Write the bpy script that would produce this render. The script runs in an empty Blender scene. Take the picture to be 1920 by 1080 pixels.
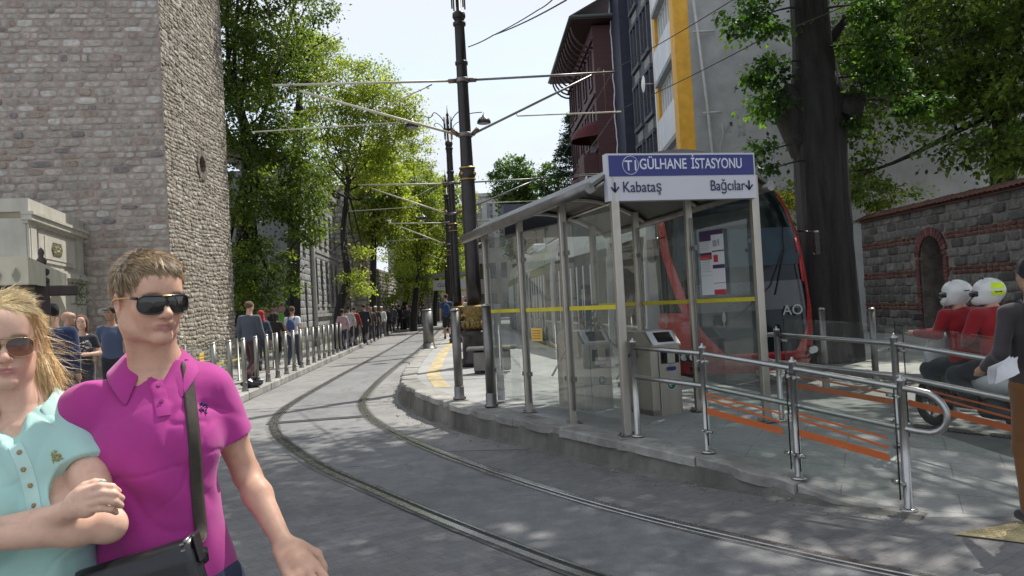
import bpy, math, random
import numpy as np
from mathutils import Vector, Matrix
R = math.radians
SC = bpy.context.scene
# ------------------------------------------------------------------ camera
CAMP, CAMR, CAMH, FPX = R(1.07), R(3.15), 1.65, 1500.0
_w = np.array([0, math.cos(CAMP), math.sin(CAMP)]); _u0 = np.array([0, -math.sin(CAMP), math.cos(CAMP)]); _r0 = np.array([1., 0, 0])
_r = math.cos(CAMR) * _r0 - math.sin(CAMR) * _u0; _u = math.sin(CAMR) * _r0 + math.cos(CAMR) * _u0
cam = bpy.data.objects.new('camera', bpy.data.cameras.new('camera'))
SC.collection.objects.link(cam)
cam.data.sensor_width = 36; cam.data.lens = 36 * FPX / 1920; cam.data.clip_start = .05; cam.data.clip_end = 3000
cam.matrix_world = Matrix(((_r[0], _u[0], -_w[0], 0), (_r[1], _u[1], -_w[1], 0), (_r[2], _u[2], -_w[2], CAMH), (0, 0, 0, 1)))
SC.camera = cam
# ------------------------------------------------------------------ sky + sun
SUN_AZ = math.atan2(.66, .75)            # from +Y towards +X
SUN_EL = R(57)
SKY_STRENGTH, SUN_STRENGTH, EXPOSURE = .15, 3.3, 0.80
world = bpy.data.worlds.new('World'); SC.world = world; world.use_nodes = True
wt = world.node_tree; wt.nodes.clear()
wo = wt.nodes.new('ShaderNodeOutputWorld'); bg = wt.nodes.new('ShaderNodeBackground'); sky = wt.nodes.new('ShaderNodeTexSky')
sky.sky_type = 'NISHITA'; sky.sun_disc = False; sky.sun_elevation = SUN_EL; sky.sun_rotation = SUN_AZ
sky.air_density = 1.0; sky.dust_density = 1.6; sky.ozone_density = 1.2
tc = wt.nodes.new('ShaderNodeTexCoord'); mp = wt.nodes.new('ShaderNodeMapping'); mp.inputs['Scale'].default_value = (1.4, 1.1, 4.5)
nz = wt.nodes.new('ShaderNodeTexNoise'); nz.inputs['Scale'].default_value = 1.7; nz.inputs['Detail'].default_value = 7; nz.inputs['Roughness'].default_value = .55
rp = wt.nodes.new('ShaderNodeValToRGB'); rp.color_ramp.elements[0].position = .36; rp.color_ramp.elements[1].position = .60
rp.color_ramp.elements[0].color = (.66, .66, .66, 1)
mx = wt.nodes.new('ShaderNodeMix'); mx.data_type = 'RGBA'; mx.inputs[7].default_value = (3.35, 3.55, 3.85, 1)
wt.links.new(tc.outputs['Generated'], mp.inputs[0]); wt.links.new(mp.outputs[0], nz.inputs[0]); wt.links.new(nz.outputs[0], rp.inputs[0])
wt.links.new(rp.outputs[0], mx.inputs[0]); wt.links.new(sky.outputs[0], mx.inputs[6]); wt.links.new(mx.outputs[2], bg.inputs[0])
bg.inputs[1].default_value = SKY_STRENGTH; wt.links.new(bg.outputs[0], wo.inputs[0])
sd = Vector((math.sin(SUN_AZ) * math.cos(SUN_EL), math.cos(SUN_AZ) * math.cos(SUN_EL), math.sin(SUN_EL)))
sl = bpy.data.lights.new('sun', 'SUN'); sl.energy = SUN_STRENGTH; sl.angle = R(.55); sl.color = (1, .955, .88)
so = bpy.data.objects.new('sun', sl); SC.collection.objects.link(so); so.rotation_euler = sd.to_track_quat('Z', 'Y').to_euler(); so.location = (20, 25, 40)
SC.view_settings.view_transform = 'Standard'; SC.view_settings.look = 'None'; SC.view_settings.exposure = EXPOSURE; SC.view_settings.gamma = 1
SC.cycles.max_bounces = 7; SC.cycles.diffuse_bounces = 3; SC.cycles.glossy_bounces = 3; SC.cycles.transmission_bounces = 4
SC.cycles.transparent_max_bounces = 24; SC.cycles.sample_clamp_indirect = 6; SC.cycles.caustics_reflective = False; SC.cycles.caustics_refractive = False
try: SC.cycles.use_denoising = True
except Exception: pass
rng = np.random.default_rng(7); random.seed(7)

def ray(px, py): return _w + _r * (px - 960) / FPX + _u * (540 - py) / FPX
def G(px, py, z=0.0):
    d = ray(px, py); t = (z - CAMH) / d[2]; return np.array([d[0] * t, d[1] * t, z])
def P(px, py, y):
    d = ray(px, py); t = y / d[1]; return np.array([d[0] * t, y, d[2] * t + CAMH])
# ------------------------------------------------------------------ materials
MATS = {}
def _new(name):
    m = bpy.data.materials.new(name); m.use_nodes = True; MATS[name] = m
    return m, m.node_tree, m.node_tree.nodes['Principled BSDF']
def N(t, kind, **kw):
    n = t.nodes.new(kind)
    for k, v in kw.items():
        if k.startswith('i_'):
            key = k[2:]; n.inputs[int(key) if key.isdigit() else key.replace('_', ' ')].default_value = v
        else: setattr(n, k, v)
    return n
def ramp(t, src, stops):
    r_ = N(t, 'ShaderNodeValToRGB'); e = r_.color_ramp.elements
    while len(e) < len(stops): e.new(.5)
    for i, (p, c) in enumerate(stops): e[i].position = p; e[i].color = (*c, 1) if len(c) == 3 else c
    t.links.new(src, r_.inputs[0]); return r_.outputs[0]
def mixc(t, f, a, b, mode='MIX'):
    m = N(t, 'ShaderNodeMix', data_type='RGBA', blend_type=mode)
    for i, v in ((0, f), (6, a), (7, b)):
        if isinstance(v, (int, float)): m.inputs[i].default_value = v
        elif isinstance(v, tuple): m.inputs[i].default_value = (*v, 1) if len(v) == 3 else v
        else: t.links.new(v, m.inputs[i])
    return m.outputs[2]
def noise(t, scale, detail=4, rough=.55, coord='Object', stretch=None, dist=0):
    tc = N(t, 'ShaderNodeTexCoord'); n = N(t, 'ShaderNodeTexNoise', i_Scale=scale, i_Detail=detail, i_Roughness=rough, i_Distortion=dist)
    src = tc.outputs[coord]
    if stretch:
        mp = N(t, 'ShaderNodeMapping'); mp.inputs['Scale'].default_value = stretch; t.links.new(src, mp.inputs[0]); src = mp.outputs[0]
    t.links.new(src, n.inputs[0]); return n.outputs[0]
def bump(t, bs, src, strength=.4, dist=.01, prev=None):
    b = N(t, 'ShaderNodeBump', i_Strength=strength, i_Distance=dist); t.links.new(src, b.inputs['Height'])
    if prev is not None: t.links.new(prev, b.inputs['Normal'])
    t.links.new(b.outputs[0], bs.inputs['Normal']); return b.outputs[0]
def mat(name, col, rough=.6, metal=0, var=.15, vs=6, bmp=0, bs_=40, bd=.004, spec=.5, coat=0, attr=False, stretch=None, dirt=0):
    if name in MATS: return MATS[name]
    m, t, b = _new(name); b.inputs['Roughness'].default_value = rough; b.inputs['Metallic'].default_value = metal
    b.inputs['Specular IOR Level'].default_value = spec
    if coat: b.inputs['Coat Weight'].default_value = coat; b.inputs['Coat Roughness'].default_value = .08
    n = noise(t, vs, 5, stretch=stretch)
    lo = tuple(c * (1 - var) for c in col); hi = tuple(min(1, c * (1 + var)) for c in col)
    c = ramp(t, n, [(.3, lo), (.7, hi)])
    if attr:
        a = N(t, 'ShaderNodeAttribute', attribute_name='col'); k = ramp(t, n, [(.3, (1 - var,) * 3), (.7, (1 + var,) * 3)])
        c = mixc(t, 1.0, a.outputs[0], k, 'MULTIPLY')
    if dirt:
        n2 = noise(t, 1.3, 6, .65); f = ramp(t, n2, [(.45, (0, 0, 0)), (.75, (1, 1, 1))])
        c = mixc(t, N_mul(t, f, dirt), c, tuple(x * .45 for x in col))
    t.links.new(c, b.inputs['Base Color'])
    r2 = N(t, 'ShaderNodeMapRange', i_3=max(0, rough - .12), i_4=min(1, rough + .12)); t.links.new(noise(t, vs * 2.3, 3), r2.inputs[0]); t.links.new(r2.outputs[0], b.inputs['Roughness'])
    if bmp: bump(t, b, noise(t, bs_, 5, .6, stretch=stretch), bmp, bd)
    return m
def N_mul(t, s, k):
    m = N(t, 'ShaderNodeMath', operation='MULTIPLY'); t.links.new(s, m.inputs[0]); m.inputs[1].default_value = k; return m.outputs[0]
def glassmat(name, tint=(.86, .93, .9), refl=1.0, dirty=.0):
    if name in MATS: return MATS[name]
    m, t, b = _new(name); t.nodes.remove(b); out = t.nodes['Material Output']
    tr = N(t, 'ShaderNodeBsdfTransparent'); tr.inputs[0].default_value = (*tint, 1)
    gl = N(t, 'ShaderNodeBsdfGlossy', i_Roughness=.015); gl.inputs[0].default_value = (1, 1, 1, 1)
    fr = N(t, 'ShaderNodeFresnel', i_IOR=1.45); ge = N(t, 'ShaderNodeNewGeometry'); inv = N(t, 'ShaderNodeMath', operation='SUBTRACT', i_0=1.0); t.links.new(ge.outputs['Backfacing'], inv.inputs[1]); mm = N(t, 'ShaderNodeMath', operation='MULTIPLY'); t.links.new(fr.outputs[0], mm.inputs[0]); t.links.new(inv.outputs[0], mm.inputs[1]); k = N_mul(t, mm.outputs[0], refl)
    mx = N(t, 'ShaderNodeMixShader'); t.links.new(k, mx.inputs[0]); t.links.new(tr.outputs[0], mx.inputs[1]); t.links.new(gl.outputs[0], mx.inputs[2])
    last = mx.outputs[0]
    if dirty:
        df = N(t, 'ShaderNodeBsdfDiffuse'); df.inputs[0].default_value = (.55, .55, .52, 1)
        n = ramp(t, noise(t, 3, 7, .7, stretch=(1, 1, .35)), [(.35, (dirty * .4,) * 3), (.75, (dirty,) * 3)])
        m2 = N(t, 'ShaderNodeMixShader'); t.links.new(n, m2.inputs[0]); t.links.new(last, m2.inputs[1]); t.links.new(df.outputs[0], m2.inputs[2]); last = m2.outputs[0]
    t.links.new(last, out.inputs[0]); return m
# ------------------------------------------------------------------ mesh builder
def tag(o, label=None, cat=None, group=None, kind=None):
    if label: o['label'] = label
    if cat: o['category'] = cat
    if group: o['group'] = group
    if kind: o['kind'] = kind
    return o
BASE = {}
def empty(name, loc, label, cat, group=None):
    o = bpy.data.objects.new(name, None); SC.collection.objects.link(o); o.location = loc; o.empty_display_size = .2
    BASE[o.name] = np.array(loc, float); return tag(o, label, cat, group)
class MB:
    def __init__(s): s.v = []; s.f = []; s.n = 0; s.c = []; s.smooth = []
    def add(s, v, f, col=None, smooth=False):
        v = np.asarray(v, float).reshape(-1, 3); s.v.append(v)
        s.f += [tuple(int(i) + s.n for i in q) for q in f]; s.smooth += [smooth] * len(f)
        s.c.append(np.tile(np.array(col if col is not None else (1, 1, 1), float)[:3], (len(v), 1)) if np.ndim(col) < 2 else np.asarray(col, float))
        s.n += len(v); return s
    def box(s, c, size, rz=0, M=None, col=None, bev=0):
        x, y, z = [k / 2 for k in size]
        if bev:
            b = min(bev, x * .9, y * .9, z * .9); V = []
            for sz in (-1, 1):
                for lay in ((0, 1) if sz < 0 else (1, 0)):
                    e = b if lay == 0 else 0; zz = sz * (z if lay == 0 else z - b)
                    for sx, sy in ((-1, -1), (1, -1), (1, 1), (-1, 1)):
                        if sx * sy > 0: V += [(sx * (x - e), sy * (y - b), zz), (sx * (x - b), sy * (y - e), zz)]
                        else: V += [(sx * (x - b), sy * (y - e), zz), (sx * (x - e), sy * (y - b), zz)]
            F = [tuple(range(7, -1, -1)), tuple(range(24, 32))]
            for L in range(3):
                for i in range(8): F.append((L * 8 + i, L * 8 + (i + 1) % 8, L * 8 + 8 + (i + 1) % 8, L * 8 + 8 + i))
            V = np.array(V)
        else:
            V = np.array([(i * x, j * y, k * z) for k in (-1, 1) for j in (-1, 1) for i in (-1, 1)])
            F = [(0, 2, 3, 1), (4, 5, 7, 6), (0, 1, 5, 4), (2, 6, 7, 3), (0, 4, 6, 2), (1, 3, 7, 5)]
        if M is not None: V = V @ np.array(M).T
        if rz: c_, s_ = math.cos(rz), math.sin(rz); V = V @ np.array([[c_, s_, 0], [-s_, c_, 0], [0, 0, 1]])
        return s.add(V + np.array(c), F, col)
    def tube(s, pts, r, n=8, cap=True, col=None, smooth=True):
        pts = np.asarray(pts, float); m = len(pts); r = np.full(m, r) if np.isscalar(r) else np.asarray(r, float)
        T = np.gradient(pts, axis=0); T /= np.linalg.norm(T, axis=1)[:, None] + 1e-12
        up = np.array([0, 0, 1.]) if abs(T[0][2]) < .9 else np.array([1., 0, 0])
        a = np.cross(T[0], up); a /= np.linalg.norm(a); V = []
        th = np.arange(n) * 2 * math.pi / n
        for i in range(m):
            a = a - T[i] * (a @ T[i]); a /= np.linalg.norm(a) + 1e-12; b = np.cross(T[i], a)
            V.append(pts[i] + r[i] * (np.cos(th)[:, None] * a + np.sin(th)[:, None] * b))
        F = [(i * n + j, i * n + (j + 1) % n, (i + 1) * n + (j + 1) % n, (i + 1) * n + j) for i in range(m - 1) for j in range(n)]
        s.add(np.concatenate(V), F, col, smooth)
        if cap: s.n -= 0; base = s.n - m * n; s.f += [tuple(base + j for j in range(n - 1, -1, -1)), tuple(base + (m - 1) * n + j for j in range(n))]; s.smooth += [False, False]
        return s
    def lathe(s, prof, c=(0, 0, 0), n=16, col=None, smooth=True, lean=None):
        th = np.arange(n) * 2 * math.pi / n; V = []
        for (r, z) in prof: V.append(np.stack([r * np.cos(th) + c[0], r * np.sin(th) + c[1], np.full(n, z + c[2])], 1))
        m = len(prof)
        F = [(i * n + j, i * n + (j + 1) % n, (i + 1) * n + (j + 1) % n, (i + 1) * n + j) for i in range(m - 1) for j in range(n)]
        F += [tuple(range(n - 1, -1, -1)), tuple((m - 1) * n + j for j in range(n))]
        s.add(np.concatenate(V), F, col, smooth); s.smooth[-2:] = [False, False]; return s
    def prism(s, poly, z0, z1, col=None):
        poly = np.asarray(poly, float); n = len(poly)
        V = np.concatenate([np.c_[poly, np.full(n, z0)], np.c_[poly, np.full(n, z1)]])
        F = [tuple(range(n - 1, -1, -1)), tuple(range(n, 2 * n))] + [(i, (i + 1) % n, n + (i + 1) % n, n + i) for i in range(n)]
        return s.add(V, F, col)
    def plate(s, pts, t, col=None):     # polygon in space given thickness t along its normal
        pts = np.asarray(pts, float); nn = np.cross(pts[1] - pts[0], pts[2] - pts[0]); nn /= np.linalg.norm(nn); n = len(pts)
        V = np.concatenate([pts, pts + nn * t]); F = [tuple(range(n - 1, -1, -1)), tuple(range(n, 2 * n))] + [(i, (i + 1) % n, n + (i + 1) % n, n + i) for i in range(n)]
        return s.add(V, F, col)
    def grid(s, V, closed=False, col=None, smooth=True):   # V: (m, n, 3)
        V = np.asarray(V, float); m, n = V.shape[:2]; w = n if closed else n - 1
        F = [(i * n + j, i * n + (j + 1) % n, (i + 1) * n + (j + 1) % n, (i + 1) * n + j) for i in range(m - 1) for j in range(w)]
        return s.add(V.reshape(-1, 3), F, col, smooth)
    def build(s, name, m, parent=None, attr=False, label=None):
        V = np.concatenate(s.v); base = np.zeros(3)
        if parent is not None: base = BASE[parent.name]
        me = bpy.data.meshes.new(name); me.from_pydata((V - base).tolist(), [], s.f)
        me.polygons.foreach_set('use_smooth', s.smooth)
        if attr:
            ca = me.color_attributes.new('col', 'FLOAT_COLOR', 'POINT'); C = np.concatenate(s.c); ca.data.foreach_set('color', np.c_[C, np.ones(len(C))].ravel().astype(np.float32))
        me.materials.append(MATS[m] if isinstance(m, str) else m); me.update()
        o = bpy.data.objects.new(name, me); SC.collection.objects.link(o)
        if parent is not None: o.parent = parent
        BASE[o.name] = base
        if label: o['label'] = label
        return o
def tri_mesh(name, V, F, m, parent=None, col=None, smooth=True, n=4):
    """fast mesh from numpy arrays; all faces with n corners"""
    base = BASE[parent.name] if parent is not None else np.zeros(3)
    me = bpy.data.meshes.new(name); F = np.asarray(F, np.int32); V = np.asarray(V, float) - base
    me.vertices.add(len(V)); me.vertices.foreach_set('co', V.astype(np.float32).ravel())
    me.loops.add(F.size); me.loops.foreach_set('vertex_index', F.ravel())
    me.polygons.add(len(F)); me.polygons.foreach_set('loop_start', np.arange(0, F.size, n, dtype=np.int32)); me.polygons.foreach_set('loop_total', np.full(len(F), n, np.int32))
    me.polygons.foreach_set('use_smooth', np.full(len(F), smooth))
    if col is not None:
        ca = me.color_attributes.new('col', 'FLOAT_COLOR', 'POINT'); ca.data.foreach_set('color', np.c_[col, np.ones(len(col))].ravel().astype(np.float32))
    me.materials.append(MATS[m] if isinstance(m, str) else m); me.update(calc_edges=True); me.validate()
    o = bpy.data.objects.new(name, me); SC.collection.objects.link(o)
    if parent is not None: o.parent = parent
    BASE[o.name] = base; return o
def dup(o, loc=None, rz=None, parent=None, label=None):
    c = o.copy(); SC.collection.objects.link(c); BASE[c.name] = BASE.get(o.name, np.zeros(3))
    if parent is not None: c.parent = parent
    if loc is not None: c.location = loc
    if rz is not None: c.rotation_euler = (0, 0, rz)
    for ch in [k for k in KIDS.get(o.name, [])]: dup(ch, parent=c)
    if label: c['label'] = label
    return c
class _Kids(dict):
    def get(s, name, d=None): return [o for o in SC.objects if o.parent and o.parent.name == name]
KIDS = _Kids()
def text(body, name, size, o, ux, uz, m, parent, align='LEFT', ext=.0015, sx=1.0, off=0, width=None):
    """lettering in the plane spanned by ux (reading direction) and uz (up); o = baseline start"""
    cu = bpy.data.curves.new(name, 'FONT'); cu.body = body; cu.size = size; cu.extrude = ext; cu.align_x = align; cu.offset = off
    ob = bpy.data.objects.new(name, cu); SC.collection.objects.link(ob); cu.materials.append(MATS[m])
    ux = np.array(ux, float) / np.linalg.norm(ux); uz = np.array(uz, float); uz = uz - ux * (ux @ uz); uz /= np.linalg.norm(uz); n = np.cross(ux, uz)
    p = np.array(o, float) - (BASE[parent.name] if parent is not None else 0)
    ob.matrix_world = Matrix(((ux[0] * sx, uz[0], n[0], p[0]), (ux[1] * sx, uz[1], n[1], p[1]), (ux[2] * sx, uz[2], n[2], p[2]), (0, 0, 0, 1)))
    bpy.context.view_layer.update(); me = bpy.data.meshes.new_from_object(ob.evaluated_get(bpy.context.evaluated_depsgraph_get())); me.name = name
    if width:
        xs = [v.co.x for v in me.vertices]; x0 = min(xs); k = width / (max(xs) - x0)
        for v in me.vertices: v.co.x = (v.co.x - x0) * k
    mw = ob.matrix_world.copy()
    bpy.data.objects.remove(ob); me.transform(mw); me.materials.clear(); me.materials.append(MATS[m]); o2 = bpy.data.objects.new(name, me); SC.collection.objects.link(o2); o2.parent = parent; BASE[o2.name] = BASE[parent.name]
    return o2
def spline(pts, n):
    pts = np.asarray(pts, float); P_ = np.vstack([2 * pts[0] - pts[1], pts, 2 * pts[-1] - pts[-2]]); out = []
    segs = len(pts) - 1
    for q in np.linspace(0, segs, n):
        i = min(int(q), segs - 1); t = q - i; a, b, c, d = P_[i:i + 4]
        out.append(.5 * (2 * b + (c - a) * t + (2 * a - 5 * b + 4 * c - d) * t * t + (3 * b - a - 3 * c + d) * t ** 3))
    return np.array(out)
def resample(pts, step):
    pts = np.asarray(pts, float); d = np.r_[0, np.cumsum(np.linalg.norm(np.diff(pts, axis=0), axis=1))]; q = np.arange(0, d[-1], step)
    return np.stack([np.interp(q, d, pts[:, k]) for k in range(pts.shape[1])], 1)
def unit(v): v = np.asarray(v, float); return v / (np.linalg.norm(v) + 1e-12)
# ------------------------------------------------------------------ environment materials
def road_mat(name, col, setts=0.0, cracks=.5):
    m, t, b = _new(name); b.inputs['Roughness'].default_value = .8
    n1 = noise(t, .45, 6, .6); n2 = noise(t, 5, 6, .7); n3 = noise(t, 90, 3, .8)
    c = ramp(t, n1, [(.3, tuple(x * .78 for x in col)), (.7, tuple(x * 1.2 for x in col))])
    c = mixc(t, .55, c, ramp(t, n2, [(.35, (.7, .7, .72)), (.65, (1.2, 1.18, 1.15))]), 'MULTIPLY')
    c = mixc(t, .6, c, ramp(t, n3, [(.3, (.6, .6, .6)), (.7, (1.45, 1.45, 1.4))]), 'MULTIPLY')
    st_ = ramp(t, noise(t, .9, 5, .7, dist=.6), [(.50, (1, 1, 1)), (.56, (.80, .80, .82)), (.66, (.74, .74, .76))]); c = mixc(t, .8, c, st_, 'MULTIPLY'); sp_ = ramp(t, noise(t, 7, 3, .5), [(.70, (0, 0, 0)), (.76, (1, 1, 1))]); c = mixc(t, N_mul(t, sp_, .35), c, (.34, .33, .31))
    tc = N(t, 'ShaderNodeTexCoord'); vo = N(t, 'ShaderNodeTexVoronoi', feature='DISTANCE_TO_EDGE', i_Scale=.42)
    ad = N(t, 'ShaderNodeVectorMath', operation='ADD'); nn = N(t, 'ShaderNodeTexNoise', i_Scale=2.5, i_Detail=6)
    t.links.new(tc.outputs['Object'], nn.inputs[0]); sc = N(t, 'ShaderNodeVectorMath', operation='SCALE'); sc.inputs['Scale'].default_value = .5
    t.links.new(nn.outputs[1], sc.inputs[0]); t.links.new(tc.outputs['Object'], ad.inputs[0]); t.links.new(sc.outputs[0], ad.inputs[1]); t.links.new(ad.outputs[0], vo.inputs[0])
    ck = ramp(t, vo.outputs[0], [(.0, (1, 1, 1)), (.007, (0, 0, 0))]); gate = ramp(t, n1, [(.5, (0, 0, 0)), (.6, (1, 1, 1))])
    mk = mixc(t, 1.0, ck, gate, 'MULTIPLY')
    c = mixc(t, N_mul(t, mk, cracks), c, tuple(x * .25 for x in col))
    bh = n3
    if setts:
        br = N(t, 'ShaderNodeTexBrick', offset=.5, i_Scale=1, i_Mortar_Size=.006, i_Mortar_Smooth=.5, i_Brick_Width=.15, i_Row_Height=.095)
        br.inputs['Color1'].default_value = (1.05, 1.05, 1.05, 1); br.inputs['Color2'].default_value = (.82, .82, .84, 1); br.inputs['Mortar'].default_value = (.62, .62, .62, 1)
        mp = N(t, 'ShaderNodeMapping'); mp.inputs['Rotation'].default_value = (0, 0, R(-38)); sc2 = N(t, 'ShaderNodeVectorMath', operation='SCALE'); sc2.inputs['Scale'].default_value = .05
        nn2 = N(t, 'ShaderNodeTexNoise', i_Scale=.8, i_Detail=2); t.links.new(tc.outputs['Object'], nn2.inputs[0]); t.links.new(nn2.outputs[1], sc2.inputs[0])
        ad2 = N(t, 'ShaderNodeVectorMath', operation='ADD'); t.links.new(tc.outputs['Object'], ad2.inputs[0]); t.links.new(sc2.outputs[0], ad2.inputs[1])
        t.links.new(ad2.outputs[0], mp.inputs[0]); t.links.new(mp.outputs[0], br.inputs[0])
        c = mixc(t, setts, c, br.outputs[0], 'MULTIPLY')
        b1 = bump(t, b, br.outputs[0], .5, .008); bump(t, b, n3, .4, .004, b1)
    else: bump(t, b, n3, .35, .004)
    t.links.new(c, b.inputs['Base Color']); return m
road_mat('setts', (.195, .19, .19), .5, .3)
road_mat('asphalt', (.235, .228, .225), 0, .8)
road_mat('asphalt_patch', (.19, .19, .195), 0, .9)
def tile_mat(name, col, w, h, rot=0, mort=.006, k=.6):
    m, t, b = _new(name); b.inputs['Roughness'].default_value = .7
    tc = N(t, 'ShaderNodeTexCoord'); mp = N(t, 'ShaderNodeMapping'); mp.inputs['Rotation'].default_value = (0, 0, rot)
    br = N(t, 'ShaderNodeTexBrick', offset=.5, i_Scale=1, i_Mortar_Size=mort, i_Brick_Width=w, i_Row_Height=h)
    br.inputs['Color1'].default_value = (1, 1, 1, 1); br.inputs['Color2'].default_value = (.84, .85, .86, 1); br.inputs['Mortar'].default_value = (.4, .4, .4, 1)
    t.links.new(tc.outputs['Object'], mp.inputs[0]); t.links.new(mp.outputs[0], br.inputs[0])
    c = ramp(t, noise(t, 1.1, 7, .65), [(.3, tuple(x * .72 for x in col)), (.7, tuple(x * 1.15 for x in col))])
    c = mixc(t, .5, c, ramp(t, noise(t, 26, 4, .7), [(.35, (.75,) * 3), (.65, (1.2,) * 3)]), 'MULTIPLY')
    c = mixc(t, k, c, br.outputs[0], 'MULTIPLY'); t.links.new(c, b.inputs['Base Color'])
    bump(t, b, br.outputs[0], .3, .004); return m
tile_mat('platform_tiles', (.34, .34, .33), .8, .4, R(25))
tile_mat('pavement_tiles', (.35, .34, .32), .5, .5, R(4))
mat('kerb_stone', (.33, .325, .305), .85, var=.3, vs=3, bmp=.8, bs_=22, bd=.012, dirt=.8)
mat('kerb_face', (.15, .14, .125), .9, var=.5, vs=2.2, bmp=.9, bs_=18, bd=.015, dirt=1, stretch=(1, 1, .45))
mat('rail_steel', (.42, .41, .40), .28, 1, var=.2, vs=12)
mat('rail_side', (.13, .12, .115), .7, .4, var=.35, vs=9)
mat('groove', (.03, .03, .032), .8)
mat('stone', (.3, .3, .3), .9, attr=True, var=.28, vs=9, bmp=1.0, bs_=26, bd=.014)
mat('stone_rough', (.3, .3, .3), .92, attr=True, var=.35, vs=7, bmp=1.0, bs_=18, bd=.03)
mat('mortar_red', (.34, .275, .245), .95, var=.3, vs=3, bmp=.8, bs_=35, bd=.01)
mat('mortar_dark', (.21, .19, .165), .95, var=.4, vs=5, bmp=1, bs_=20, bd=.03)
mat('deep_shade', (.012, .012, .012), .9)  # near-black colour standing in for the shade deep inside openings
mat('yellow_tactile', (.44, .36, .20), .8, var=.35, vs=5, dirt=.6, bmp=.3, bs_=60)
# ------------------------------------------------------------------ curves of the place
RAIL_R = np.array([(3.9, 2.9), (3.0, 3.65), (2.13, 4.53), (1.67, 5.05), (.86, 6.07), (.1, 7.24), (-.74, 8.77), (-1.48, 10.32), (-2.18, 12.1), (-2.68, 13.9), (-2.93, 15.6), (-3.22, 19.3), (-3.5, 25), (-3.8, 32), (-4.6, 45), (-5.9, 66), (-7.6, 90), (-10, 130)])
RAIL_L = np.array([(2.3, 2.55), (1.2, 3.72), (.36, 4.75), (-.1, 5.38), (-.77, 6.37), (-1.36, 7.3), (-2.13, 8.53), (-2.86, 9.95), (-3.52, 11.45), (-3.98, 13.1), (-4.27, 15.4), (-4.62, 20.8), (-4.86, 25.6), (-5.15, 31), (-5.98, 45), (-7.3, 66), (-9.0, 90), (-11.4, 130)])
KERB = np.array([(2.78, 5.60, .0), (2.43, 5.95, .04), (2.09, 6.35, .11), (1.53, 6.99, .205), (1.02, 7.69, .25), (.2, 8.99, .28), (-.72, 10.53, .31), (-1.42, 12.2, .335), (-1.95, 13.9, .35), (-2.2, 15.3, .35), (-2.38, 17.2, .35), (-2.58, 20, .35), (-2.85, 25, .35), (-3.1, 32, .35), (-3.9, 45, .35), (-5.2, 66, .35)])
BACK = np.array([(4.55, 5.3), (4.35, 6.0), (4.15, 6.8), (3.9, 7.8), (3.62, 8.9), (3.35, 10.0), (3.0, 11.3), (2.72, 12.4), (2.5, 13.6), (2.38, 15.3), (2.05, 17.2), (1.35, 19.8), (.75, 25), (.2, 32), (-.9, 45), (-2.3, 66)])
def kerb_left(y): return -5.47 - .079 * (y - 16.3)
# ground
g = MB(); g.add([(-400, -60, 0), (400, -60, 0), (400, 900, 0), (-400, 900, 0)], [(0, 1, 2, 3)])
tag(g.build('road', 'setts'), kind='structure')
# asphalt carriageway beyond the setts
ys = np.linspace(9.3, 200, 60); L_ = np.c_[[kerb_left(y) for y in ys], ys]
ky = spline(KERB[:, :2], 120); fx = lambda y: np.interp(y, ky[:, 1], ky[:, 0])
g = MB(); Rr = np.c_[[min(fx(y), 99) + .05 if y < 66 else -5.2 - .08 * (y - 66) + 4 for y in ys], ys]
jit = np.zeros(60); V = np.stack([np.c_[L_[:, 0] + .1, ys, np.full(60, .004)], np.c_[Rr, np.full(60, .004)]], 1)
V[0, :, 1] += [.5, -.3]; V[0, 1, 0] = .1; g.grid(V, smooth=False); tag(g.build('carriageway_surface', 'asphalt'), kind='structure')
rr, rl = spline(RAIL_R, 240), spline(RAIL_L, 240)
yy = np.concatenate([np.linspace(3.0, 16, 70), np.linspace(16.5, 130, 60)])
def bothsides(a, b, ext):
    d = unit2(b - a); return a - d * ext, b + d * ext
def unit2(v): return v / np.linalg.norm(v, axis=-1, keepdims=True)
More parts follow.
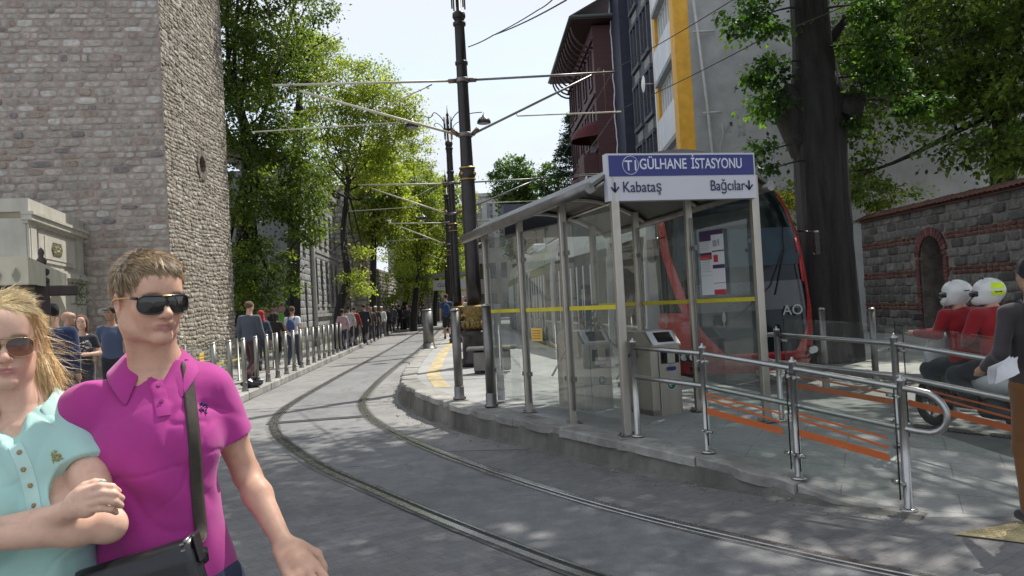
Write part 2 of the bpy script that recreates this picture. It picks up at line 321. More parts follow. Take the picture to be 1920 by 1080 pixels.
# pair points on both rails
ts = np.linspace(0, 1, 200); ra = rr[(ts * 239).astype(int)]; la = rl[(ts * 239).astype(int)]
a_, b_ = la, ra; d_ = unit2(b_ - a_)
g = MB(); V = np.stack([np.c_[a_ - d_ * .09, np.full(200, .008)], np.c_[b_ + d_ * .09, np.full(200, .008)]], 1); g.grid(V, smooth=False)
tag(g.build('track_bed', 'asphalt_patch'), kind='structure')
def rail(path, side, name='tram_rail', far=True):
    T = unit2(np.gradient(path, axis=0)); Nn = np.c_[-T[:, 1], T[:, 0]] * side   # towards gauge side
    m = len(path); wig = np.interp(np.arange(m), np.arange(0, m + 8, 8), rng.uniform(-.012, .012, len(np.arange(0, m + 8, 8))))
    def strip(a, b, z, wa=0):
        return np.stack([np.c_[path + Nn * (np.array(a) + wa)[..., None] if np.ndim(a + wa) else path + Nn * a, np.full(m, z)], np.c_[path + Nn * b, np.full(m, z)]], 1)
    root = empty(name, (path[0][0], path[0][1], 0), None, None); root['kind'] = 'structure'
    h = MB()
    prof = [(-.034, .009), (-.034, .019), (.026, .019), (.03, .012)]
    h.grid(np.stack([np.c_[path + Nn * a, np.full(m, z)] for a, z in prof], 1), smooth=False); h.build('rail_head', 'rail_steel', root)
    h = MB(); h.grid(np.stack([np.c_[path + Nn * .028, np.full(m, .0125)], np.c_[path + Nn * .075, np.full(m, .0125)]], 1), smooth=False); h.build('rail_groove', 'groove', root)
    h = MB(); h.grid(np.stack([np.c_[path + Nn * a, np.full(m, z)] for a, z in [(.073, .013), (.073, .018), (.092, .018), (.094, .0125)]], 1), smooth=False); h.build('rail_lip', 'rail_steel', root)
    h = MB(); o1 = np.interp(np.arange(m), np.arange(0, m + 5, 5), rng.uniform(.045, .075, len(np.arange(0, m + 5, 5))))[:, None]
    o2 = np.interp(np.arange(m), np.arange(0, m + 3, 3), rng.uniform(.105, .135, len(np.arange(0, m + 3, 3))))[:, None]
    h.grid(np.stack([np.c_[path - Nn * o1, np.full(m, .0105)], np.c_[path + Nn * o2, np.full(m, .0105)]], 1), smooth=False); h.build('rail_bedding', 'rail_side', root)
    return root
rail(rl, -1); rail(rr, 1)
# second pair of rails on the far side of the island platform
C2 = spline(np.array([(11.5, 3.2), (9.0, 5.0), (7.0, 6.7), (5.5, 8.7), (4.5, 10.8), (4.05, 12.8), (3.88, 15), (3.6, 17.3), (3.1, 20), (2.4, 24), (1.6, 32), (.6, 45), (-.9, 66)]), 160)
T2 = unit2(np.gradient(C2, axis=0)); N2 = np.c_[-T2[:, 1], T2[:, 0]]
rail(C2 + N2 * .7175, -1); rail(C2 - N2 * .7175, 1)
# drains and joints across the carriageway
g = MB()
for (a, b) in (((-4.85, 12.1), (-4.1, 12.22)), ((-3.86, 12.27), (-2.36, 12.5))):
    a = np.array(a); b = np.array(b); d = unit(b - a); n_ = np.array([-d[1], d[0]]); L = np.linalg.norm(b - a)
    g.add([(*(a - n_ * .09), .0125), (*(b - n_ * .09), .0125), (*(b + n_ * .09), .0125), (*(a + n_ * .09), .0125)], [(0, 1, 2, 3)], (.05, .05, .05))
    for q in np.arange(.02, L, .035): p = a + d * q; g.box((p[0], p[1], .016), (.012, .15, .008), rz=math.atan2(d[1], d[0]), col=(.14, .135, .13))
    for s_ in (-.085, .085): p = (a + b) / 2 + n_ * s_; g.box((p[0], p[1], .016), (L, .018, .010), rz=math.atan2(d[1], d[0]), col=(.16, .155, .15))
mat('iron_grate', (.1, .1, .1), .6, .6, attr=True)
tag(g.build('drain_channel', 'iron_grate', attr=True), 'black slotted drain grate crossing the track bed where the rails curve', 'drain')
g = MB(); g.plate([(-5.9, 28.1, .0125), (-4.4, 28.4, .0125), (-2.6, 30.0, .0125), (-2.6, 30.15, .0125), (-4.4, 28.52, .0125), (-5.9, 28.22, .0125)], .003); tag(g.build('road_seam', 'groove'), kind='structure')
# ------------------------------------------------------------------ island platform
kc = spline(KERB, 150); T = unit2(np.gradient(kc[:, :2], axis=0)); Nn = np.c_[T[:, 1], -T[:, 0]]     # into the platform
bk = spline(BACK, 150)
g = MB(); rows = []
for w in np.linspace(0, 1, 9):
    a = np.c_[kc[:, :2] + Nn * .02, kc[:, 2] - .001]; b = np.c_[bk, np.maximum(0.002, kc[:, 2] - (.02 if 0 else 0))]; rows.append(a * (1 - w) + b * w)
g.grid(np.stack(rows, 1), smooth=False)
g.grid(np.stack([np.c_[bk, kc[:, 2] - .001], np.c_[bk, np.full(150, -.02)]], 1), smooth=False)
tag(g.build('tram_platform', 'platform_tiles'), kind='structure')
fine = resample(kc, .14); m = len(fine); Tf = unit2(np.gradient(fine[:, :2], axis=0)); Nf = np.c_[Tf[:, 1], -Tf[:, 0]]
g = MB(); L = np.r_[0, np.cumsum(np.linalg.norm(np.diff(fine[:, :2], axis=0), axis=1))]
blk = .95; k0 = 0
for q in np.arange(0, L[-1] - blk, blk):        # coping stones one by one, chipped on the outer edge
    idx = np.linspace(q + .006, q + blk - .006, 7); X = np.stack([np.interp(idx, L, fine[:, k]) for k in range(3)], 1); NN = unit2(np.stack([np.interp(idx, L, Nf[:, k]) for k in range(2)], 1))
    ch = rng.uniform(-.014, .010, 7) - (rng.random(7) < .35) * rng.uniform(.015, .06, 7); dz = rng.uniform(-.004, .006); sh = rng.uniform(.0, .012)
    top = X[:, 2] + .012 + dz; lo = np.maximum(X[:, 2] - .075, -.01)
    V = np.stack([np.c_[X[:, :2] + NN * .30, top - .02], np.c_[X[:, :2] + NN * .295, top], np.c_[X[:, :2] - NN * (.012 + ch)[:, None], top - rng.uniform(0, .006, 7)],
                  np.c_[X[:, :2] - NN * (.026 + ch + sh)[:, None], top - .014], np.c_[X[:, :2] - NN * (.024 + ch + sh)[:, None], lo], np.c_[X[:, :2] + NN * .05, lo - .01]], 1)
    c = np.array((1, 1, 1)) * rng.uniform(.8, 1.15); base = g.n; g.grid(V, smooth=False, col=c)
    g.f += [tuple(base + j for j in range(6)), tuple(base + 36 + j for j in range(5, -1, -1))]; g.smooth += [False, False]
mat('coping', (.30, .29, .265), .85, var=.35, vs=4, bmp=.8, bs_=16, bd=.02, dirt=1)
tag(g.build('platform_kerb', 'coping'), kind='structure')
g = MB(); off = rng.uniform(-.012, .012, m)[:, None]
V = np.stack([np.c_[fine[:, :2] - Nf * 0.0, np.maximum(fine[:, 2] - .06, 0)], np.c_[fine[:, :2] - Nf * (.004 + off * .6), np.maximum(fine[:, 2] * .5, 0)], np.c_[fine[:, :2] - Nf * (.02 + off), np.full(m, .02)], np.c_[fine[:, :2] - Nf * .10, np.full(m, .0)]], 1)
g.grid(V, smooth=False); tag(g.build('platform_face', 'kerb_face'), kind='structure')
# yellow guide line on the platform
yl = spline(np.array([(-1.2, 13.0, 0), (-1.42, 14.2, 0), (-1.62, 15.6, 0), (-1.75, 17.5, 0), (-1.9, 20, 0), (-2.1, 24, 0), (-2.3, 29, 0), (-2.6, 36, 0)]), 60)
Ty = unit2(np.gradient(yl[:, :2], axis=0)); Ny = np.c_[Ty[:, 1], -Ty[:, 0]]; zp = np.interp(yl[:, 1], KERB[:, 1], KERB[:, 2]) + .004
g = MB(); g.grid(np.stack([np.c_[yl[:, :2] - Ny * .13, zp], np.c_[yl[:, :2] + Ny * .13, zp]], 1), smooth=False)
tag(g.build('guide_line_paving', 'yellow_tactile'), kind='structure')
g = MB()
q0 = [G(1795, 997), G(1925, 1030), G(1960, 1002), G(1870, 984)]
g.plate([(2.75, 5.18, .009), (3.10, 4.90, .009), (4.4, 5.25, .009), (4.2, 5.62, .009)], .006)
for i in range(26):
    for j in range(9):
        u_, v_ = (i + .5) / 26, (j + .5) / 9; p = (np.array([2.75, 5.18]) * (1 - u_) + np.array([4.2, 5.62]) * u_) * v_ + (np.array([3.1, 4.9]) * (1 - u_) + np.array([4.4, 5.25]) * u_) * (1 - v_)
        g.lathe([(.014, 0), (.009, .006)], (p[0], p[1], .015), 6)
tag(g.build('tactile_paving', 'yellow_tactile'), kind='structure')
# loose grit and dead leaves at the foot of the platform kerb
mat('grit', (.20, .19, .17), .9, attr=True, var=.2)
g = MB(); rg = np.random.default_rng(77)
for i in range(650):
    j = rg.integers(0, 110); k = int(min(j * 1.0, m - 1)); b_ = fine[k]; n_ = Nf[k]; dd = .10 + abs(rg.normal(0, .16)); x, y = b_[0] - n_[0] * dd + rg.normal(0, .03), b_[1] - n_[1] * dd + rg.normal(0, .03); s_ = rg.uniform(.003, .009) * (1 if i % 9 else 1.6)
    an = rg.uniform(0, 6.28); V = [(x + s_ * math.cos(an + q) * rg.uniform(.6, 1.2), y + s_ * math.sin(an + q) * rg.uniform(.6, 1.2), .009 + s_ * h_) for h_ in (0, .7) for q in (0, 1.6, 3.1, 4.7)]
    g.add(V, [(4, 5, 6, 7), (0, 1, 5, 4), (1, 2, 6, 5), (2, 3, 7, 6), (3, 0, 4, 7)], np.array((.20, .185, .16)) * rg.uniform(.5, 1.8) if i % 5 else (.25, .18, .07))
tag(g.build('gravel', 'grit', attr=True), kind='stuff')
# ------------------------------------------------------------------ left pavement and kerb
ys = np.linspace(2, 160, 80); g = MB()
V = np.stack([np.c_[[kerb_left(y) - .0 for y in ys], ys, np.full(80, .15)], np.c_[[kerb_left(y) - 25 for y in ys], ys, np.full(80, .15)]], 1)
g.grid(V[:, ::-1], smooth=False); tag(g.build('left_pavement', 'pavement_tiles'), kind='structure')
g = MB()
for y in np.arange(3, 140, 1.0):
    j = rng.uniform(-.008, .008); a = np.array([kerb_left(y), y]); b = np.array([kerb_left(y + .985), y + .985]); d = unit(b - a)
    p = (a + b) / 2; g.box((p[0] - .02 + j, p[1], .078 + j * .4), (np.linalg.norm(b - a), .22, .166), rz=math.atan2(d[1], d[0]), bev=.018)
tag(g.build('pavement_kerb', 'kerb_stone'), kind='structure')
# right pavement (far side of the tram track)
rk = spline(np.array([(14, 4.0), (11, 6.2), (8.6, 9.0), (7.2, 11.5), (6.3, 13.6), (5.8, 15.2), (5.5, 17), (5.2, 20), (5.0, 25), (4.6, 32), (3.6, 45), (2.0, 66)]), 90)
g = MB(); out = rk + np.c_[np.full(90, 22.), np.zeros(90)]
g.grid(np.stack([np.c_[rk, np.full(90, .13)], np.c_[out, np.full(90, .13)]], 1), smooth=False); g.grid(np.stack([np.c_[rk, np.full(90, -.01)], np.c_[rk, np.full(90, .13)]], 1), smooth=False)
tag(g.build('right_pavement', 'pavement_tiles'), kind='structure')
# ------------------------------------------------------------------ masonry
def stones(g, o, U, Nn, W, H, rowh, wid, colf, proud=(.01, .03), gap=.012, seed=1, skip=None, npt=10, pw=3.5, z0=0, batter=0, regular=False, wob=0):
    """individual stones laid in ragged courses; o lower corner, U along, Nn outwards"""
    rs = np.random.default_rng(seed); o = np.array(o, float); U = unit(U); Nn = unit(Nn); Z = np.array([0, 0, 1.]); z = z0; r_i = 0
    th = np.arange(npt) * 2 * math.pi / npt + math.pi / npt; ce, se = np.cos(th), np.sin(th)
    sx = np.sign(ce) * np.abs(ce) ** (2 / pw); sy = np.sign(se) * np.abs(se) ** (2 / pw)
    while z < H:
        h = rs.uniform(*rowh) if not callable(rowh) else rowh(r_i)
        kind = None
        if isinstance(h, tuple): h, kind = h
        x = -rs.uniform(0, wid[1]) if not regular else -(r_i % 2) * wid[0] * .5
        while x < W:
            w = rs.uniform(*wid) * (1 if kind != 'b' else .9)
            if kind == 'b': w = .24
            x0, x1 = max(x, 0), min(x + w, W); x += w
            if x1 - x0 < .04: continue
            hh = h * (1 if rs.random() > .12 or regular else .8)
            cx, cz = (x0 + x1) / 2, z + hh / 2
            if wob: cz += wob * math.sin(cx * 2.1 + z * 1.7) + rs.uniform(-wob, wob) * .6
            if skip and skip(cx, cz): continue
            jw = 1 + rs.uniform(-.10, .04, npt) * (0 if regular else 1); a = (x1 - x0) / 2 - gap; b = hh / 2 - gap * .8
            px = sx * a * jw; pz = sy * b * (1 + rs.uniform(-.12, .06, npt) * (0 if regular else 1)); pr = rs.uniform(*proud)
            tilt = rs.uniform(-.4, .4, 2) * pr
            V = []
            for (k, d) in ((1, -.005), (.93, pr * .75), (.70, pr)):
                dd = d + (px / a * tilt[0] + pz / b * tilt[1]) * (k < 1)
                V.append(o + np.outer(cx + px * k, U) + np.outer(cz + pz * k, Z) + np.outer(dd - (cz + pz * k) * batter, Nn))
            V = np.concatenate(V)
            F = [(i, (i + 1) % npt, npt + (i + 1) % npt, npt + i) for i in range(npt)] + [(npt + i, npt + (i + 1) % npt, 2 * npt + (i + 1) % npt, 2 * npt + i) for i in range(npt)] + [tuple(range(2 * npt, 3 * npt))]
            g.add(V, F, colf(rs, kind), True); 
        z += h; r_i += 1
    return g
def tower_col(rs, k):
    q = rs.random()
    if q < .06: c = np.array((.47, .455, .42)) * rs.uniform(.85, 1.1)
    elif q < .11: c = np.array((.20, .19, .185))
    elif q < .20: c = np.array((.30, .245, .205))
    else: c = np.array((.375, .345, .305)) * rs.uniform(.78, 1.15)
    return c
def side_col(rs, k):
    return np.array((.36, .315, .255)) * rs.uniform(.7, 1.2) if rs.random() > .06 else np.array((.5, .47, .42))
def niche_wall(g, o, U, Nn, W, H, hole=None):
    o = np.array(o, float); U = unit(U); Z = np.array([0, 0, 1.]); Nn = unit(Nn)
    p = lambda x, z, d=0: o + U * x + Z * z + Nn * d
    if hole is None: g.add([p(0, 0), p(W, 0), p(W, H), p(0, H)], [(0, 1, 2, 3)]); return
    x0, x1, z0, z1 = hole; xs = [0, x0, x1, W]; zs = [0, z0, z1, H]
    for i in range(3):
        for j in range(3):
            if (i, j) != (1, 1): g.add([p(xs[i], zs[j]), p(xs[i + 1], zs[j]), p(xs[i + 1], zs[j + 1]), p(xs[i], zs[j + 1])], [(0, 1, 2, 3)])
    q = [(x0, z0), (x1, z0), (x1, z1), (x0, z1)]
    for i in range(4): a, b = q[i], q[(i + 1) % 4]; g.add([p(*a), p(*b), p(*b, -.7), p(*a, -.7)], [(0, 1, 2, 3)])
    g.add([p(*k, -.7) for k in q], [(0, 1, 2, 3)])
TC = np.array([-8.1, 19.05, .1]); FU = unit([6.9, 1.0, 0]); FN = np.array([FU[1], -FU[0], 0]); SU = unit([-.054, 1, 0]); SN = np.array([SU[1], -SU[0], 0])
t = empty('wall_tower', tuple(TC), 'massive rubble stone wall tower with pinkish mortar rising behind the marble gate', 'tower')
g = MB(); niche_wall(g, TC - FU * 7.5, FU, FN, 7.5, 13.2); g.add([TC - FU * 7.5, TC - FU * 7.5 + SU * 5, TC - FU * 7.5 + SU * 5 + (0, 0, 13.2), TC - FU * 7.5 + (0, 0, 13.2)], [(0, 1, 2, 3)]); g.build('front_wall', 'mortar_red', t)
g = MB(); stones(g, TC - FU * 7.5, FU, FN, 7.49, 13.2, (.12, .225), (.15, .55), tower_col, (.005, .018), .011, 3); g.build('front_masonry', 'stone', t, attr=True)
hx, hz = 2.62, 5.75
g = MB(); niche_wall(g, TC, SU, SN, 5.0, 13.2, (hx - .3, hx + .3, hz - .33, hz + .33)); E_ = TC + SU * 5
g.add([E_, E_ - FU * 7.5, E_ - FU * 7.5 + (0, 0, 13.2), E_ + (0, 0, 13.2)], [(0, 1, 2, 3)]); g.add([TC + (0, 0, 13.2), E_ + (0, 0, 13.2), E_ - FU * 7.5 + (0, 0, 13.2), TC - FU * 7.5 + (0, 0, 13.2)], [(0, 1, 2, 3)]); g.build('side_wall', 'mortar_dark', t)
g = MB(); stones(g, TC, SU, SN, 5.0, 13.2, (.055, .15), (.08, .34), side_col, (.003, .026), .006, 5, wob=.035, skip=lambda x, z: math.hypot((x - hx) , (z - hz)) < .44, pw=2.6); g.build('side_masonry', 'stone_rough', t, attr=True)
g = MB(); cc = TC + SU * hx + np.array([0, 0, hz]); k = 14
for i in range(k):
    a0, a1 = 2 * math.pi * (i + .06) / k, 2 * math.pi * (i + .94) / k; q = [cc + (SU * math.cos(a) + np.array([0, 0, 1]) * math.sin(a)) * r_ for a, r_ in ((a0, .25), (a0, .42), (a1, .42), (a1, .25))]
    V = np.array(q); g.add(np.concatenate([V - SN * .3, V + SN * .035]), [(3, 2, 1, 0), (4, 5, 6, 7)] + [(j, (j + 1) % 4, 4 + (j + 1) % 4, 4 + j) for j in range(4)], np.array((.2, .17, .14)) * random.uniform(.7, 1.3))
g.build('round_window', 'stone', t, attr=True)
g = MB(); g.plate([cc - SU * .33 - (0, 0, .33) - SN * .5, cc + SU * .33 - (0, 0, .33) - SN * .5, cc + SU * .33 + (0, 0, .33) - SN * .5, cc - SU * .33 + (0, 0, .33) - SN * .5], .01); g.build('opening_shade', 'deep_shade', t)  # near-black sheet painted as the shade inside the round window
g = MB(); stones(g, TC + FN * .02 - FU * .001 + SN * .0, -FU, FN, .01, .01, (.2, .3), (.3, .5), tower_col)
# far wall pier
def pier(c, w, dd, H, lbl, seed):
    c = np.array(c, float); t = empty('wall_tower', tuple(c), lbl, 'tower'); U = unit([1, .08, 0]); Nf = np.array([U[1], -U[0], 0]); S = unit([-.07, 1, 0]); Ns = np.array([S[1], -S[0], 0])
    g = MB(); niche_wall(g, c - U * w, U, Nf, w, H); niche_wall(g, c, S, Ns, dd, H); e = c + S * dd; zt = np.array([0, 0, H])
    g.add([c + zt, e + zt, e - U * w + zt, c - U * w + zt, c - U * w, e - U * w, e], [(0, 1, 2, 3), (4, 5, 2, 3), (6, 5, 2, 1)]); g.build('wall_core', 'mortar_dark', t)
    g = MB(); stones(g, c - U * w, U, Nf, w, H, (.2, .4), (.3, .8), tower_col, (.01, .03), .015, seed, npt=8); stones(g, c, S, Ns, dd, H, (.15, .3), (.2, .5), lambda r, k: side_col(r, k) * 1.25, (.02, .06), .015, seed + 1, npt=8); g.build('masonry', 'stone', t, attr=True)  # street side stones lightened in colour to look sunlit
pier((-8.85, 49, .15), 5.0, 3.5, 9.3, 'second stone wall tower, pale and narrow behind the leaning street tree', 11)
pier((-7.3, 74, .15), 4.0, 3, 7.0, 'farthest stone wall pier half hidden by the bright green trees', 15)
g = MB()
t = empty('garden_wall', (-12, 24, .15), 'low rubble boundary wall running in shade behind the big dark green tree', 'wall')
w0, w1 = np.array([-9.6, 47.5, .15]), np.array([-9.9, 60, .15]); U = unit(w1 - w0); niche_wall(g, w0, U, [U[1], -U[0], 0], 26, 4.5); g.build('wall_core', 'mortar_dark', t)
g = MB(); stones(g, w0, U, [U[1], -U[0], 0], 26, 4.5, (.2, .35), (.3, .7), tower_col, (.01, .04), .014, 21, npt=8); g.build('masonry', 'stone', t, attr=True)
# ------------------------------------------------------------------ marble gate at the foot of the tower
mat('marble', (.46, .44, .38), .55, var=.16, vs=3, bmp=.25, bs_=20, bd=.006, dirt=.35, stretch=(1, 1, .25))
mat('beige_render', (.33, .285, .21), .85, var=.08, vs=2, bmp=.2, bs_=50, dirt=.15)
mat('joint', (.16, .15, .14), .9)
mat('plaque', (.16, .15, .10), .5, .4, var=.4, vs=20)
mat('gate_door', (.42, .40, .345), .7, var=.12, vs=3, dirt=.3, stretch=(1, 1, .2))
A = np.array([-9.06, 15.0, .15]); B = np.array([-10.02, 18.72, .15]); GU = unit(B - A); GL = np.linalg.norm(B - A); GN = np.array([GU[1], -GU[0], 0])
t = empty('marble_gate', tuple((A + B) / 2), 'pale marble gateway with pointed arch doorway and small dark plaque beside the tower', 'gate')
p = lambda x, z, d=0: A + GU * x + np.array([0, 0, z]) + GN * d
def gbox(g, x0, x1, z0, z1, d0, d1, col=None): 
    V = [p(x, z, d) for z in (z0, z1) for d in (d0, d1) for x in (x0, x1)]
    g.add(V, [(0, 2, 3, 1), (4, 5, 7, 6), (0, 1, 5, 4), (2, 6, 7, 3), (0, 4, 6, 2), (1, 3, 7, 5)], col)
g = MB(); W = GL; H = 3.95
gbox(g, 0, 0.72, 0, 2.55, -.5, 0); gbox(g, W - 1.18, W, 0, 2.55, -.5, 0)
x0, x1 = .72, W - 1.18; mid = (x0 + x1) / 2; hw = (x1 - x0) / 2; arc = []
for q in np.linspace(0, 1, 9): arc.append((x0 + hw * q, 1.6 + .72 * (1 - (1 - q) ** 1.7) * (.75 + .25 * q)))
arc2 = [(2 * mid - a, b) for a, b in arc[::-1]]; poly = [(x0, 2.55)] + arc + arc2[1:] + [(x1, 2.55)]
V0 = [p(a, b, 0) for a, b in poly]; V1 = [p(a, b, -.5) for a, b in poly]; n = len(poly)
top = [(a, 2.55) for a, b in arc + arc2[1:]]; full = arc + arc2[1:]
for i in range(len(full) - 1):
    a, b = full[i], full[i + 1]; g.add([p(a[0], a[1]), p(b[0], b[1]), p(b[0], 2.55), p(a[0], 2.55)], [(0, 1, 2, 3)]); g.add([p(a[0], a[1], -.5), p(b[0], b[1], -.5), p(b[0], b[1]), p(a[0], a[1])], [(0, 1, 2, 3)])
gbox(g, 0, W, 2.55, H - .35, -.5, -.003); g.build('wall', 'marble', t)
g = MB()
for (z0, z1, d) in ((2.50, 2.56, .05), (2.56, 2.66, .10), (2.66, 2.71, .06), (3.50, 3.56, .05), (3.56, 3.66, .13), (3.66, 3.72, .17)): gbox(g, -.02 - d * .5, W + .02, z0, z1, -.05, d)
for x in (.02, W - .52): gbox(g, x, x + .45, 2.71, 3.50, -.02, .045); gbox(g, x + .07, x + .38, 2.80, 3.42, .045, .06)
gbox(g, .62, W - .68, 2.82, 3.42, -.01, .03); gbox(g, .95, W - 1.0, 2.90, 3.36, .03, .045)
g.build('cornice', 'marble', t)
g = MB(); gbox(g, -.02, W, H - .23, H + .02, -.55, .06); g.build('parapet', 'marble', t)
g = MB()
for (x, w) in ((.02, .30), (.40, .28), (W - 1.12, .30), (W - .74, .34), (W - .34, .32)):
    zz = 0.02
    for hh in (.5, .52, .5, .48, .44):
        gbox(g, x, x + w, zz, zz + hh - .02, -.01, .04 + .01 * (w > .3)); zz += hh
g.build('pilaster', 'marble', t)
g = MB(); gbox(g, x0, x1, 0, 2.3, -.42, -.36); 
for xx in (mid - .42, mid + .05): gbox(g, xx, xx + .36, .25, 1.15, -.36, -.33); gbox(g, xx, xx + .36, 1.3, 1.9, -.36, -.33)
g.build('door', 'gate_door', t)
g = MB(); a, b, c_ = mid + .02, 3.13, .36; pts = [p(a + x, b + z, .046) for x, z in ((-c_, 0), (-c_ + .1, -.13), (c_ - .1, -.13), (c_, 0), (c_ - .1, .13), (-c_ + .1, .13))]; g.plate(pts[::1], -.02 if np.cross(pts[1] - pts[0], pts[2] - pts[0]) @ GN < 0 else .02); g.build('plaque', 'plaque', t)
mat('plaque_script', (.42, .37, .16), .5, .5)
g = MB(); rs = random.Random(4)
for i in range(34):     # worn gilt script in relief
    x = a - c_ + .13 + (i % 17) * .027; z = b + (-.05 if i < 17 else .04) + rs.uniform(-.02, .02)
    q = [p(x, z, .068), p(x + .014, z + rs.uniform(-.03, .03), .07), p(x + .022, z + rs.uniform(-.02, .04), .068)]; g.tube(q, .004, 5)
g.build('relief_script', 'plaque_script', t)
# plain rendered side of the same little building
t = empty('rendered_annex', (-12, 15, .15), 'plain beige rendered block adjoining the near end of the marble gate', 'building')
g = MB(); q = [A[:2] + GU[:2] * .02 - GN[:2] * .0, np.array([-14, 14.1]), np.array([-14.5, 18.0]), B[:2] - GN[:2] * .55]
q = [A[:2] - GN[:2] * .003, np.array([-14.5, 14.3]), np.array([-15, 17.9]), (B - GN * .6)[:2], (A - GN * .6)[:2] + GU[:2] * .3]
g.prism(q[::-1], .15, 4.12); g.build('wall', 'beige_render', t)
# weeds on the gate
mat('weed', (.09, .13, .035), .7, var=.4, vs=30)
def sprig(name, c, r, n, label, cat, group=None, ls=.07, down=True):
    V = []; F = []; rs = np.random.default_rng(int(abs(c[0] * 100)))
    for i in range(n):
        o = np.array(c) + rs.normal(0, r, 3) * (.7, .7, 1.2); d = unit(rs.normal(0, 1, 3) + (0, 0, -.4 if down else .6)); s_ = unit(np.cross(d, rs.normal(0, 1, 3))); L = ls * rs.uniform(.6, 1.3); k = len(V)
        V += [o, o + d * L * .5 + s_ * L * .2, o + d * L, o + d * L * .5 - s_ * L * .2]; F.append((k, k + 1, k + 2, k + 3))
    g = MB(); g.add(V, F); st = MB(); 
    root = empty(name, tuple(c), label, cat, group); g.build('leaves', 'weed', root)
    s2 = MB()
    for i in range(6): s2.tube([np.array(c), np.array(c) + rs.normal(0, r * .7, 3), np.array(c) + rs.normal(0, r * 1.2, 3)], .004, 5)
    s2.build('stem', 'weed', root)
sprig('wall_weed', p(W - .75, 2.25, .10), .13, 170, 'tuft of green weeds growing out of the marble gate cornice', 'plant')
sprig('wall_weed', TC + np.array([-.15, -.25, .5]), .12, 90, 'small weed clump at the corner foot of the stone tower', 'plant')
# ------------------------------------------------------------------ buildings
mat('grey_render', (.34, .34, .335), .9, var=.16, vs=.7, bmp=.25, bs_=30, dirt=.35)
mat('yellow_paint', (.70, .36, .03), .6, var=.12, vs=3, dirt=.15)
mat('spandrel', (.66, .68, .70), .5, var=.08, vs=2, dirt=.35, stretch=(1, 1, .2))
mat('concrete_slab', (.30, .31, .31), .9, var=.2, vs=3)
mat('white_frame', (.75, .75, .73), .5, var=.05)
mat('window_glass', (.30, .36, .42), .06, 0, var=.3, vs=.5, spec=1.0, coat=1)
mat('dark_glass', (.02, .025, .03), .05, 0, var=.4, vs=.6, spec=1.0, coat=.6)
mat('navy_wall', (.028, .030, .055), .6, var=.2, vs=3)
mat('slate_wall', (.085, .088, .11), .7, var=.2, vs=3)
mat('stone_panel', (.26, .25, .235), .8, var=.3, vs=8)
mat('mansion_wood', (.085, .034, .038), .7, var=.2, vs=4, bmp=.4, bs_=6, stretch=(.1, .1, 3))
mat('mansion_trim', (.05, .02, .022), .65, var=.2, vs=5)
mat('gutter_green', (.05, .07, .06), .5)
mat('maroon_fabric', (.09, .015, .02), .8, var=.2, vs=5)
mat('pipe_grey', (.42, .42, .40), .6, var=.1)
mat('rust_pipe', (.22, .17, .14), .7, var=.3)
mat('wall_grey_blue', (.22, .225, .235), .9, var=.12, vs=.8, dirt=.2)
mat('block_grey', (.26, .265, .26), .85, attr=True, var=.15, vs=6, bmp=.3, bs_=30)
mat('far_wall', (.33, .32, .31), .9, var=.12, vs=.5)
mat('brick_far', (.35, .19, .13), .9, var=.2, vs=3)
def frame_box(g, o, U, Nn, x0, x1, z0, z1, d0, d1, col=None):
    V = [np.array(o) + U * x + np.array([0, 0, z]) + Nn * d for z in (z0, z1) for d in (d0, d1) for x in (x0, x1)]
    g.add(V, [(0, 2, 3, 1), (4, 5, 7, 6), (0, 1, 5, 4), (2, 6, 7, 3), (0, 4, 6, 2), (1, 3, 7, 5)], col)
# --- yellow and white office block with blank grey side wall
o = np.array([7.68, 32.0, 0]); U = unit([.04, 1, 0]); Nn = np.array([-1, .04, 0.]); t = empty('office_block', tuple(o), 'office block with yellow pilasters, white spandrels and a blank grey side wall', 'building')
S = np.array([1, -.03, 0.])
g = MB(); L = 7.6; Hh = 18.5
q = [o[:2] + S[:2] * .0, o[:2] + S[:2] * 16, o[:2] + S[:2] * 16 + U[:2] * L, o[:2] + U[:2] * L]; g.prism(q, .1, Hh); g.build('wall', 'grey_render', t)
g = MB(); frame_box(g, o, U, Nn, 0, .95, .1, Hh, .002, .60); frame_box(g, o, U, Nn, L - .85, L - .3, .1, Hh, .002, .32)
pl = g.build('pilaster', 'yellow_paint', t)
g = MB(); frame_box(g, o, U, Nn, L - .30, L, .1, Hh, .002, .36); g.build('edge_trim', 'white_frame', t)
for fl in range(-1, 4):
    zb = 8.5 + 3.4 * fl
    if zb < .4: continue
    g = MB(); frame_box(g, o, U, Nn, .95, L - .85, zb, zb + 1.5, .0, .42); sp = g.build('spandrel', 'spandrel', t)
    g = MB(); frame_box(g, o, U, Nn, .95, L - .85, zb - .22, zb - .003, .0, .46); g.build('slab_edge', 'concrete_slab', t)
    g = MB(); frame_box(g, o, U, Nn, .95, L - .85, zb + 1.503, zb + 3.17, .0, .10); w_ = g.build('window', 'window_glass', t)
    g = MB(); nb = 8
    for i in range(nb + 1): x = .95 + (L - 1.8) * i / nb; frame_box(g, o, U, Nn, x - .04, x + .04, zb + 1.503, zb + 3.17, .103, .17)
    frame_box(g, o, U, Nn, .95, L - .85, zb + 1.503, zb + 1.58, .104, .18); frame_box(g, o, U, Nn, .95, L - .85, zb + 3.10, zb + 3.17, .104, .18)
    f_ = g.build('window_frame', 'white_frame', w_)
g = MB(); px_ = lambda a, b: P(a, b, 31.8)
g.tube([P(1300, 0, 31.75), P(1325, 190, 31.75), P(1337, 300, 31.75), P(1350, 420, 31.75)], .055, 8); pp = g.build('drain_pipe', 'pipe_grey', t)
g = MB()
for (a, b, c) in ((1298, 60, 1340), (1318, 212, 1353)): g.tube([P(a, b, 31.78), P(c, b - 2, 31.78)], .05, 6)
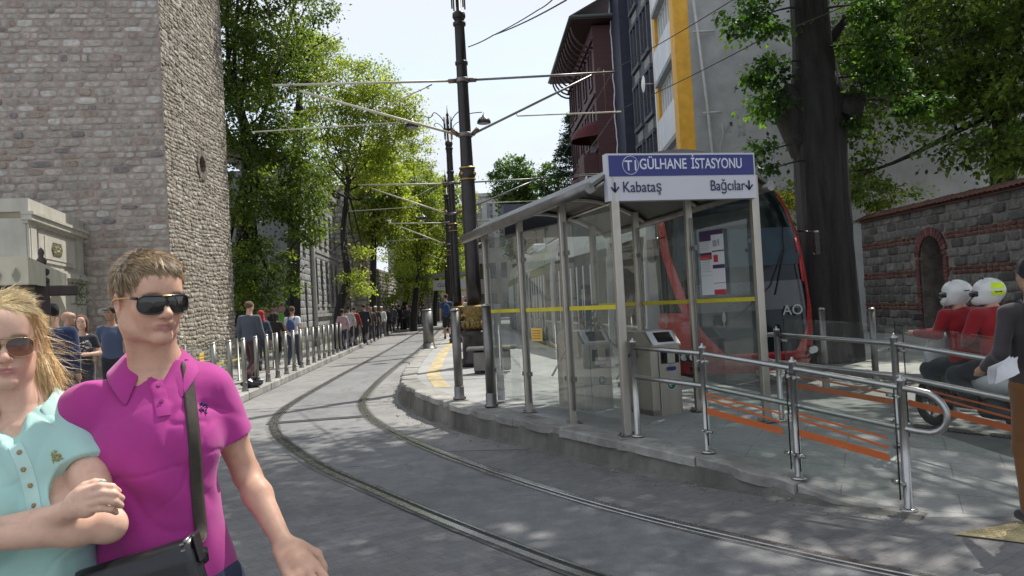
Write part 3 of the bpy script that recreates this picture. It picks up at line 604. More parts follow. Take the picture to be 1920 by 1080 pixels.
g.tube([P(1353, 232, 31.78), P(1356, 250, 31.8), P(1350, 275, 31.8), P(1352, 300, 31.8)], .02, 5); g.build('pipe_bracket', 'pipe_grey', t)
mat('patch_plaster', (.30, .30, .29), .95, var=.3, vs=5)
g = MB(); rs = np.random.default_rng(9)
for (a, b, r_) in ((1385, 215, .22), (1392, 245, .35), (1410, 130, .22), (1412, 150, .18), (1398, 180, .12), (1365, 245, .25), (1640, 60, .3)):
    c = P(a, b, 31.97); th = np.linspace(0, 2 * math.pi, 15)[:-1]; rr_ = r_ * rs.uniform(.4, 1.1, 14)
    c[1] = 32 - .03 * (c[0] - 7.68); pts = [c + np.array([math.cos(k) * q_, -.004, math.sin(k) * q_ * rs.uniform(.8, 1.4)]) for k, q_ in zip(th, rr_)]; g.add(pts, [tuple(range(14))])
g.build('bare_patch', 'patch_plaster', t)
g = MB(); frame_box(g, P(1368, 236, 31.97), S, np.array([0, -1., 0]), 0, .1, 0, .14, 0, .05); g.build('junction_box', 'dark_glass', t)
# --- dark town house with navy pilaster
o = np.array([7.75, 39.8, 0]); U = unit([-.035, 1, 0]); Nn = np.array([-U[1], U[0], 0]); L = 8.6; Hh = 20
t = empty('slate_town_house', tuple(o), 'slate grey town house with tall windows and a navy corner pier strung with small lights', 'building')
g = MB(); q = [o[:2], o[:2] + (10, 0), o[:2] + (10, L), o[:2] + U[:2] * L]; g.prism(q, .1, Hh); g.build('wall', 'slate_wall', t)
g = MB(); frame_box(g, o, U, Nn, L - 2.6, L, .1, Hh, .002, .55); g.build('corner_pier', 'navy_wall', t)
for fl in range(6):
    zb = 1.2 + 3.3 * fl
    for x in (.8, 3.5):
        g = MB(); frame_box(g, o, U, Nn, x, x + 1.5, zb, zb + 2.0, .004, .02); w_ = g.build('window', 'dark_glass', t)
        g = MB()
        for (a, b, c, d) in ((x - .16, x, zb - .1, zb + 2.1), (x + 1.5, x + 1.66, zb - .1, zb + 2.1), (x - .3, x + 1.8, zb + 2.1, zb + 2.3), (x - .3, x + 1.8, zb - .3, zb - .1), (x + .7, x + .8, zb, zb + 2.0)): frame_box(g, o, U, Nn, a, b, c, d, .005, .16)
        g.build('window_frame', 'slate_wall', w_)
        g = MB(); frame_box(g, o, U, Nn, x + .1, x + 1.4, zb - .95, zb - .42, .004, .05); g.build('stone_inset', 'stone_panel', w_)
mat('fairy_light', (.7, .72, .75), .4)
g = MB(); a = P(1143, 0, 47.8); rs = random.Random(2)
e = o + U * (L + .02) + Nn * .6
g.tube([e + np.array([rs.uniform(-.05, .05), 0, z]) for z in np.arange(1, 19.9, .4)], .045, 5); g.build('light_string', 'fairy_light', t)
g = MB(); 
# satellite dish
c = o + U * .35 + Nn * .55 + np.array([0, 0, 12.3]); V = []
for i in range(6):
    for j in range(16): r_ = .42 * i / 5; an = j * math.pi / 8; V.append(c + U * r_ * math.cos(an) + np.array([0, 0, 1]) * r_ * math.sin(an) + Nn * (.10 - .5 * (r_ ** 2)))
g.grid(np.array(V).reshape(6, 16, 3), closed=True); g.tube([c, c - Nn * .5], .03, 6)
tag(g.build('satellite_dish', 'white_frame'), 'small grey satellite dish fixed beside the slate town house window', 'dish')
# --- dark red timber mansion
o = np.array([5.75, 48.6, 0]); U = unit([-.045, 1, 0]); Nn = np.array([-U[1], U[0], 0]); L = 12.4; Hh = 18.3
t = empty('timber_mansion', tuple(o), 'dark red timber mansion with deep bracketed eaves and bay awnings', 'building')
g = MB(); g.prism([o[:2], o[:2] + (11, 0), o[:2] + (11, L), o[:2] + U[:2] * L], .1, Hh)
g.build('wall', 'mansion_wood', t)
g = MB(); a, b = o + U * -.8, o + U * (L + 1.0); E2 = 1.35
pts = [a[:2] + Nn[:2] * E2, b[:2] + Nn[:2] * E2, b[:2] + (12, 0), a[:2] + (12, 0)]; g.prism(pts[::-1], Hh + .15, Hh + .32); rf = g.build('roof', 'mansion_trim', t)
g = MB(); pc = np.array([*(a[:2] + Nn[:2] * E2), Hh + .32]); pd = np.array([*(b[:2] + Nn[:2] * E2), Hh + .32]); r1 = pd + np.array([5, 0, 2.6]); r0 = pc + np.array([5, 0, 2.6])
g.plate([pc, r0, r1, pd], .1); g.build('roof_slope', 'mansion_trim', rf)
g = MB(); g.tube([pc + (-.05, 0, -.02), pd + (-.05, 0, -.02)], .10, 8); g.tube([pc, pc + (12, 0, 0)], .1, 8); g.build('gutter', 'gutter_green', rf)
for i in range(13):
    x = .2 + (L - .4) * i / 12; g = MB(); q = []
    for k in range(7): f_ = k / 6; q.append(o + U * x + Nn * (E2 * .92 * math.sin(f_ * math.pi / 2)) + np.array([0, 0, Hh - 1.3 + 1.35 * (1 - math.cos(f_ * math.pi / 2))]))
    g.tube(q, .07, 5); g.build('eave_bracket', 'mansion_trim', t)
for fl in range(5):
    zb = 1.5 + 3.35 * fl
    for x in (1.0, 3.6, 6.2, 8.8, 10.9):
        g = MB(); frame_box(g, o, U, Nn, x, x + .95, zb, zb + 1.9, .004, .03); w_ = g.build('window', 'dark_glass', t)
        g = MB()
        for (a, b, c, d) in ((x - .14, x, zb - .1, zb + 2), (x + .95, x + 1.09, zb - .1, zb + 2), (x - .2, x + 1.15, zb + 2, zb + 2.14), (x - .2, x + 1.15, zb - .24, zb - .1)): frame_box(g, o, U, Nn, a, b, c, d, .005, .10)
        g.build('window_frame', 'mansion_trim', w_)
    g = MB(); frame_box(g, o, U, Nn, 0, L, zb + 2.45, zb + 2.6, .003, .14); g.build('string_course', 'mansion_trim', t)
g = MB()   # round ended awnings over the lower bay
for (z, x, r_) in ((11.6, 1.6, 1.5), (8.9, 4.5, 1.4), (7.4, 7.5, 1.3)):
    V = []
    for i in range(5):
        for j in range(9): an = math.pi * j / 8; ph = i / 4 * math.pi / 2; V.append(o + U * (x + r_ * math.cos(an)) + Nn * (r_ * math.sin(an) * math.cos(ph * .9) ) + np.array([0, 0, z + .9 * math.sin(ph)]))
    g.grid(np.array(V).reshape(5, 9, 3))
    f_ = o + U * (x - r_) + Nn * .02; g.tube([o + U * (x + r_ * math.cos(an)) + Nn * r_ * math.sin(an) + np.array([0, 0, z]) for an in np.linspace(0, math.pi, 12)], .05, 5)
g.build('awning', 'maroon_fabric', t)
g = MB(); frame_box(g, o, U, Nn, .4, 2.8, 7.0, 10.6, .004, .9); frame_box(g, o, U, Nn, 3.5, 5.7, 5.0, 8.8, .004, .8); g.build('bay', 'mansion_wood', t)
# --- grey stone building on the left behind the trees
o = np.array([-8.95, 33.7, .15]); e = np.array([-10.0, 46.3, .15]); U = unit(e - o); Nn = np.array([U[1], -U[0], 0]); L = np.linalg.norm(e - o); Hh = 7.7
t = empty('grey_stone_building', tuple(o), 'grey ashlar building with tall narrow windows behind the street trees', 'building')
g = MB(); q = [o[:2], e[:2], e[:2] - (10, 0), o[:2] - (10, .3)]; g.prism(q[::-1], .15, Hh + .15); g.build('side_wall', 'wall_grey_blue', t)
winsL = [(1.3, .55, .85, 2.9)] + [(4.2 + 1.75 * i, .8, 1.95, 4.15) for i in range(5)]; winsU = [(1.3, .55, 4.3, 5.1)] + [(4.2 + 1.75 * i, .8, 4.95, 6.7) for i in range(5)]
def inwin(x, z, m_=.12): return any(a - m_ < x < a + w + m_ and b - m_ < z < c + m_ for a, w, b, c in winsL + winsU)
g = MB(); stones(g, o, U, Nn, L, Hh, (.29, .31), (.42, .55), lambda r, k: np.array((.30, .30, .295)) * r.uniform(.75, 1.12), (.012, .02), .008, 33, skip=inwin, npt=8, pw=7, regular=True); g.build('ashlar', 'block_grey', t, attr=True)
for a, w, b, c in winsL + winsU:
    g = MB(); frame_box(g, o, U, Nn, a, a + w, b, c, .003, .008); w_ = g.build('window', 'dark_glass', t)
    g = MB(); frame_box(g, o, U, Nn, a - .1, a + w + .1, b - .12, b, .005, .1); g.build('window_sill', 'coping', w_)
g = MB(); frame_box(g, o, U, Nn, 3.2, L + .05, 1.35, 1.5, .005, .13); frame_box(g, o, U, Nn, -.05, L + .1, Hh - .05, Hh + .2, -.3, .22); frame_box(g, o, U, Nn, 3.2, L, 4.45, 4.6, .005, .06); g.build('string_course', 'coping', t)
g = MB(); g.tube([o + U * 3.1 + Nn * .12 + np.array([0, 0, z]) for z in (0, 2, 4, Hh)], .11, 8); g.build('drain_pipe', 'pipe_grey', t)
g = MB(); zt = Hh + .35; c0 = o + (0, 0, zt); c1 = e + (0, 0, zt); rdg = np.array([-5, 0, 1.7]); g.plate([c0 + Nn * .3, c1 + Nn * .3, c1 + rdg, c0 + rdg], .12); g.build('roof', 'mansion_trim', t)
# graffiti on its blank end wall: pale pink, black and green swirls painted on the plaster
mat('graffiti_pink', (.36, .17, .19), .8, var=.2, vs=8); mat('graffiti_black', (.015, .015, .018), .8); mat('graffiti_green', (.12, .33, .05), .8, var=.2, vs=8)
gt = MB(); W0 = o + np.array([0, -.0, 0]); wu = np.array([1, .03, 0.]); wu = unit(wu)
def gpt(a, b, d=.006):
    r_ = ray(a, b); y0 = 33.66; 
    t_ = y0 / r_[1]; p_ = np.array([r_[0] * t_, y0, r_[2] * t_ + CAMH]); p_[1] = 33.7 + .03 * (p_[0] + 8.95) - d; return p_
for nm, d, poly in (('graffiti_pink', .006, [(486, 590), (498, 575), (520, 570), (536, 577), (530, 592), (518, 590), (505, 588), (507, 600), (520, 620), (545, 625), (540, 640), (500, 640), (490, 618)]),
                 ('graffiti_black', .010, [(500, 598), (507, 588), (522, 592), (530, 590), (536, 580), (552, 578), (562, 600), (556, 622), (535, 626), (520, 612), (508, 606)]),
                 ('graffiti_green', .014, [(512, 596), (517, 578), (523, 590), (530, 582), (534, 594), (542, 590), (536, 606), (522, 612), (514, 606)])):
    g = MB(); g.add([gpt(a, b, d) for a, b in poly], [tuple(range(len(poly)))]); g.build('graffiti', nm, t)
# --- far buildings closing the street
def block(name, label, x0, x1, y, H, m, dep=8, wins=None, roof=None):
    t = empty(name, ((x0 + x1) / 2, y, 0), label, 'building'); g = MB(); g.box(((x0 + x1) / 2, y + dep / 2, H / 2), (x1 - x0, dep, H)); g.build('wall', m, t)
    if roof: g = MB(); g.box(((x0 + x1) / 2, y + dep / 2, H + .2), (x1 - x0 + .5, dep + .5, .4)); g.build('roof', roof, t)
    if wins:
        nx, nzr = wins
        for i in range(nx):
            for j in range(nzr):
                g = MB(); xx = x0 + (x1 - x0) * (i + .5) / nx; zz = H * (j + .55) / nzr; g.box((xx, y - .01, zz), ((x1 - x0) / nx * .5, .06, H / nzr * .5)); g.build('window', 'dark_glass', t)
    return t
block('far_grey_building', 'pale grey building closing the far end of the street behind the tram poles', -5.5, 1.2, 96, 14.6, 'far_wall', 8, (5, 4), 'concrete_slab')
block('far_brick_building', 'small orange brick building seen between the two tall poles', -6.6, -4.0, 92, 11.4, 'brick_far', 4, (3, 4), 'concrete_slab')
block('far_dark_building', 'dark shopfront building at the end beyond the opposite stop', -9.6, -6.8, 99, 5.5, 'slate_wall', 4, (3, 1))
block('far_corner_building', 'low grey corner building beyond the mansion', 1.5, 12, 84, 9, 'far_wall', 8, (4, 3), 'concrete_slab')
# --- right hand striped masonry wall with arched doorway
mat('tile_red', (.16, .075, .055), .85, var=.35, vs=10)
o = np.array([11.1, 25.2, .13]); e = np.array([11.45, 13.0, .13]); U = unit(e - o); Nn = np.array([U[1], -U[0], 0]); 
if Nn[0] > 0: Nn = -Nn
L = 12.2; Hh = 3.42; t = empty('garden_wall', tuple(o), 'dark striped stone and brick garden wall with tiled coping and an arched doorway', 'wall')
dx0, dx1, dz = 3.35, 4.45, 2.15; rr_ = (dx1 - dx0) / 2
g = MB()
pw = lambda x, z, d=0: o + U * x + np.array([0, 0, z]) + Nn * d
for (a, b, c, d) in ((0, dx0, 0, Hh), (dx1, L, 0, Hh)): g.add([pw(a, c), pw(b, c), pw(b, d), pw(a, d)], [(0, 1, 2, 3)])
arcp = [(dx0 + rr_ - rr_ * math.cos(k), dz + rr_ * math.sin(k)) for k in np.linspace(0, math.pi, 13)]
for i in range(12): a, b = arcp[i], arcp[i + 1]; g.add([pw(*a), pw(*b), pw(b[0], Hh), pw(a[0], Hh)], [(0, 1, 2, 3)]); g.add([pw(*a), pw(*b), pw(*b, -.6), pw(*a, -.6)], [(0, 1, 2, 3)])
for x in (dx0, dx1): g.add([pw(x, 0), pw(x, dz), pw(x, dz, -.6), pw(x, 0, -.6)], [(0, 1, 2, 3)])
g.add([pw(0, 0), pw(0, Hh), pw(0, Hh, -.7), pw(0, 0, -.7), pw(L, 0), pw(L, Hh), pw(L, Hh, -.7), pw(L, 0, -.7)], [(0, 1, 2, 3), (4, 5, 6, 7), (1, 5, 6, 2), (3, 7, 6, 2)])
g.build('wall', 'mortar_dark', t)
def rh(i): 
    k = i % 5
    return (.105, 'b') if k in (3, 4) else .235
def wcol(r, k): return np.array((.16, .068, .055)) * r.uniform(.7, 1.2) if k == 'b' else np.array((.135, .128, .122)) * r.uniform(.55, 1.5)
g = MB(); stones(g, o, U, Nn, L, Hh - .1, rh, (.46, .6), wcol, (.02, .045), .012, 41, skip=lambda x, z: (dx0 - .24 < x < dx1 + .24 and z < dz + .1) or math.hypot(x - (dx0 + rr_), z - dz) < rr_ + .24, npt=8, pw=6, regular=True)
g.build('masonry', 'stone_rough', t, attr=True)
g = MB()
for i in range(15):
    a0, a1 = math.pi * (i + .08) / 15, math.pi * (i + .92) / 15; q = [pw(dx0 + rr_ - math.cos(a) * r_, dz + math.sin(a) * r_) for a, r_ in ((a0, rr_), (a0, rr_ + .22), (a1, rr_ + .22), (a1, rr_))]; g.plate(q, -.06 if np.cross(q[1] - q[0], q[2] - q[0]) @ Nn < 0 else .06, np.array((.17, .06, .06)) * random.uniform(.7, 1.2))
for z in np.arange(.02, dz - .05, .105):
    for x in (dx0 - .2, dx1 + .02): frame_box(g, o, U, Nn, x, x + .18, z, z + .085, 0, .05, np.array((.17, .06, .06)) * random.uniform(.7, 1.2))
g.build('door_surround', 'stone_rough', t, attr=True)
g = MB(); frame_box(g, o, U, Nn, dx0 - .1, dx1 + .1, 0, dz + rr_ + .1, -.66, -.61); g.build('door', 'deep_shade', t)  # near-black sheet painted for the dark depth of the doorway
g = MB()
for i, x in enumerate(np.arange(-.1, L + .1, .19)):
    c = pw(x, Hh + .02 + random.uniform(-.012, .012), -.33); n_ = 7; th = np.linspace(0, math.pi, n_); V = []
    for d in (-.48, 0, .48):
        hz_ = .22 - abs(d) * .42; V += [c + U * (.11 * math.cos(k)) + Nn * d + np.array([0, 0, hz_ + .06 * math.sin(k)]) for k in th]
    g.grid(np.array(V).reshape(3, n_, 3))
V = [pw(0, Hh, .14), pw(L, Hh, .14), pw(L, Hh + .22, -.33), pw(0, Hh + .22, -.33), pw(L, Hh, -.8), pw(0, Hh, -.8)]; g.add(V, [(0, 1, 2, 3), (3, 2, 4, 5), (0, 3, 5), (1, 4, 2), (0, 5, 4, 1)])
g.build('tile_coping', 'tile_red', t)
# short return wall with iron railings at its far end
t = empty('iron_fence', (10.2, 26, .13), 'black iron railing fence on a low stone plinth beside the tree trunk', 'fence')
fa, fb = np.array([5.9, 27.5, .13]), np.array([11.0, 25.8, .13]); U = unit(fb - fa); Nn = np.array([U[1], -U[0], 0]); L = np.linalg.norm(fb - fa)
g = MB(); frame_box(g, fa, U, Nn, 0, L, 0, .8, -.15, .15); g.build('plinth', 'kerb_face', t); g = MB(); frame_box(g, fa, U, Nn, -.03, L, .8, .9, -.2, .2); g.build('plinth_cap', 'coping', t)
mat('black_iron', (.02, .02, .022), .45, .6, var=.3, vs=8)
g = MB()
for x in np.arange(.1, L, .16): g.tube([fa + U * x + (0, 0, .9), fa + U * x + (0, 0, 2.1), fa + U * x + (0, 0, 2.22)], [.014, .014, .003], 5)
for z in (1.05, 1.95): frame_box(g, fa, U, Nn, 0, L, z, z + .05, -.02, .02)
g.build('railings', 'black_iron', t)
t = empty('shop_sign', (9.7, 31.6, 3.9), 'small yellow shop sign at the foot of the grey side wall', 'sign'); mat('sign_yellow', (.75, .5, .04), .5)
a = P(1478, 380, 31.7); g = MB(); g.box(a + (.0, 0, .1), (.9, .12, .62), bev=.02); g.build('panel', 'sign_yellow', t)
# café parasol frame edge on the far left
mat('canvas_cream', (.66, .60, .46), .8, var=.12, vs=7); mat('canvas_motif', (.33, .32, .24), .8); mat('dark_timber', (.05, .032, .028), .5, var=.3, vs=6, stretch=(1, 1, .2)); mat('beam_grey', (.11, .095, .085), .5, var=.2, vs=5)
t = empty('cafe_awning', (-3.3, 4.6, 0), 'cream patterned awning with dark timber frame and a turned finial post', 'awning')
# valance, beam and post at the corner of the terrace
c = P(53, 510, 4.6); Ua = unit([1, .62, 0]); g = MB(); c[2] = 2.0
g.plate([c - Ua * 2.0 + (0, 0, .09), c + (0, 0, .07), c + (0, 0, -.085), c - Ua * 2.0 + (0, 0, -.10)], .02)
back = np.array([-.9, .9, .0]); g.plate([c + (0, 0, .07), c - Ua * 2 + (0, 0, .09), c - Ua * 2 + (-1.2, 2.4, .12), c + (-1.0, 2.2, .10)], .012); g.plate([c + (0, 0, -.085), c + (0, 0, .07), c + (-1.0, 2.2, .10), c + (-1.0, 2.2, -.03)], .012); g.build('canopy', 'canvas_cream', t)
g = MB(); na = np.array([Ua[1], -Ua[0], 0])
for i in range(22): q = c - Ua * (.06 + i * .09) + na * .006 + (0, 0, -.035); g.plate([q + (0, 0, .045), q - Ua * .02, q - (0, 0, .045), q + Ua * .02], .004)
g.build('valance_motif', 'canvas_motif', t)
pc = P(80, 550, 5.4); pc[2] = 0
g = MB(); g.box((pc[0], pc[1], .98), (.085, .085, 1.95), rz=.5, bev=.008); pst = g.build('post', 'dark_timber', t)
g = MB(); g.lathe([(.045, 1.955), (.045, 1.985), (.025, 2.0), (.045, 2.02), (.048, 2.045), (.02, 2.065), (.03, 2.09), (.034, 2.11), (.014, 2.135), (.02, 2.16), (.018, 2.18), (.002, 2.2)], (pc[0], pc[1], 0), 12); g.build('finial', 'dark_timber', pst)
g = MB(); e1 = np.array([pc[0], pc[1], 1.905]); d = unit(c - Ua * 2 - e1); d[2] = 0; g.box(tuple(e1 - Ua * 1.2), (2.4, .07, .09), rz=math.atan2(Ua[1], Ua[0]), bev=.006); g.build('beam', 'beam_grey', t)
g = MB(); d2 = unit([.8, 1.2, 0]); g.box(tuple(e1 + d2 * .12), (.20, .07, .07), rz=math.atan2(d2[1], d2[0]), bev=.006); g.build('bracket_beam', 'dark_timber', t)
# ------------------------------------------------------------------ trees
def leaf_mat(name, sss=.35):
    m, t, b = _new(name); out = t.nodes['Material Output']; a = N(t, 'ShaderNodeAttribute', attribute_name='col')
    b.inputs['Roughness'].default_value = .45; b.inputs['Specular IOR Level'].default_value = .35; t.links.new(a.outputs[0], b.inputs['Base Color'])
    tl = N(t, 'ShaderNodeBsdfTranslucent'); hs = mixc(t, 1.0, a.outputs[0], (1.35, 1.42, .6), 'MULTIPLY'); t.links.new(hs, tl.inputs[0])
    mx = N(t, 'ShaderNodeMixShader', i_0=sss); t.links.new(b.outputs[0], mx.inputs[1]); t.links.new(tl.outputs[0], mx.inputs[2]); t.links.new(mx.outputs[0], out.inputs[0]); return m
leaf_mat('leaf', .55)
mat('bark', (.10, .085, .07), .95, var=.4, vs=5, bmp=1, bs_=9, bd=.04, stretch=(1, 1, .18))
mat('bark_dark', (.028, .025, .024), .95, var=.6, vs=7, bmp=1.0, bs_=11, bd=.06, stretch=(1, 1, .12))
def limbs(g, start, d0, targets, r0, rs, sub=3):
    for tg in targets:
        tg = np.array(tg, float); L = np.linalg.norm(tg - start); mid = (start + tg) / 2 + rs.normal(0, L * .07, 3) - np.array([0, 0, L * .02]); q = spline([start, start + d0 * L * .22, mid, tg], 9)
        g.tube(q, np.linspace(r0, r0 * .18, 9), 6)
        for k in range(sub):
            i = rs.integers(3, 8); s_ = q[i]; e_ = s_ + unit(rs.normal(0, 1, 3) + unit(tg - start) * 1.2) * L * rs.uniform(.2, .4); g.tube(spline([s_, (s_ + e_) / 2 + rs.normal(0, L * .03, 3), e_], 5), np.linspace(r0 * .35, r0 * .06, 5), 5)
def foliage(blobs, n, ls, cols, rs, cl=.45, keep=None, shell=.55, droop=.25, per=60):
    """leaves gathered in sprays on the shell of each blob"""
    V = []; C = []; vol = np.array([b[1][0] * b[1][1] * b[1][2] for b in blobs]) ** .67; vol /= vol.sum(); cols = np.array(cols)
    for (c, r_), f in zip(blobs, vol):
        c = np.array(c, float); r_ = np.array(r_, float); k = max(3, int(n * f / per)); d = rs.normal(0, 1, (k, 3)); d /= np.linalg.norm(d, axis=1)[:, None]
        cc = c + d * r_ * (rs.uniform(shell, 1.05, (k, 1)))
        if keep is not None: cc = cc[keep(cc)]; k = len(cc)
        if k == 0: continue
        tone = rs.choice(len(cols), k); tv = rs.uniform(.75, 1.25, k)
        for i in range(k):
            m = int(per * rs.uniform(.6, 1.4)); sr = cl * rs.uniform(.6, 1.3); p_ = cc[i] + rs.normal(0, 1, (m, 3)) * sr * np.array([.55, .55, .32])
            outw = unit(cc[i] - c); dr = rs.normal(0, .55, (m, 3)) + outw * .5 + np.array([0, 0, -droop]); dr /= np.linalg.norm(dr, axis=1)[:, None]
            up = rs.normal(0, .45, (m, 3)) + np.array([0, 0, 1]) + outw * .3; s_ = np.cross(dr, up); s_ /= np.linalg.norm(s_, axis=1)[:, None]
            nn = np.cross(s_, dr); L = (ls * rs.uniform(.6, 1.35, m))[:, None]
            V.append(np.stack([p_, p_ + dr * L * .45 + s_ * L * .33 + nn * L * .08, p_ + dr * L, p_ + dr * L * .45 - s_ * L * .33 + nn * L * .08], 1).reshape(-1, 3))
            cv = cols[tone[i]] * tv[i] * rs.uniform(.8, 1.2, (m, 1)); C.append(np.repeat(cv, 4, axis=0))
    V = np.concatenate(V); return V, np.arange(len(V)).reshape(-1, 4), np.concatenate(C)
def tree(name, base, trunk, tr, blobs, n, ls, cols, label, group=None, seed=1, bark='bark', cl=.45, keep=None, per=60, droop=.25, shell=.55, sub=3, extra=None, lr=.5):
    rs = np.random.default_rng(seed); t = empty(name, tuple(base), label, 'tree', group); g = MB(); q = spline(trunk, 14)
    V = []
    nth = 64 if tr[0] > .5 else 16; th = np.arange(nth) * 2 * math.pi / nth; lob = 1 + .06 * np.cos(3 * th + 1) + .05 * np.cos(5 * th); q = spline(trunk, 60 if tr[0] > .5 else 14); nq = len(q)
    rdg = rs.uniform(-.022, .022, nth) if nth > 16 else np.zeros(nth)
    rad = np.interp(np.linspace(0, 1, nq), np.linspace(0, 1, len(tr)), tr)
    for i in range(nq):
        if nth > 16: rdg = rdg * .93 + rs.uniform(-.008, .008, nth)
        lb = lob + rdg; V.append(np.stack([q[i][0] + rad[i] * lb * np.cos(th) * (1 + (.03 * rs.normal() if nth == 16 else 0)), q[i][1] + rad[i] * lb * np.sin(th), np.full(nth, q[i][2])], 1))
    g.grid(np.array(V), closed=True); top = q[-1]; d0 = unit(q[-1] - q[-3])
    if extra: extra(g, q, rad)
    limbs(g, top, d0, [np.array(b[0]) + rs.normal(0, .2, 3) for b in blobs], rad[-1] * lr, rs, sub); g.build('trunk', bark, t)
    V, F, C = foliage(blobs, n, ls, cols, rs, cl, keep, shell, droop, per); tri_mesh('crown', V, F, 'leaf', t, C, smooth=False)
    return t
DG = [(.045, .07, .024), (.06, .092, .028), (.08, .12, .034), (.035, .055, .022)]
MG = [(.12, .175, .038), (.155, .22, .048), (.09, .135, .03)]
YG = [(.32, .37, .065), (.26, .31, .05), (.40, .44, .09), (.20, .25, .045)]
def blobs_in(c, r, n, rs_, sub=.42): 
    rs = np.random.default_rng(rs_); out = []
    for i in range(n): d = unit(rs.normal(0, 1, 3)); out.append((np.array(c) + d * np.array(r) * rs.uniform(.25, .85), np.array(r) * sub * rs.uniform(.7, 1.3)))
    return out
# big dense tree by the tower
B = [((-8.4, 27, 13.2), (2.4, 2.2, 1.7)), ((-9.6, 27, 10.5), (2.2, 2.4, 1.9)), ((-7.6, 27.2, 10.6), (1.4, 2, 1.2)), ((-8.6, 26.6, 8.3), (1.7, 2, 1.4)), ((-7.3, 27, 7.3), (1.0, 1.4, .8)), ((-8.5, 26.5, 5.7), (1.6, 1.8, 1.1)), ((-7.1, 26.6, 5.3), (1.05, 1.3, .55)), ((-8.7, 26.8, 3.4), (1.3, 1.5, .9)), ((-6.7, 26.8, 6.2), (.8, 1.2, .5)), ((-6.9, 26.8, 4.4), (.7, 1.1, .35)), ((-7.9, 26.6, 2.55), (.7, 1.0, .45)), ((-8.7, 26.5, 2.2), (.7, 1, .4)), ((-7.9, 27, 15.0), (2.0, 2, 1.2)), ((-9.2, 28, 15.5), (2.6, 3, 2))]
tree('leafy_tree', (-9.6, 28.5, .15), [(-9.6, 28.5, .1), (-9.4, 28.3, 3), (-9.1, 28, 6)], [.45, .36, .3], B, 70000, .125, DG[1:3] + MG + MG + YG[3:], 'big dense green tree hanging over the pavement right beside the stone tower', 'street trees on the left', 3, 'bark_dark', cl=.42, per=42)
# leaning plane tree with open crown
B = [((-6.5, 33, 11.2), (2.1, 1.6, .9)), ((-5.2, 33, 10.2), (1.7, 1.4, .75)), ((-7.5, 33.2, 9.5), (1.5, 1.4, .9)), ((-5.7, 33, 8.5), (1.5, 1.3, .8)), ((-4.4, 33, 9.3), (1.1, 1.1, .5)), ((-7.2, 33, 7.6), (1.2, 1.1, .7)), ((-5.3, 33, 7.0), (.9, 1.0, .4)), ((-6.5, 33, 3.1), (.55, .7, .22)), ((-6.2, 33, 2.5), (.5, .6, .15)), ((-8.0, 33, 12.6), (1.4, 1.4, .6)), ((-6.0, 32.6, 4.1), (.4, .6, .15))]
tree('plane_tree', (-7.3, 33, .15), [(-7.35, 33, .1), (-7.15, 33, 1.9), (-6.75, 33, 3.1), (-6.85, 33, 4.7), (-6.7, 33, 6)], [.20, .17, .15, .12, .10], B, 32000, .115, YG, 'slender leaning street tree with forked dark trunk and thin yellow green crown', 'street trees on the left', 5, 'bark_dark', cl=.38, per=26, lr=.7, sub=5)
B = [((-9.6, 30.0, 16.3), (.9, 1, .5)), ((-8.0, 30, 14.4), (1.0, 1, .6)), ((-6.9, 30, 13.2), (.9, 1, .55)), ((-7.2, 30, 11.7), (1.1, 1, .5)), ((-6.9, 30, 15.4), (.7, .8, .4))]
tree('bare_topped_tree', (-8.4, 30.2, .15), [(-8.4, 30.2, .1), (-8.1, 30.2, 5), (-7.7, 30.2, 9.5)], [.3, .22, .16], B, 3800, .12, DG + MG, 'sparse tall tree whose dark twigs reach the sky above the leaning tree', 'street trees on the left', 8, 'bark_dark', cl=.35, per=30, lr=.8, sub=7)
rs0 = np.random.default_rng(5)
for i, (x, y, r_, H, z0, lb) in enumerate([(-6.3, 54, 3.0, 14.2, 2.6, 'tall lime green tree just beyond the second stone tower'), (-7.8, 60, 2.8, 14.0, 1.9, 'lime green tree in the middle of the distant row'), (-6.1, 66, 2.9, 13.4, 3.0, 'light green tree whose branches reach behind the second tram pole'), (-8.2, 74, 2.8, 11.0, 2.2, 'lower light green tree deeper in the distant row'), (-7.9, 47, 2.0, 12.6, 6.2, 'high crowned lime green tree rising in front of the second stone tower'), (-7.7, 86, 2.6, 9.8, 2.2, 'farthest light green tree over the crowd on the pavement')]):
    cz = (H + z0) / 2; B = blobs_in((x + .5, y, cz), (r_, r_, (H - z0) / 2), 11, 20 + i, .46)
    tree('street_tree', (x - .5, y, .15), [(x - .5, y, .1), (x - .3, y, 2), (x, y, z0 + 1.2)], [.24, .2, .15], B, max(14000, 26000 - 2000 * i), min(.15 + .015 * i, .2), YG + MG[:1], lb, 'street trees on the left', 30 + i, 'bark_dark', cl=.5, per=45)
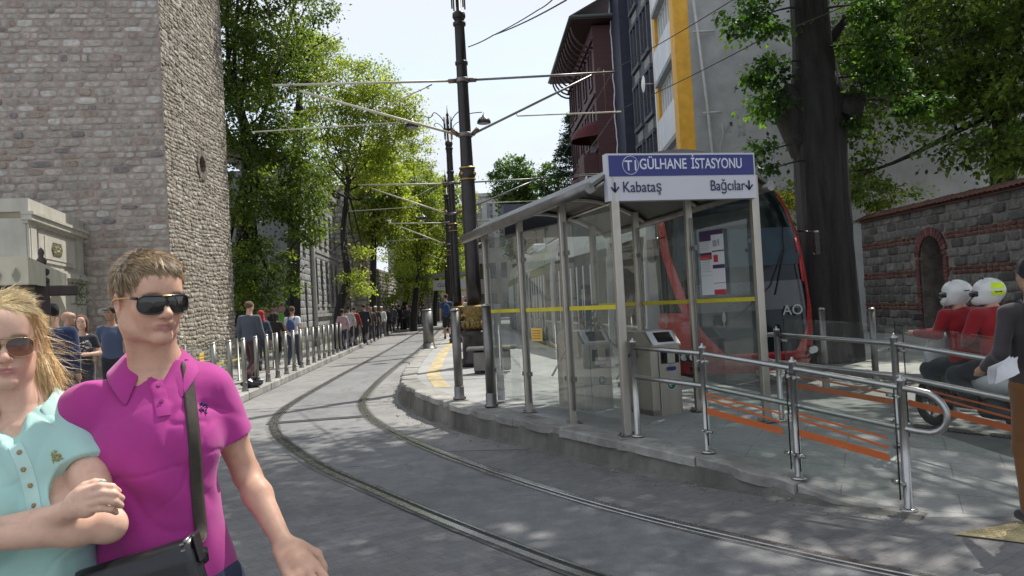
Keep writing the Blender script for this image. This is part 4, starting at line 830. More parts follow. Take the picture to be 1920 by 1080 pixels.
# background trees on the right of the street
B = blobs_in((2.0, 66, 8.8), (3.4, 3, 4.2), 12, 50, .42)
tree('broadleaf_tree', (2.2, 66, 0), [(2.2, 66, 0), (2.1, 66, 3), (2, 66, 6)], [.4, .3, .25], B, 30000, .26, [(.08, .14, .04), (.10, .17, .05), (.065, .11, .035)], 'rounded mid green tree showing above the shelter roof', None, 51, cl=.55, per=45)
t = empty('conifer', (5.6, 63, 0), 'dark blue green conifer with drooping tiers beside the timber mansion', 'tree'); g = MB(); g.tube([(5.6, 63, 0), (5.6, 63, 9), (5.5, 63, 16.3)], [.35, .22, .04], 8); V = []; C = []; rs = np.random.default_rng(6)
for i in range(300):
    z = rs.uniform(3.5, 16.2); L = (16.6 - z) * .36 + .35; an = rs.uniform(0, 2 * math.pi); d = np.array([math.cos(an), math.sin(an), .0]); s_ = np.array([5.6, 63, z]); e_ = s_ + d * L + np.array([0, 0, rs.uniform(-.25, .35) * L * .4])
    if i % 3 == 0: g.tube([s_, e_], [.05, .015], 5)
    m = 70; f_ = rs.uniform(.15, 1, m)[:, None]; p_ = s_ + (e_ - s_) * f_ + rs.normal(0, .12, (m, 3)); dr = d + rs.normal(0, .5, (m, 3)); dr[:, 2] -= .2; dr /= np.linalg.norm(dr, axis=1)[:, None]; sv = np.cross(dr, rs.normal(0, 1, (m, 3))); sv /= np.linalg.norm(sv, axis=1)[:, None]; Lf = rs.uniform(.14, .3, m)[:, None]
    V.append(np.stack([p_, p_ + dr * Lf * .5 + sv * .045, p_ + dr * Lf, p_ + dr * Lf * .5 - sv * .045], 1).reshape(-1, 3)); C.append(np.repeat(np.array((.02, .042, .035)) * rs.uniform(.6, 1.5, (m, 1)), 4, axis=0))
g.build('trunk', 'bark_dark', t); V = np.concatenate(V); tri_mesh('crown', V, np.arange(len(V)).reshape(-1, 4), 'leaf', t, np.concatenate(C), smooth=False)
# huge trunk beside the tram
def burl(g, q, rad):
    c = np.array([5.66, 15.95, 5.45]); g.tube([c + (.42, .05, -1.1), c + (.16, .0, -.4), c + (.02, 0, .08), c + (.06, 0, .26)], [.34, .36, .30, .12], 14)
    c = np.array([7.12, 15.9, 5.55]); g.tube([c + (-.35, 0, -.6), c + (-.05, 0, -.1), c + (.02, 0, .12)], [.35, .22, .07], 10)
    g.tube(spline([(6.7, 16, 6.6), (7.6, 16.3, 7.6), (9.4, 16.8, 8.0)], 8), np.linspace(.10, .03, 8), 6)
def big_keep(c):
    k = c - np.array([0, 0, CAMH]); dpt = k @ _w; x = 960 + FPX * (k @ _r) / dpt; y = 540 - FPX * (k @ _u) / dpt
    q = c - np.array([-1.12, 1.98, 1.45]); sdv = np.array(sd); ln_ = np.linalg.norm(q - np.outer(q @ sdv, sdv), axis=1)  # clears the unseen crown along the sun line, letting sun reach the couple
    return (ln_ > .8) & ((dpt < 1) | (y < -70) | (x < -80) | (x > 1990))
B = [((3.2, 11.5, 11.2), (4.2, 3.8, 2.6)), ((.0, 12.0, 11.6), (3.4, 3.0, 2.2)), ((6.5, 11.0, 11.5), (3.5, 3.5, 2.6)), ((3.0, 7.5, 10.8), (3.6, 3.0, 2.4)), ((7, 15, 13), (4, 3, 2.6)), ((.2, 8.3, 11.0), (2.6, 2.4, 1.8)), ((6.2, 6.5, 10.4), (3, 3, 2.2)), ((3.2, 14.6, 12.6), (3.2, 2.4, 2.0))]
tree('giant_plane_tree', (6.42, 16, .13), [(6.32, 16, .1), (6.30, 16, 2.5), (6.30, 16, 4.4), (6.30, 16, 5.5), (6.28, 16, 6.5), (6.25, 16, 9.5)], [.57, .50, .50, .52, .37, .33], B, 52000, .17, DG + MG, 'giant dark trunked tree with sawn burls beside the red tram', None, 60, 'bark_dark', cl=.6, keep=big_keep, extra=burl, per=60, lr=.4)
# lower sprays that hang into the picture around that trunk
def spray(cs, n, ls, cols, seed, per=40, cl=.25): return foliage(cs, n, ls, cols, np.random.default_rng(seed), cl, None, .3, .35, per)
B = [(P(1425, 30, 15.6), (.7, .6, .5)), (P(1435, 130, 15.6), (.5, .5, .4)), (P(1440, 190, 15.6), (.42, .4, .28)), (P(1640, 90, 15.4), (.55, .5, .5)), (P(1660, 150, 15.4), (.6, .5, .35)), (P(1720, 195, 15.6), (.6, .5, .25)), (P(1640, 20, 15.6), (.7, .6, .4)), (P(1430, 285, 15.5), (.32, .3, .2)), (P(1442, 318, 15.5), (.25, .3, .12)), (P(1600, 240, 15.5), (.2, .2, .15))]
t = empty('sapling_sprays', tuple(B[0][0]), 'young leafy water shoots sprouting from the giant trunk around its burls', 'shoots'); g = MB(); rs = np.random.default_rng(3)
for b in B: g.tube(spline([np.array([6.35, 16.0, min(b[0][2] + .2, 8)]), (np.array([6.35, 15.7, b[0][2]]) + b[0]) / 2 + (0, 0, .15), b[0]], 7), np.linspace(.035, .008, 7), 5)
g.build('stem', 'bark_dark', t); V, F, C = spray(B, 5200, .12, [(.03, .07, .02), (.045, .10, .02), (.10, .19, .03)], 5); tri_mesh('leaves', V, F, 'leaf', t, C, smooth=False)
# trees behind the striped wall
B = [((13.0, 23.5, 9.5), (3.6, 3, 2.6)), ((11.3, 24, 7.2), (1.9, 2, 1.5)), ((14.2, 21, 7), (3, 3, 2.6)), ((16, 23, 11), (4, 3, 3)), ((12.4, 20.5, 5.6), (1.6, 2, 1.3)), ((13.8, 18.5, 5.4), (2, 2, 1.6)), ((12.6, 23, 12), (4, 3, 2)), ((10.7, 24.5, 5.0), (1.0, 1, .8)), ((15, 17, 9), (3.4, 3, 3)), ((17, 27, 12), (4, 4, 3)), ((14.5, 29, 10.5), (3.5, 3, 3)), ((18, 22, 8), (3, 4, 3)), ((12.2, 21.5, 8.2), (2, 2.4, 1.8)), ((16.5, 17, 12.5), (3.5, 3.5, 3))]
tree('leafy_tree', (14.5, 23, .1), [(14.5, 23, .1), (14.3, 23, 3), (14.2, 22.8, 5.5)], [.45, .38, .3], B, 85000, .17, DG[:3] + MG + [(.11, .20, .025)], 'broad sunlit green tree rising behind the striped garden wall', None, 70, 'bark_dark', cl=.55)
B = [((9.9, 26.5, 4.6), (.9, .8, .6)), ((9.7, 26.6, 3.4), (.7, .7, .6)), ((10.8, 26.4, 5.1), (1.1, .8, .6)), ((9.4, 26.6, 2.4), (.4, .4, .4)), ((12.2, 26, 4.5), (1.3, .8, .5))]
tree('shrub', (10.4, 26.6, .13), [(10.4, 26.6, .1), (10.3, 26.6, 1.4), (10.2, 26.6, 3)], [.08, .06, .05], B, 6500, .12, MG + YG[:1], 'light green shrub spilling over the far end of the striped wall', None, 72, cl=.35, per=40)
for (x, y, z, r_, s_) in ((12, 10.5, 9.2, (4.6, 4, 3), 81), (9.5, 3.6, 9.4, (4.2, 3.6, 2.8), 82)):
    B = blobs_in((x - 1, y, z), r_, 9, s_, .5); tree('leafy_tree', (x, y, .13), [(x, y, .1), (x - .1, y, 3), (x - .3, y, 6)], [.4, .33, .26], B, 16000, .2, DG + MG, ('tree just outside the right edge shading the motorbike' if s_ == 81 else 'tree outside the right edge shading the ramp'), None, s_, 'bark_dark', cl=.6, keep=big_keep)
# ------------------------------------------------------------------ street furniture
mat('steel', (.42, .415, .40), .33, 1, var=.12, vs=9)
mat('steel_brushed', (.46, .43, .38), .42, 1, var=.12, vs=6, stretch=(1, 1, .1))
mat('steel_post', (.27, .26, .24), .38, .9, var=.15, vs=6, stretch=(1, 1, .1)); mat('steel_dark', (.20, .19, .18), .4, .9, var=.2, vs=6)
mat('pole_black', (.022, .017, .016), .38, .3, var=.35, vs=5, coat=.2)
mat('gold_paint', (.45, .30, .08), .45, .6, var=.3, vs=14, bmp=.4, bs_=40)
mat('gold_ornament', (.22, .15, .05), .5, .5, var=.55, vs=22, bmp=1, bs_=26, bd=.02)
mat('tube_pale', (.52, .49, .38), .5, .2, var=.15, vs=5)
mat('cable', (.03, .03, .03), .6)
mat('insulator', (.16, .09, .06), .4)
mat('sign_blue', (.020, .028, .19), .35, var=.06, vs=3); mat('sign_white', (.62, .62, .67), .4, var=.04, vs=2); mat('ink_blue', (.012, .014, .08), .5); mat('ink_white', (.72, .72, .80), .4)
mat('roof_sheet', (.20, .205, .205), .5, .1, var=.25, vs=3, dirt=.6); mat('roof_under', (.13, .125, .11), .6, var=.2, vs=3)
mat('band_yellow', (.62, .52, .03), .6, var=.1); mat('label_yellow', (.78, .55, .10), .6, var=.08); mat('orange_vinyl', (.62, .12, .012), .5, var=.05)
mat('paper_white', (.70, .70, .72), .6, var=.04); mat('ink_purple', (.06, .025, .09), .6); mat('ink_red', (.5, .04, .05), .6); mat('ink_grey', (.35, .35, .38), .6)
mat('green_disc', (.01, .13, .06), .5); mat('screen_dark', (.012, .012, .014), .15)
glassmat('clear_glass', (.94, .96, .95), .9, .03); glassmat('shelter_glass', (.88, .91, .89), 1.7, .11); glassmat('rail_glass', (.93, .955, .94), .9, .03)
zplat = lambda x, y: float(np.interp(y, KERB[:, 1], KERB[:, 2]))
# --- pavement bollards on the left
def bollard(loc, h, r, label, group, name='bollard', m='steel_post'):
    t = empty(name, loc, label, 'bollard', group); x, y, z = loc
    g = MB(); g.lathe([(r, 0), (r, h - .03)], loc, 14); g.build('post', m, t)
    g = MB(); g.lathe([(r * 1.08, h - .03), (r * 1.08, h - .012), (r * .7, h), (.002, h + .006)], loc, 14); g.build('cap', 'steel', t)
    g = MB(); g.lathe([(r * 1.5, 0), (r * 1.5, .02), (r * 1.12, .035), (r * 1.1, .17), (r, .18)], loc, 14); g.build('base', 'steel_dark', t); return t
b0 = None; y = 14.2; gi = 0
while y < 57:
    x = kerb_left(y) - .05; 
    if b0 is None: b0 = bollard((x, y, .162), 1.08, .047, 'slim steel bollard in the long row on the left kerb', 'bollards along the left kerb')
    else: dup(b0, (x, y, .162))
    y += 1.03
# fat bollards on the island platform
tb = bollard((-2.72, 25.3, .352), 1.25, .17, 'stout grey bollard on the platform edge just before the walker with a backpack', None, m='steel_dark')
bollard((-.82, 11.26, .345), 1.27, .062, 'dark steel bollard on the platform kerb left of the shelter', None, m='steel_dark')
bollard((-.35, 10.39, .325), 1.33, .06, 'dark steel bollard touching the end of the shelter glass', None, m='steel_dark')
for (a, b, d, lb) in ((1540, 577, 12.6, 'steel post with flat cap in front of the giant trunk'), (1634, 577, 12.6, 'steel post with flat cap left of the scooter'), (1780, 617, 9.6, 'steel post with flat cap just behind the front rider')):
    p_ = P(a, b, d); bollard((p_[0], p_[1], .02), p_[2] - .02, .05, lb, 'flat topped posts beyond the platform', m='steel_dark')
# --- glass railing with yellow band on the left pavement
def glass_run(pts, h, name, label, cat, zf, band=None, labels=(), m='rail_glass', post=True, group=None, top=False):
    t = empty(name, (pts[0][0], pts[0][1], zf(pts[0])), label, cat, group)
    for i in range(len(pts) - 1):
        a, b = np.array(pts[i]), np.array(pts[i + 1]); U = unit(b - a); L = np.linalg.norm(b - a); n_ = np.array([U[1], -U[0]]); za, zb = zf(a), zf(b)
        A_, B_ = a + U * .06, b - U * .06
        g = MB(); g.plate([(*A_, za + .10), (*B_, zb + .10), (*B_, zb + h), (*A_, za + h)], .010); pn = g.build('glass_panel', m, t)
        if band:
            g = MB(); q = n_ * .003; g.plate([(*(A_ + q), za + band[0]), (*(B_ + q), zb + band[0]), (*(B_ + q), zb + band[1]), (*(A_ + q), za + band[1])][::-1 if n_ @ a < 0 else 1], .002); g.build('yellow_band', 'band_yellow', pn)
    if post:
        for i, a in enumerate(pts):
            z = zf(a); g = MB(); g.lathe([(.06, 0), (.06, .015), (.026, .02), (.026, h * .99), (.002, h)], (a[0], a[1], z), 10); g.build('post', 'steel_post', t)
    return t
fp = [(kerb_left(y) - .95, y) for y in np.arange(13.5, 46, 1.9)]
gt_ = glass_run(fp, 1.02, 'glass_railing', 'long glass railing with a yellow band behind the left bollards', 'railing', lambda a: .15, (.50, .545))
for k in (1, 3, 5, 8):
    a, b = np.array(fp[k]), np.array(fp[k + 1]); c = (a + b) / 2; U = unit(b - a); n_ = np.array([-U[1], U[0]]); n_ = -n_ if n_[0] < 0 else n_
    q = c + n_ * .018
    g = MB(); g.plate([(*(q - U * .13), .72), (*(q + U * .13), .72), (*(q + U * .13), .98), (*(q - U * .13), .98)], .003); s_ = g.build('warning_label', 'label_yellow', gt_)
    g = MB()
    for j in range(3): g.box((q[0] + n_[0] * .006, q[1] + n_[1] * .006, .80 + j * .06), (.004, .18, .012), rz=math.atan2(U[1], U[0]) - math.pi / 2)
    g.build('label_print', 'ink_red', s_)
# --- station shelter
FLp, FRp, R2p, L2p, L3p = np.array([1.07, 7.98]), np.array([2.60, 8.42]), np.array([2.09, 9.3]), np.array([.6, 8.93]), np.array([.13, 9.85]); L4p = np.array([-.33, 10.78]); R3p = R2p + (L3p - L2p) * 1.0; R4p = R3p + (L4p - L3p)
t = empty('tram_shelter', (1.07, 7.98, .25), 'glass and steel tram stop shelter with curved grey roof on the island platform', 'shelter')
zf_ = lambda a: zplat(a[0], a[1]) if a[1] > 9 else .262
su = unit(L3p - FLp); sn = unit(FRp - FLp)
def post(a, h, w=.085, name='post'):
    g = MB(); z = .255 if a[1] < 9 else .28; g.box((a[0], a[1], (z + h) / 2), (w, w * .75, h - z), rz=math.atan2(sn[1], sn[0]), bev=.008); o_ = g.build(name, 'steel_brushed', t)
    g = MB(); g.box((a[0], a[1], z + .012), (w * 2, w * 1.9, .024), rz=math.atan2(sn[1], sn[0]), bev=.008)
    for sx in (-1, 1):
        for sy in (-1, 1): g.lathe([(.012, 0), (.012, .02)], (a[0] + sx * w * .75, a[1] + sy * w * .75, z + .024), 6)
    g.build('base_plate', 'steel_dark', o_)
ze = 2.60
for a, f_ in ((FLp, 0), (L2p, .33), (L3p, .66), (L4p, 1), (FRp, 0), (R2p, .33), (R3p, .66), (R4p, 1)): post(a, 2.86 - .20 * f_)
# roof: shallow arched sheet on ribs
def roofpt(s, w, dz=0):      # s along 0..1 length, w across 0..1
    base = FLp + su * .03 + (L4p + su * .09 - FLp) * s; wd = FRp - FLp; ov = .24; zr = 2.76 - .2 * s
    p_ = base + wd * w + sn * ov * (2 * w - 1) * 1.0
    return np.array([p_[0], p_[1], zr - .03 + .36 * (1 - (2 * w - 1) ** 2) + dz])
g = MB(); top = np.array([[roofpt(s, w, .05) for w in np.linspace(0, 1, 15)] for s in np.linspace(0, 1, 8)]); bot = np.array([[roofpt(s, w, .01) for w in np.linspace(0, 1, 15)] for s in np.linspace(0, 1, 8)])
g.grid(top); g.build('roof', 'roof_sheet', t); 
g = MB(); g.grid(bot[:, ::-1])
for e in (top[:, 0], top[:, -1]): pass
g.grid(np.stack([top[:, 0], bot[:, 0]], 1), smooth=False); g.grid(np.stack([top[:, -1], bot[:, -1]], 1), smooth=False); g.grid(np.stack([top[0], bot[0]], 1), smooth=False); g.grid(np.stack([top[-1], bot[-1]], 1), smooth=False)
g.build('roof_lining', 'roof_under', t)
for s in (.02, .345, .67, .985):
    g = MB(); q = np.array([roofpt(s, w, -.03) for w in np.linspace(.04, .96, 13)]); g.tube(q, .032, 6); g.build('roof_rib', 'steel_brushed', t)
for w in (.0, 1.0):
    g = MB(); q = np.array([roofpt(s, w, .02) for s in np.linspace(0, 1, 6)]); g.tube(q, .06, 8); g.build('gutter', 'steel_dark', t)
for w in (.3, .7):
    g = MB(); q = np.array([roofpt(s, w, -.055) for s in np.linspace(0, 1, 6)]); g.tube(q, .02, 6); g.build('purlin', 'steel_brushed', t)
# glass walls: left side three bays and right side two bays
def pane(a, b, z0=.42, z1=2.52, band=(1.53, 1.575), off=.0, name='glass_panel', m='shelter_glass'):
    a, b = np.array(a), np.array(b); U = unit(b - a); A_, B_ = a + U * .05, b - U * .05; n_ = np.array([U[1], -U[0]])
    g = MB(); g.plate([(*A_, z0), (*B_, z0), (*B_, z1), (*A_, z1)], .010); pn = g.build(name, m, t)
    if band:
        g = MB()
        for q in (.006, -.013): q_ = -n_ * q; g.plate([(*(A_ + q_), band[0]), (*(B_ + q_), band[0]), (*(B_ + q_), band[1]), (*(A_ + q_), band[1])], .002); 
        g.build('yellow_band', 'band_yellow', pn)
    g = MB()
    for e in (A_ + U * .01, B_ - U * .01): g.box((e[0], e[1], (z0 + z1) / 2), (.012, .016, z1 - z0), rz=math.atan2(U[1], U[0]))
    for e in (A_ + U * .03, B_ - U * .03):
        for z in (z0 + .35, z1 - .35): g.box((e[0], e[1], z), (.05, .035, .05), rz=math.atan2(U[1], U[0]))
    g.build('glass_clamp', 'steel_dark', pn); return pn
pane(FLp, L2p); pane(L2p, L3p); pane(L3p, L4p); pane(FRp, R2p); pane(R2p, R3p); pane(R3p, R4p)
# yellow notice on the second bay, motif on the glass
def at_(a, b, s, z, off): U = unit(np.array(b) - a); n_ = np.array([U[1], -U[0]]); p_ = np.array(a) + U * s; return np.array([p_[0] - n_[0] * off, p_[1] - n_[1] * off, z]), np.array([U[0], U[1], 0])
c, U3 = at_(L2p, L3p, .66, 1.26, .022); 
def lab(c, U3, w, h, m, nm, par, thick=.003):
    g = MB(); z = np.array([0, 0, 1]); g.plate([c - U3 * w / 2 - z * h / 2, c + U3 * w / 2 - z * h / 2, c + U3 * w / 2 + z * h / 2, c - U3 * w / 2 + z * h / 2], thick if True else 0); return g.build(nm, m, par)
n2 = np.array([-U3[1], U3[0], 0]); n2 = -n2 if n2[0] > 0 else n2
l_ = lab(c + n2 * .02, U3, .26, .15, 'label_yellow', 'warning_label', t, .003)
for j in range(4): lab(c + n2 * .026 + (0, 0, .045 - j * .03), U3, .20, .008, 'ink_red', 'label_print', l_, .001)
# tulip shaped etched motifs on the right side panes
mat('etched', (.42, .44, .43), .7)
for (a, b, s) in ((FRp, R2p, .52), (R2p, R3p, .50)):
    c, U3 = at_(a, b, s, 1.36, .016)
    g = MB()
    for k in (-2, -1, 0, 1, 2):
        q = []
        for v in np.linspace(0, 1, 7): q.append(c + U3 * (k * .013 * math.sin(v * math.pi)) + np.array([0, 0, -.075 + .14 * v]))
        g.tube(q, .0035, 4)
    g.tube([c - (0, 0, .11), c - (0, 0, .07)], .004, 4); g.build('etched_motif', 'etched', t)
# --- name sign on the shelter front and its twin at the far end
def name_sign(a, b, label, full=True):
    a, b = np.array(a, float), np.array(b, float); U3 = unit(b - a); L = np.linalg.norm(b - a); nn = np.array([U3[1], -U3[0], 0]) * (1 if full else 1)
    t = empty('station_sign', tuple((a + b) / 2), label, 'sign'); H = .475
    z = np.array([0, 0, 1.])
    def bx(x0, x1, z0, z1, d0, d1, m, nm, par=t):
        g = MB(); V = [a + U3 * x + z * zz + nn * d for zz in (z0, z1) for d in (d0, d1) for x in (x0, x1)]; g.add(V, [(0, 1, 3, 2), (4, 6, 7, 5), (0, 4, 5, 1), (2, 3, 7, 6), (0, 2, 6, 4), (1, 5, 7, 3)]); return g.build(nm, m, par)
    cs = bx(0, L, 0, H, -.10, 0, 'sign_white' if full else 'slate_wall', 'sign_box')
    if full:
        bp = bx(.022, L - .018, .245, H - .02, .002, .006, 'sign_blue', 'blue_panel', cs)
        o_ = lambda x, zz: a + U3 * x + z * zz + nn * .008
        text('GÜLHANE', 'lettering', .150, o_(.213 * L, .315), U3, z, 'ink_white', bp, width=.312 * L, off=.0015); text('İSTASYONU', 'lettering', .150, o_(.557 * L, .315), U3, z, 'ink_white', bp, width=.348 * L, off=.0015)
        text('T1', 'lettering', .145, o_(.115 * L, .303), U3, z, 'ink_white', bp, width=.075 * L, off=.0015)
        g = MB(); c = o_(.153 * L, .355); g.tube([c + U3 * .085 * math.cos(k) + z * .092 * math.sin(k) for k in np.linspace(0, 2 * math.pi, 33)], .0035, 5, cap=False); g.build('ring_emblem', 'ink_white', bp)
        text('Kabataş', 'lettering', .155, o_(.098 * L, .085), U3, z, 'ink_blue', cs, width=.25 * L); text('Bağcılar', 'lettering', .155, o_(.682 * L, .085), U3, z, 'ink_blue', cs, width=.238 * L)
        for x in (.075, L - .085):
            g = MB(); g.tube([o_(x, .185), o_(x, .095)], .0075, 6); g.tube([o_(x - .04, .138), o_(x, .088), o_(x + .04, .138)], .0075, 6); g.build('arrow', 'ink_blue', cs)
    return t
S0 = np.array([1.055, 8.02 - .10, 2.645]); 
s0 = P(1141, 376, 7.93); s1 = P(1419, 372, 8.35); s0[2] = s1[2] = (s0[2] + s1[2]) / 2
name_sign(s0, s1, 'blue and white tram stop name board fixed across the shelter front')
e0 = roofpt(1, .28); e1 = roofpt(1, .98); e0[2] = e1[2] = 2.55; name_sign(e0 + (0, .12, 0), e1 + (0, .12, 0), 'dark backed name board at the far end of the shelter roof', False)
# --- route poster inside the right hand glass
c, U3 = at_(FRp, R2p, .5, 0, 0); n_ = np.array([U3[1], -U3[0], 0]); n_ = -n_ if n_[1] > 0 else n_
q0 = P(1334, 440, 8.72)
pa = at_(R2p, FRp, .20, 0, -.02)[0]; pb = at_(R2p, FRp, .64, 0, -.02)[0]; UU = unit(pb - pa); nn = np.array([UU[1], -UU[0], 0]); z = np.array([0, 0, 1.])
pt_ = empty('notice_poster', tuple(pa + z * 1.6), 'white route and fare notice with dark headings taped inside the shelter glass', 'poster'); PW = np.linalg.norm(pb - pa) * .85; PH = .72; pz = 1.62
O_ = lambda x, zz, d=0: pa + UU * (x * PW) + z * (pz + zz * PH - x * .0) + nn * (.012 + d)
def rect(x0, x1, z0, z1, d, m, nm, par): g = MB(); g.plate([O_(x0, z0, d), O_(x1, z0, d), O_(x1, z1, d), O_(x0, z1, d)], .0015); return g.build(nm, m, par)
sh = rect(0, 1, 0, 1, 0, 'paper_white', 'sheet', pt_)
for i, (x0, x1, z0, z1, m) in enumerate([(0, 1, .925, 1.0, 'ink_purple'), (0, .49, .84, .925, 'ink_purple'), (.51, 1, .66, .68, 'ink_purple'), (0, .49, .62, .66, 'ink_purple'), (0, .49, .55, .62, 'ink_red'), (.51, 1, .40, .46, 'ink_purple'), (.56, .72, .74, .84, 'ink_grey'), (.76, .82, .75, .85, 'ink_grey'), (.56, .74, .50, .61, 'ink_red'), (.52, 1, .0, .075, 'ink_red'), (.52, 1, .17, .18, 'ink_red'), (0, .5, .30, .305, 'ink_grey')]): rect(x0, x1, z0, z1, .002, m, 'printed_block', sh)
for j in range(16):
    zz = .82 - .03 * j - (.1 if j > 4 else 0)
    if zz > .33: rect(.05, .43 - .02 * (j % 3), zz, zz + .007, .003, 'ink_grey', 'printed_line', sh)
# --- ticket turnstiles
def turnstile(c, yaw, label, group=None):
    t = empty('turnstile', tuple(c), label, 'turnstile', group); c_, s_ = math.cos(yaw), math.sin(yaw)
    def W(x, y, z): return (c[0] + c_ * x - s_ * y, c[1] + s_ * x + c_ * y, c[2] + z)
    # local: x across (width), y along the passage away from viewer
    g = MB(); 
    def bx(x0, x1, y0, y1, z0, z1, bev=.006): g.box(W((x0 + x1) / 2, (y0 + y1) / 2, (z0 + z1) / 2), (x1 - x0, y1 - y0, z1 - z0), rz=yaw, bev=bev)
    # pedestal at the viewer end and a taller machine bay open at the side
    bx(.08, .36, -.02, .18, .0, .82); bx(-.02, .08, .0, .75, .0, .82); bx(-.02, .36, .60, .75, 0, .82); bx(-.02, .36, .0, .75, .0, .08); g.build('cabinet', 'steel_brushed', t)
    g = MB(); V = [W(x, y, z) for x, y, z in ((-.03, -.03, .80), (.37, -.03, .80), (.37, .76, .80), (-.03, .76, .80), (-.03, .12, .97), (.37, .12, .97), (.37, .62, .97), (-.03, .62, .97), (-.03, -.03, .82), (.37, -.03, .82), (.37, .76, .82), (-.03, .76, .82))]
    g.add(V, [(0, 3, 2, 1), (0, 1, 9, 8), (1, 2, 10, 9), (2, 3, 11, 10), (3, 0, 8, 11), (8, 9, 5, 4), (9, 10, 6, 5), (10, 11, 7, 6), (11, 8, 4, 7), (4, 5, 6, 7)]); hd = g.build('sloping_top', 'steel_brushed', t)
    dr = unit(np.array(W(0, .15, .15)) - np.array(W(0, 0, 0))); a_, b_ = np.array(W(.05, -.03, .82)), np.array(W(.05, .12, .97)); q = lambda x, v, d: np.array(W(x, -.03 + .15 * v - d * .7, .82 + .15 * v + d * .7))
    g = MB(); g.add([q(.0, .0, .003), q(.34, .0, .003), q(.34, 1, .003), q(.0, 1, .003)], [(0, 1, 2, 3)]); g.build('trim', 'sign_white', hd)
    g = MB(); g.add([q(.08, .15, .006), q(.30, .15, .006), q(.30, .88, .006), q(.08, .88, .006)], [(0, 1, 2, 3)]); g.build('screen', 'screen_dark', hd)
    g = MB(); g.add([W(.1, -.024, .60), W(.34, -.024, .60), W(.34, -.024, .74), W(.1, -.024, .74)], [(0, 1, 2, 3)]); g.build('reader_dark_panel', 'screen_dark', t)  # flat near-black quad on the cabinet front, without depth
    g = MB(); bx(.17, .27, -.055, -.024, .60, .77); rd = g.build('card_reader', 'steel_brushed', t); g = MB(); bx(.18, .28, -.05, -.026, .52, .56); g.build('reader_label', 'sign_blue', rd)
    g = MB(); cc = np.array(W(.22, -.023, .36)); ux = np.array(W(1, 0, 0)) - np.array(W(0, 0, 0)); uy = np.array([0, 0, 1.]); nn = np.array(W(0, -1, 0)) - np.array(W(0, 0, 0))
    disc = lambda r_, d: [cc + ux * r_ * math.cos(k) + uy * r_ * math.sin(k) + nn * d for k in np.linspace(0, 2 * math.pi, 25)[:-1]]
    g.add(disc(.064, .002), [tuple(range(24))]); ds = g.build('arrow_disc', 'sign_white', t); g = MB(); g.add(disc(.056, .005), [tuple(range(24))]); g.build('disc_face', 'green_disc', ds)
    g = MB(); g.tube([cc + ux * .035 + nn * .008, cc - ux * .03 + nn * .008], .007, 5); g.tube([cc - ux * .005 + uy * .03 + nn * .008, cc - ux * .035 + nn * .008, cc - ux * .005 - uy * .03 + nn * .008], .007, 5); g.build('arrow', 'sign_white', ds)
    g = MB(); hub = np.array(W(-.02, .35, .72)); g.tube([hub, np.array(W(-.09, .35, .70))], .045, 10); 
    for k in (0, 2.1, 4.2): e_ = hub + np.array(W(-.32 - .05, 0, 0)) * 0; d_ = np.array([0, 0, 0.]); v = np.array(W(-.10, .35, .70)); w_ = np.array(W(-.10 - .26 * (.7 if k == 0 else .25), .35 + .30 * math.sin(k), .70 + .30 * math.cos(k) * (-.9))); g.tube([v, w_], .014, 8)
    g.build('tripod_arm', 'steel', t); return t
turnstile((1.55, 9.12, .262), .38, 'brushed steel ticket turnstile with green arrow disc at the shelter entrance', None)
turnstile((.83, 9.75, .285), .38, 'second ticket turnstile behind the glass with wilted flowers on top', None)
sprig('flower_bunch', (.98, 9.9, 1.32), .10, 120, 'bunch of wilted flowers lying on the second turnstile', 'flowers', None, .06)
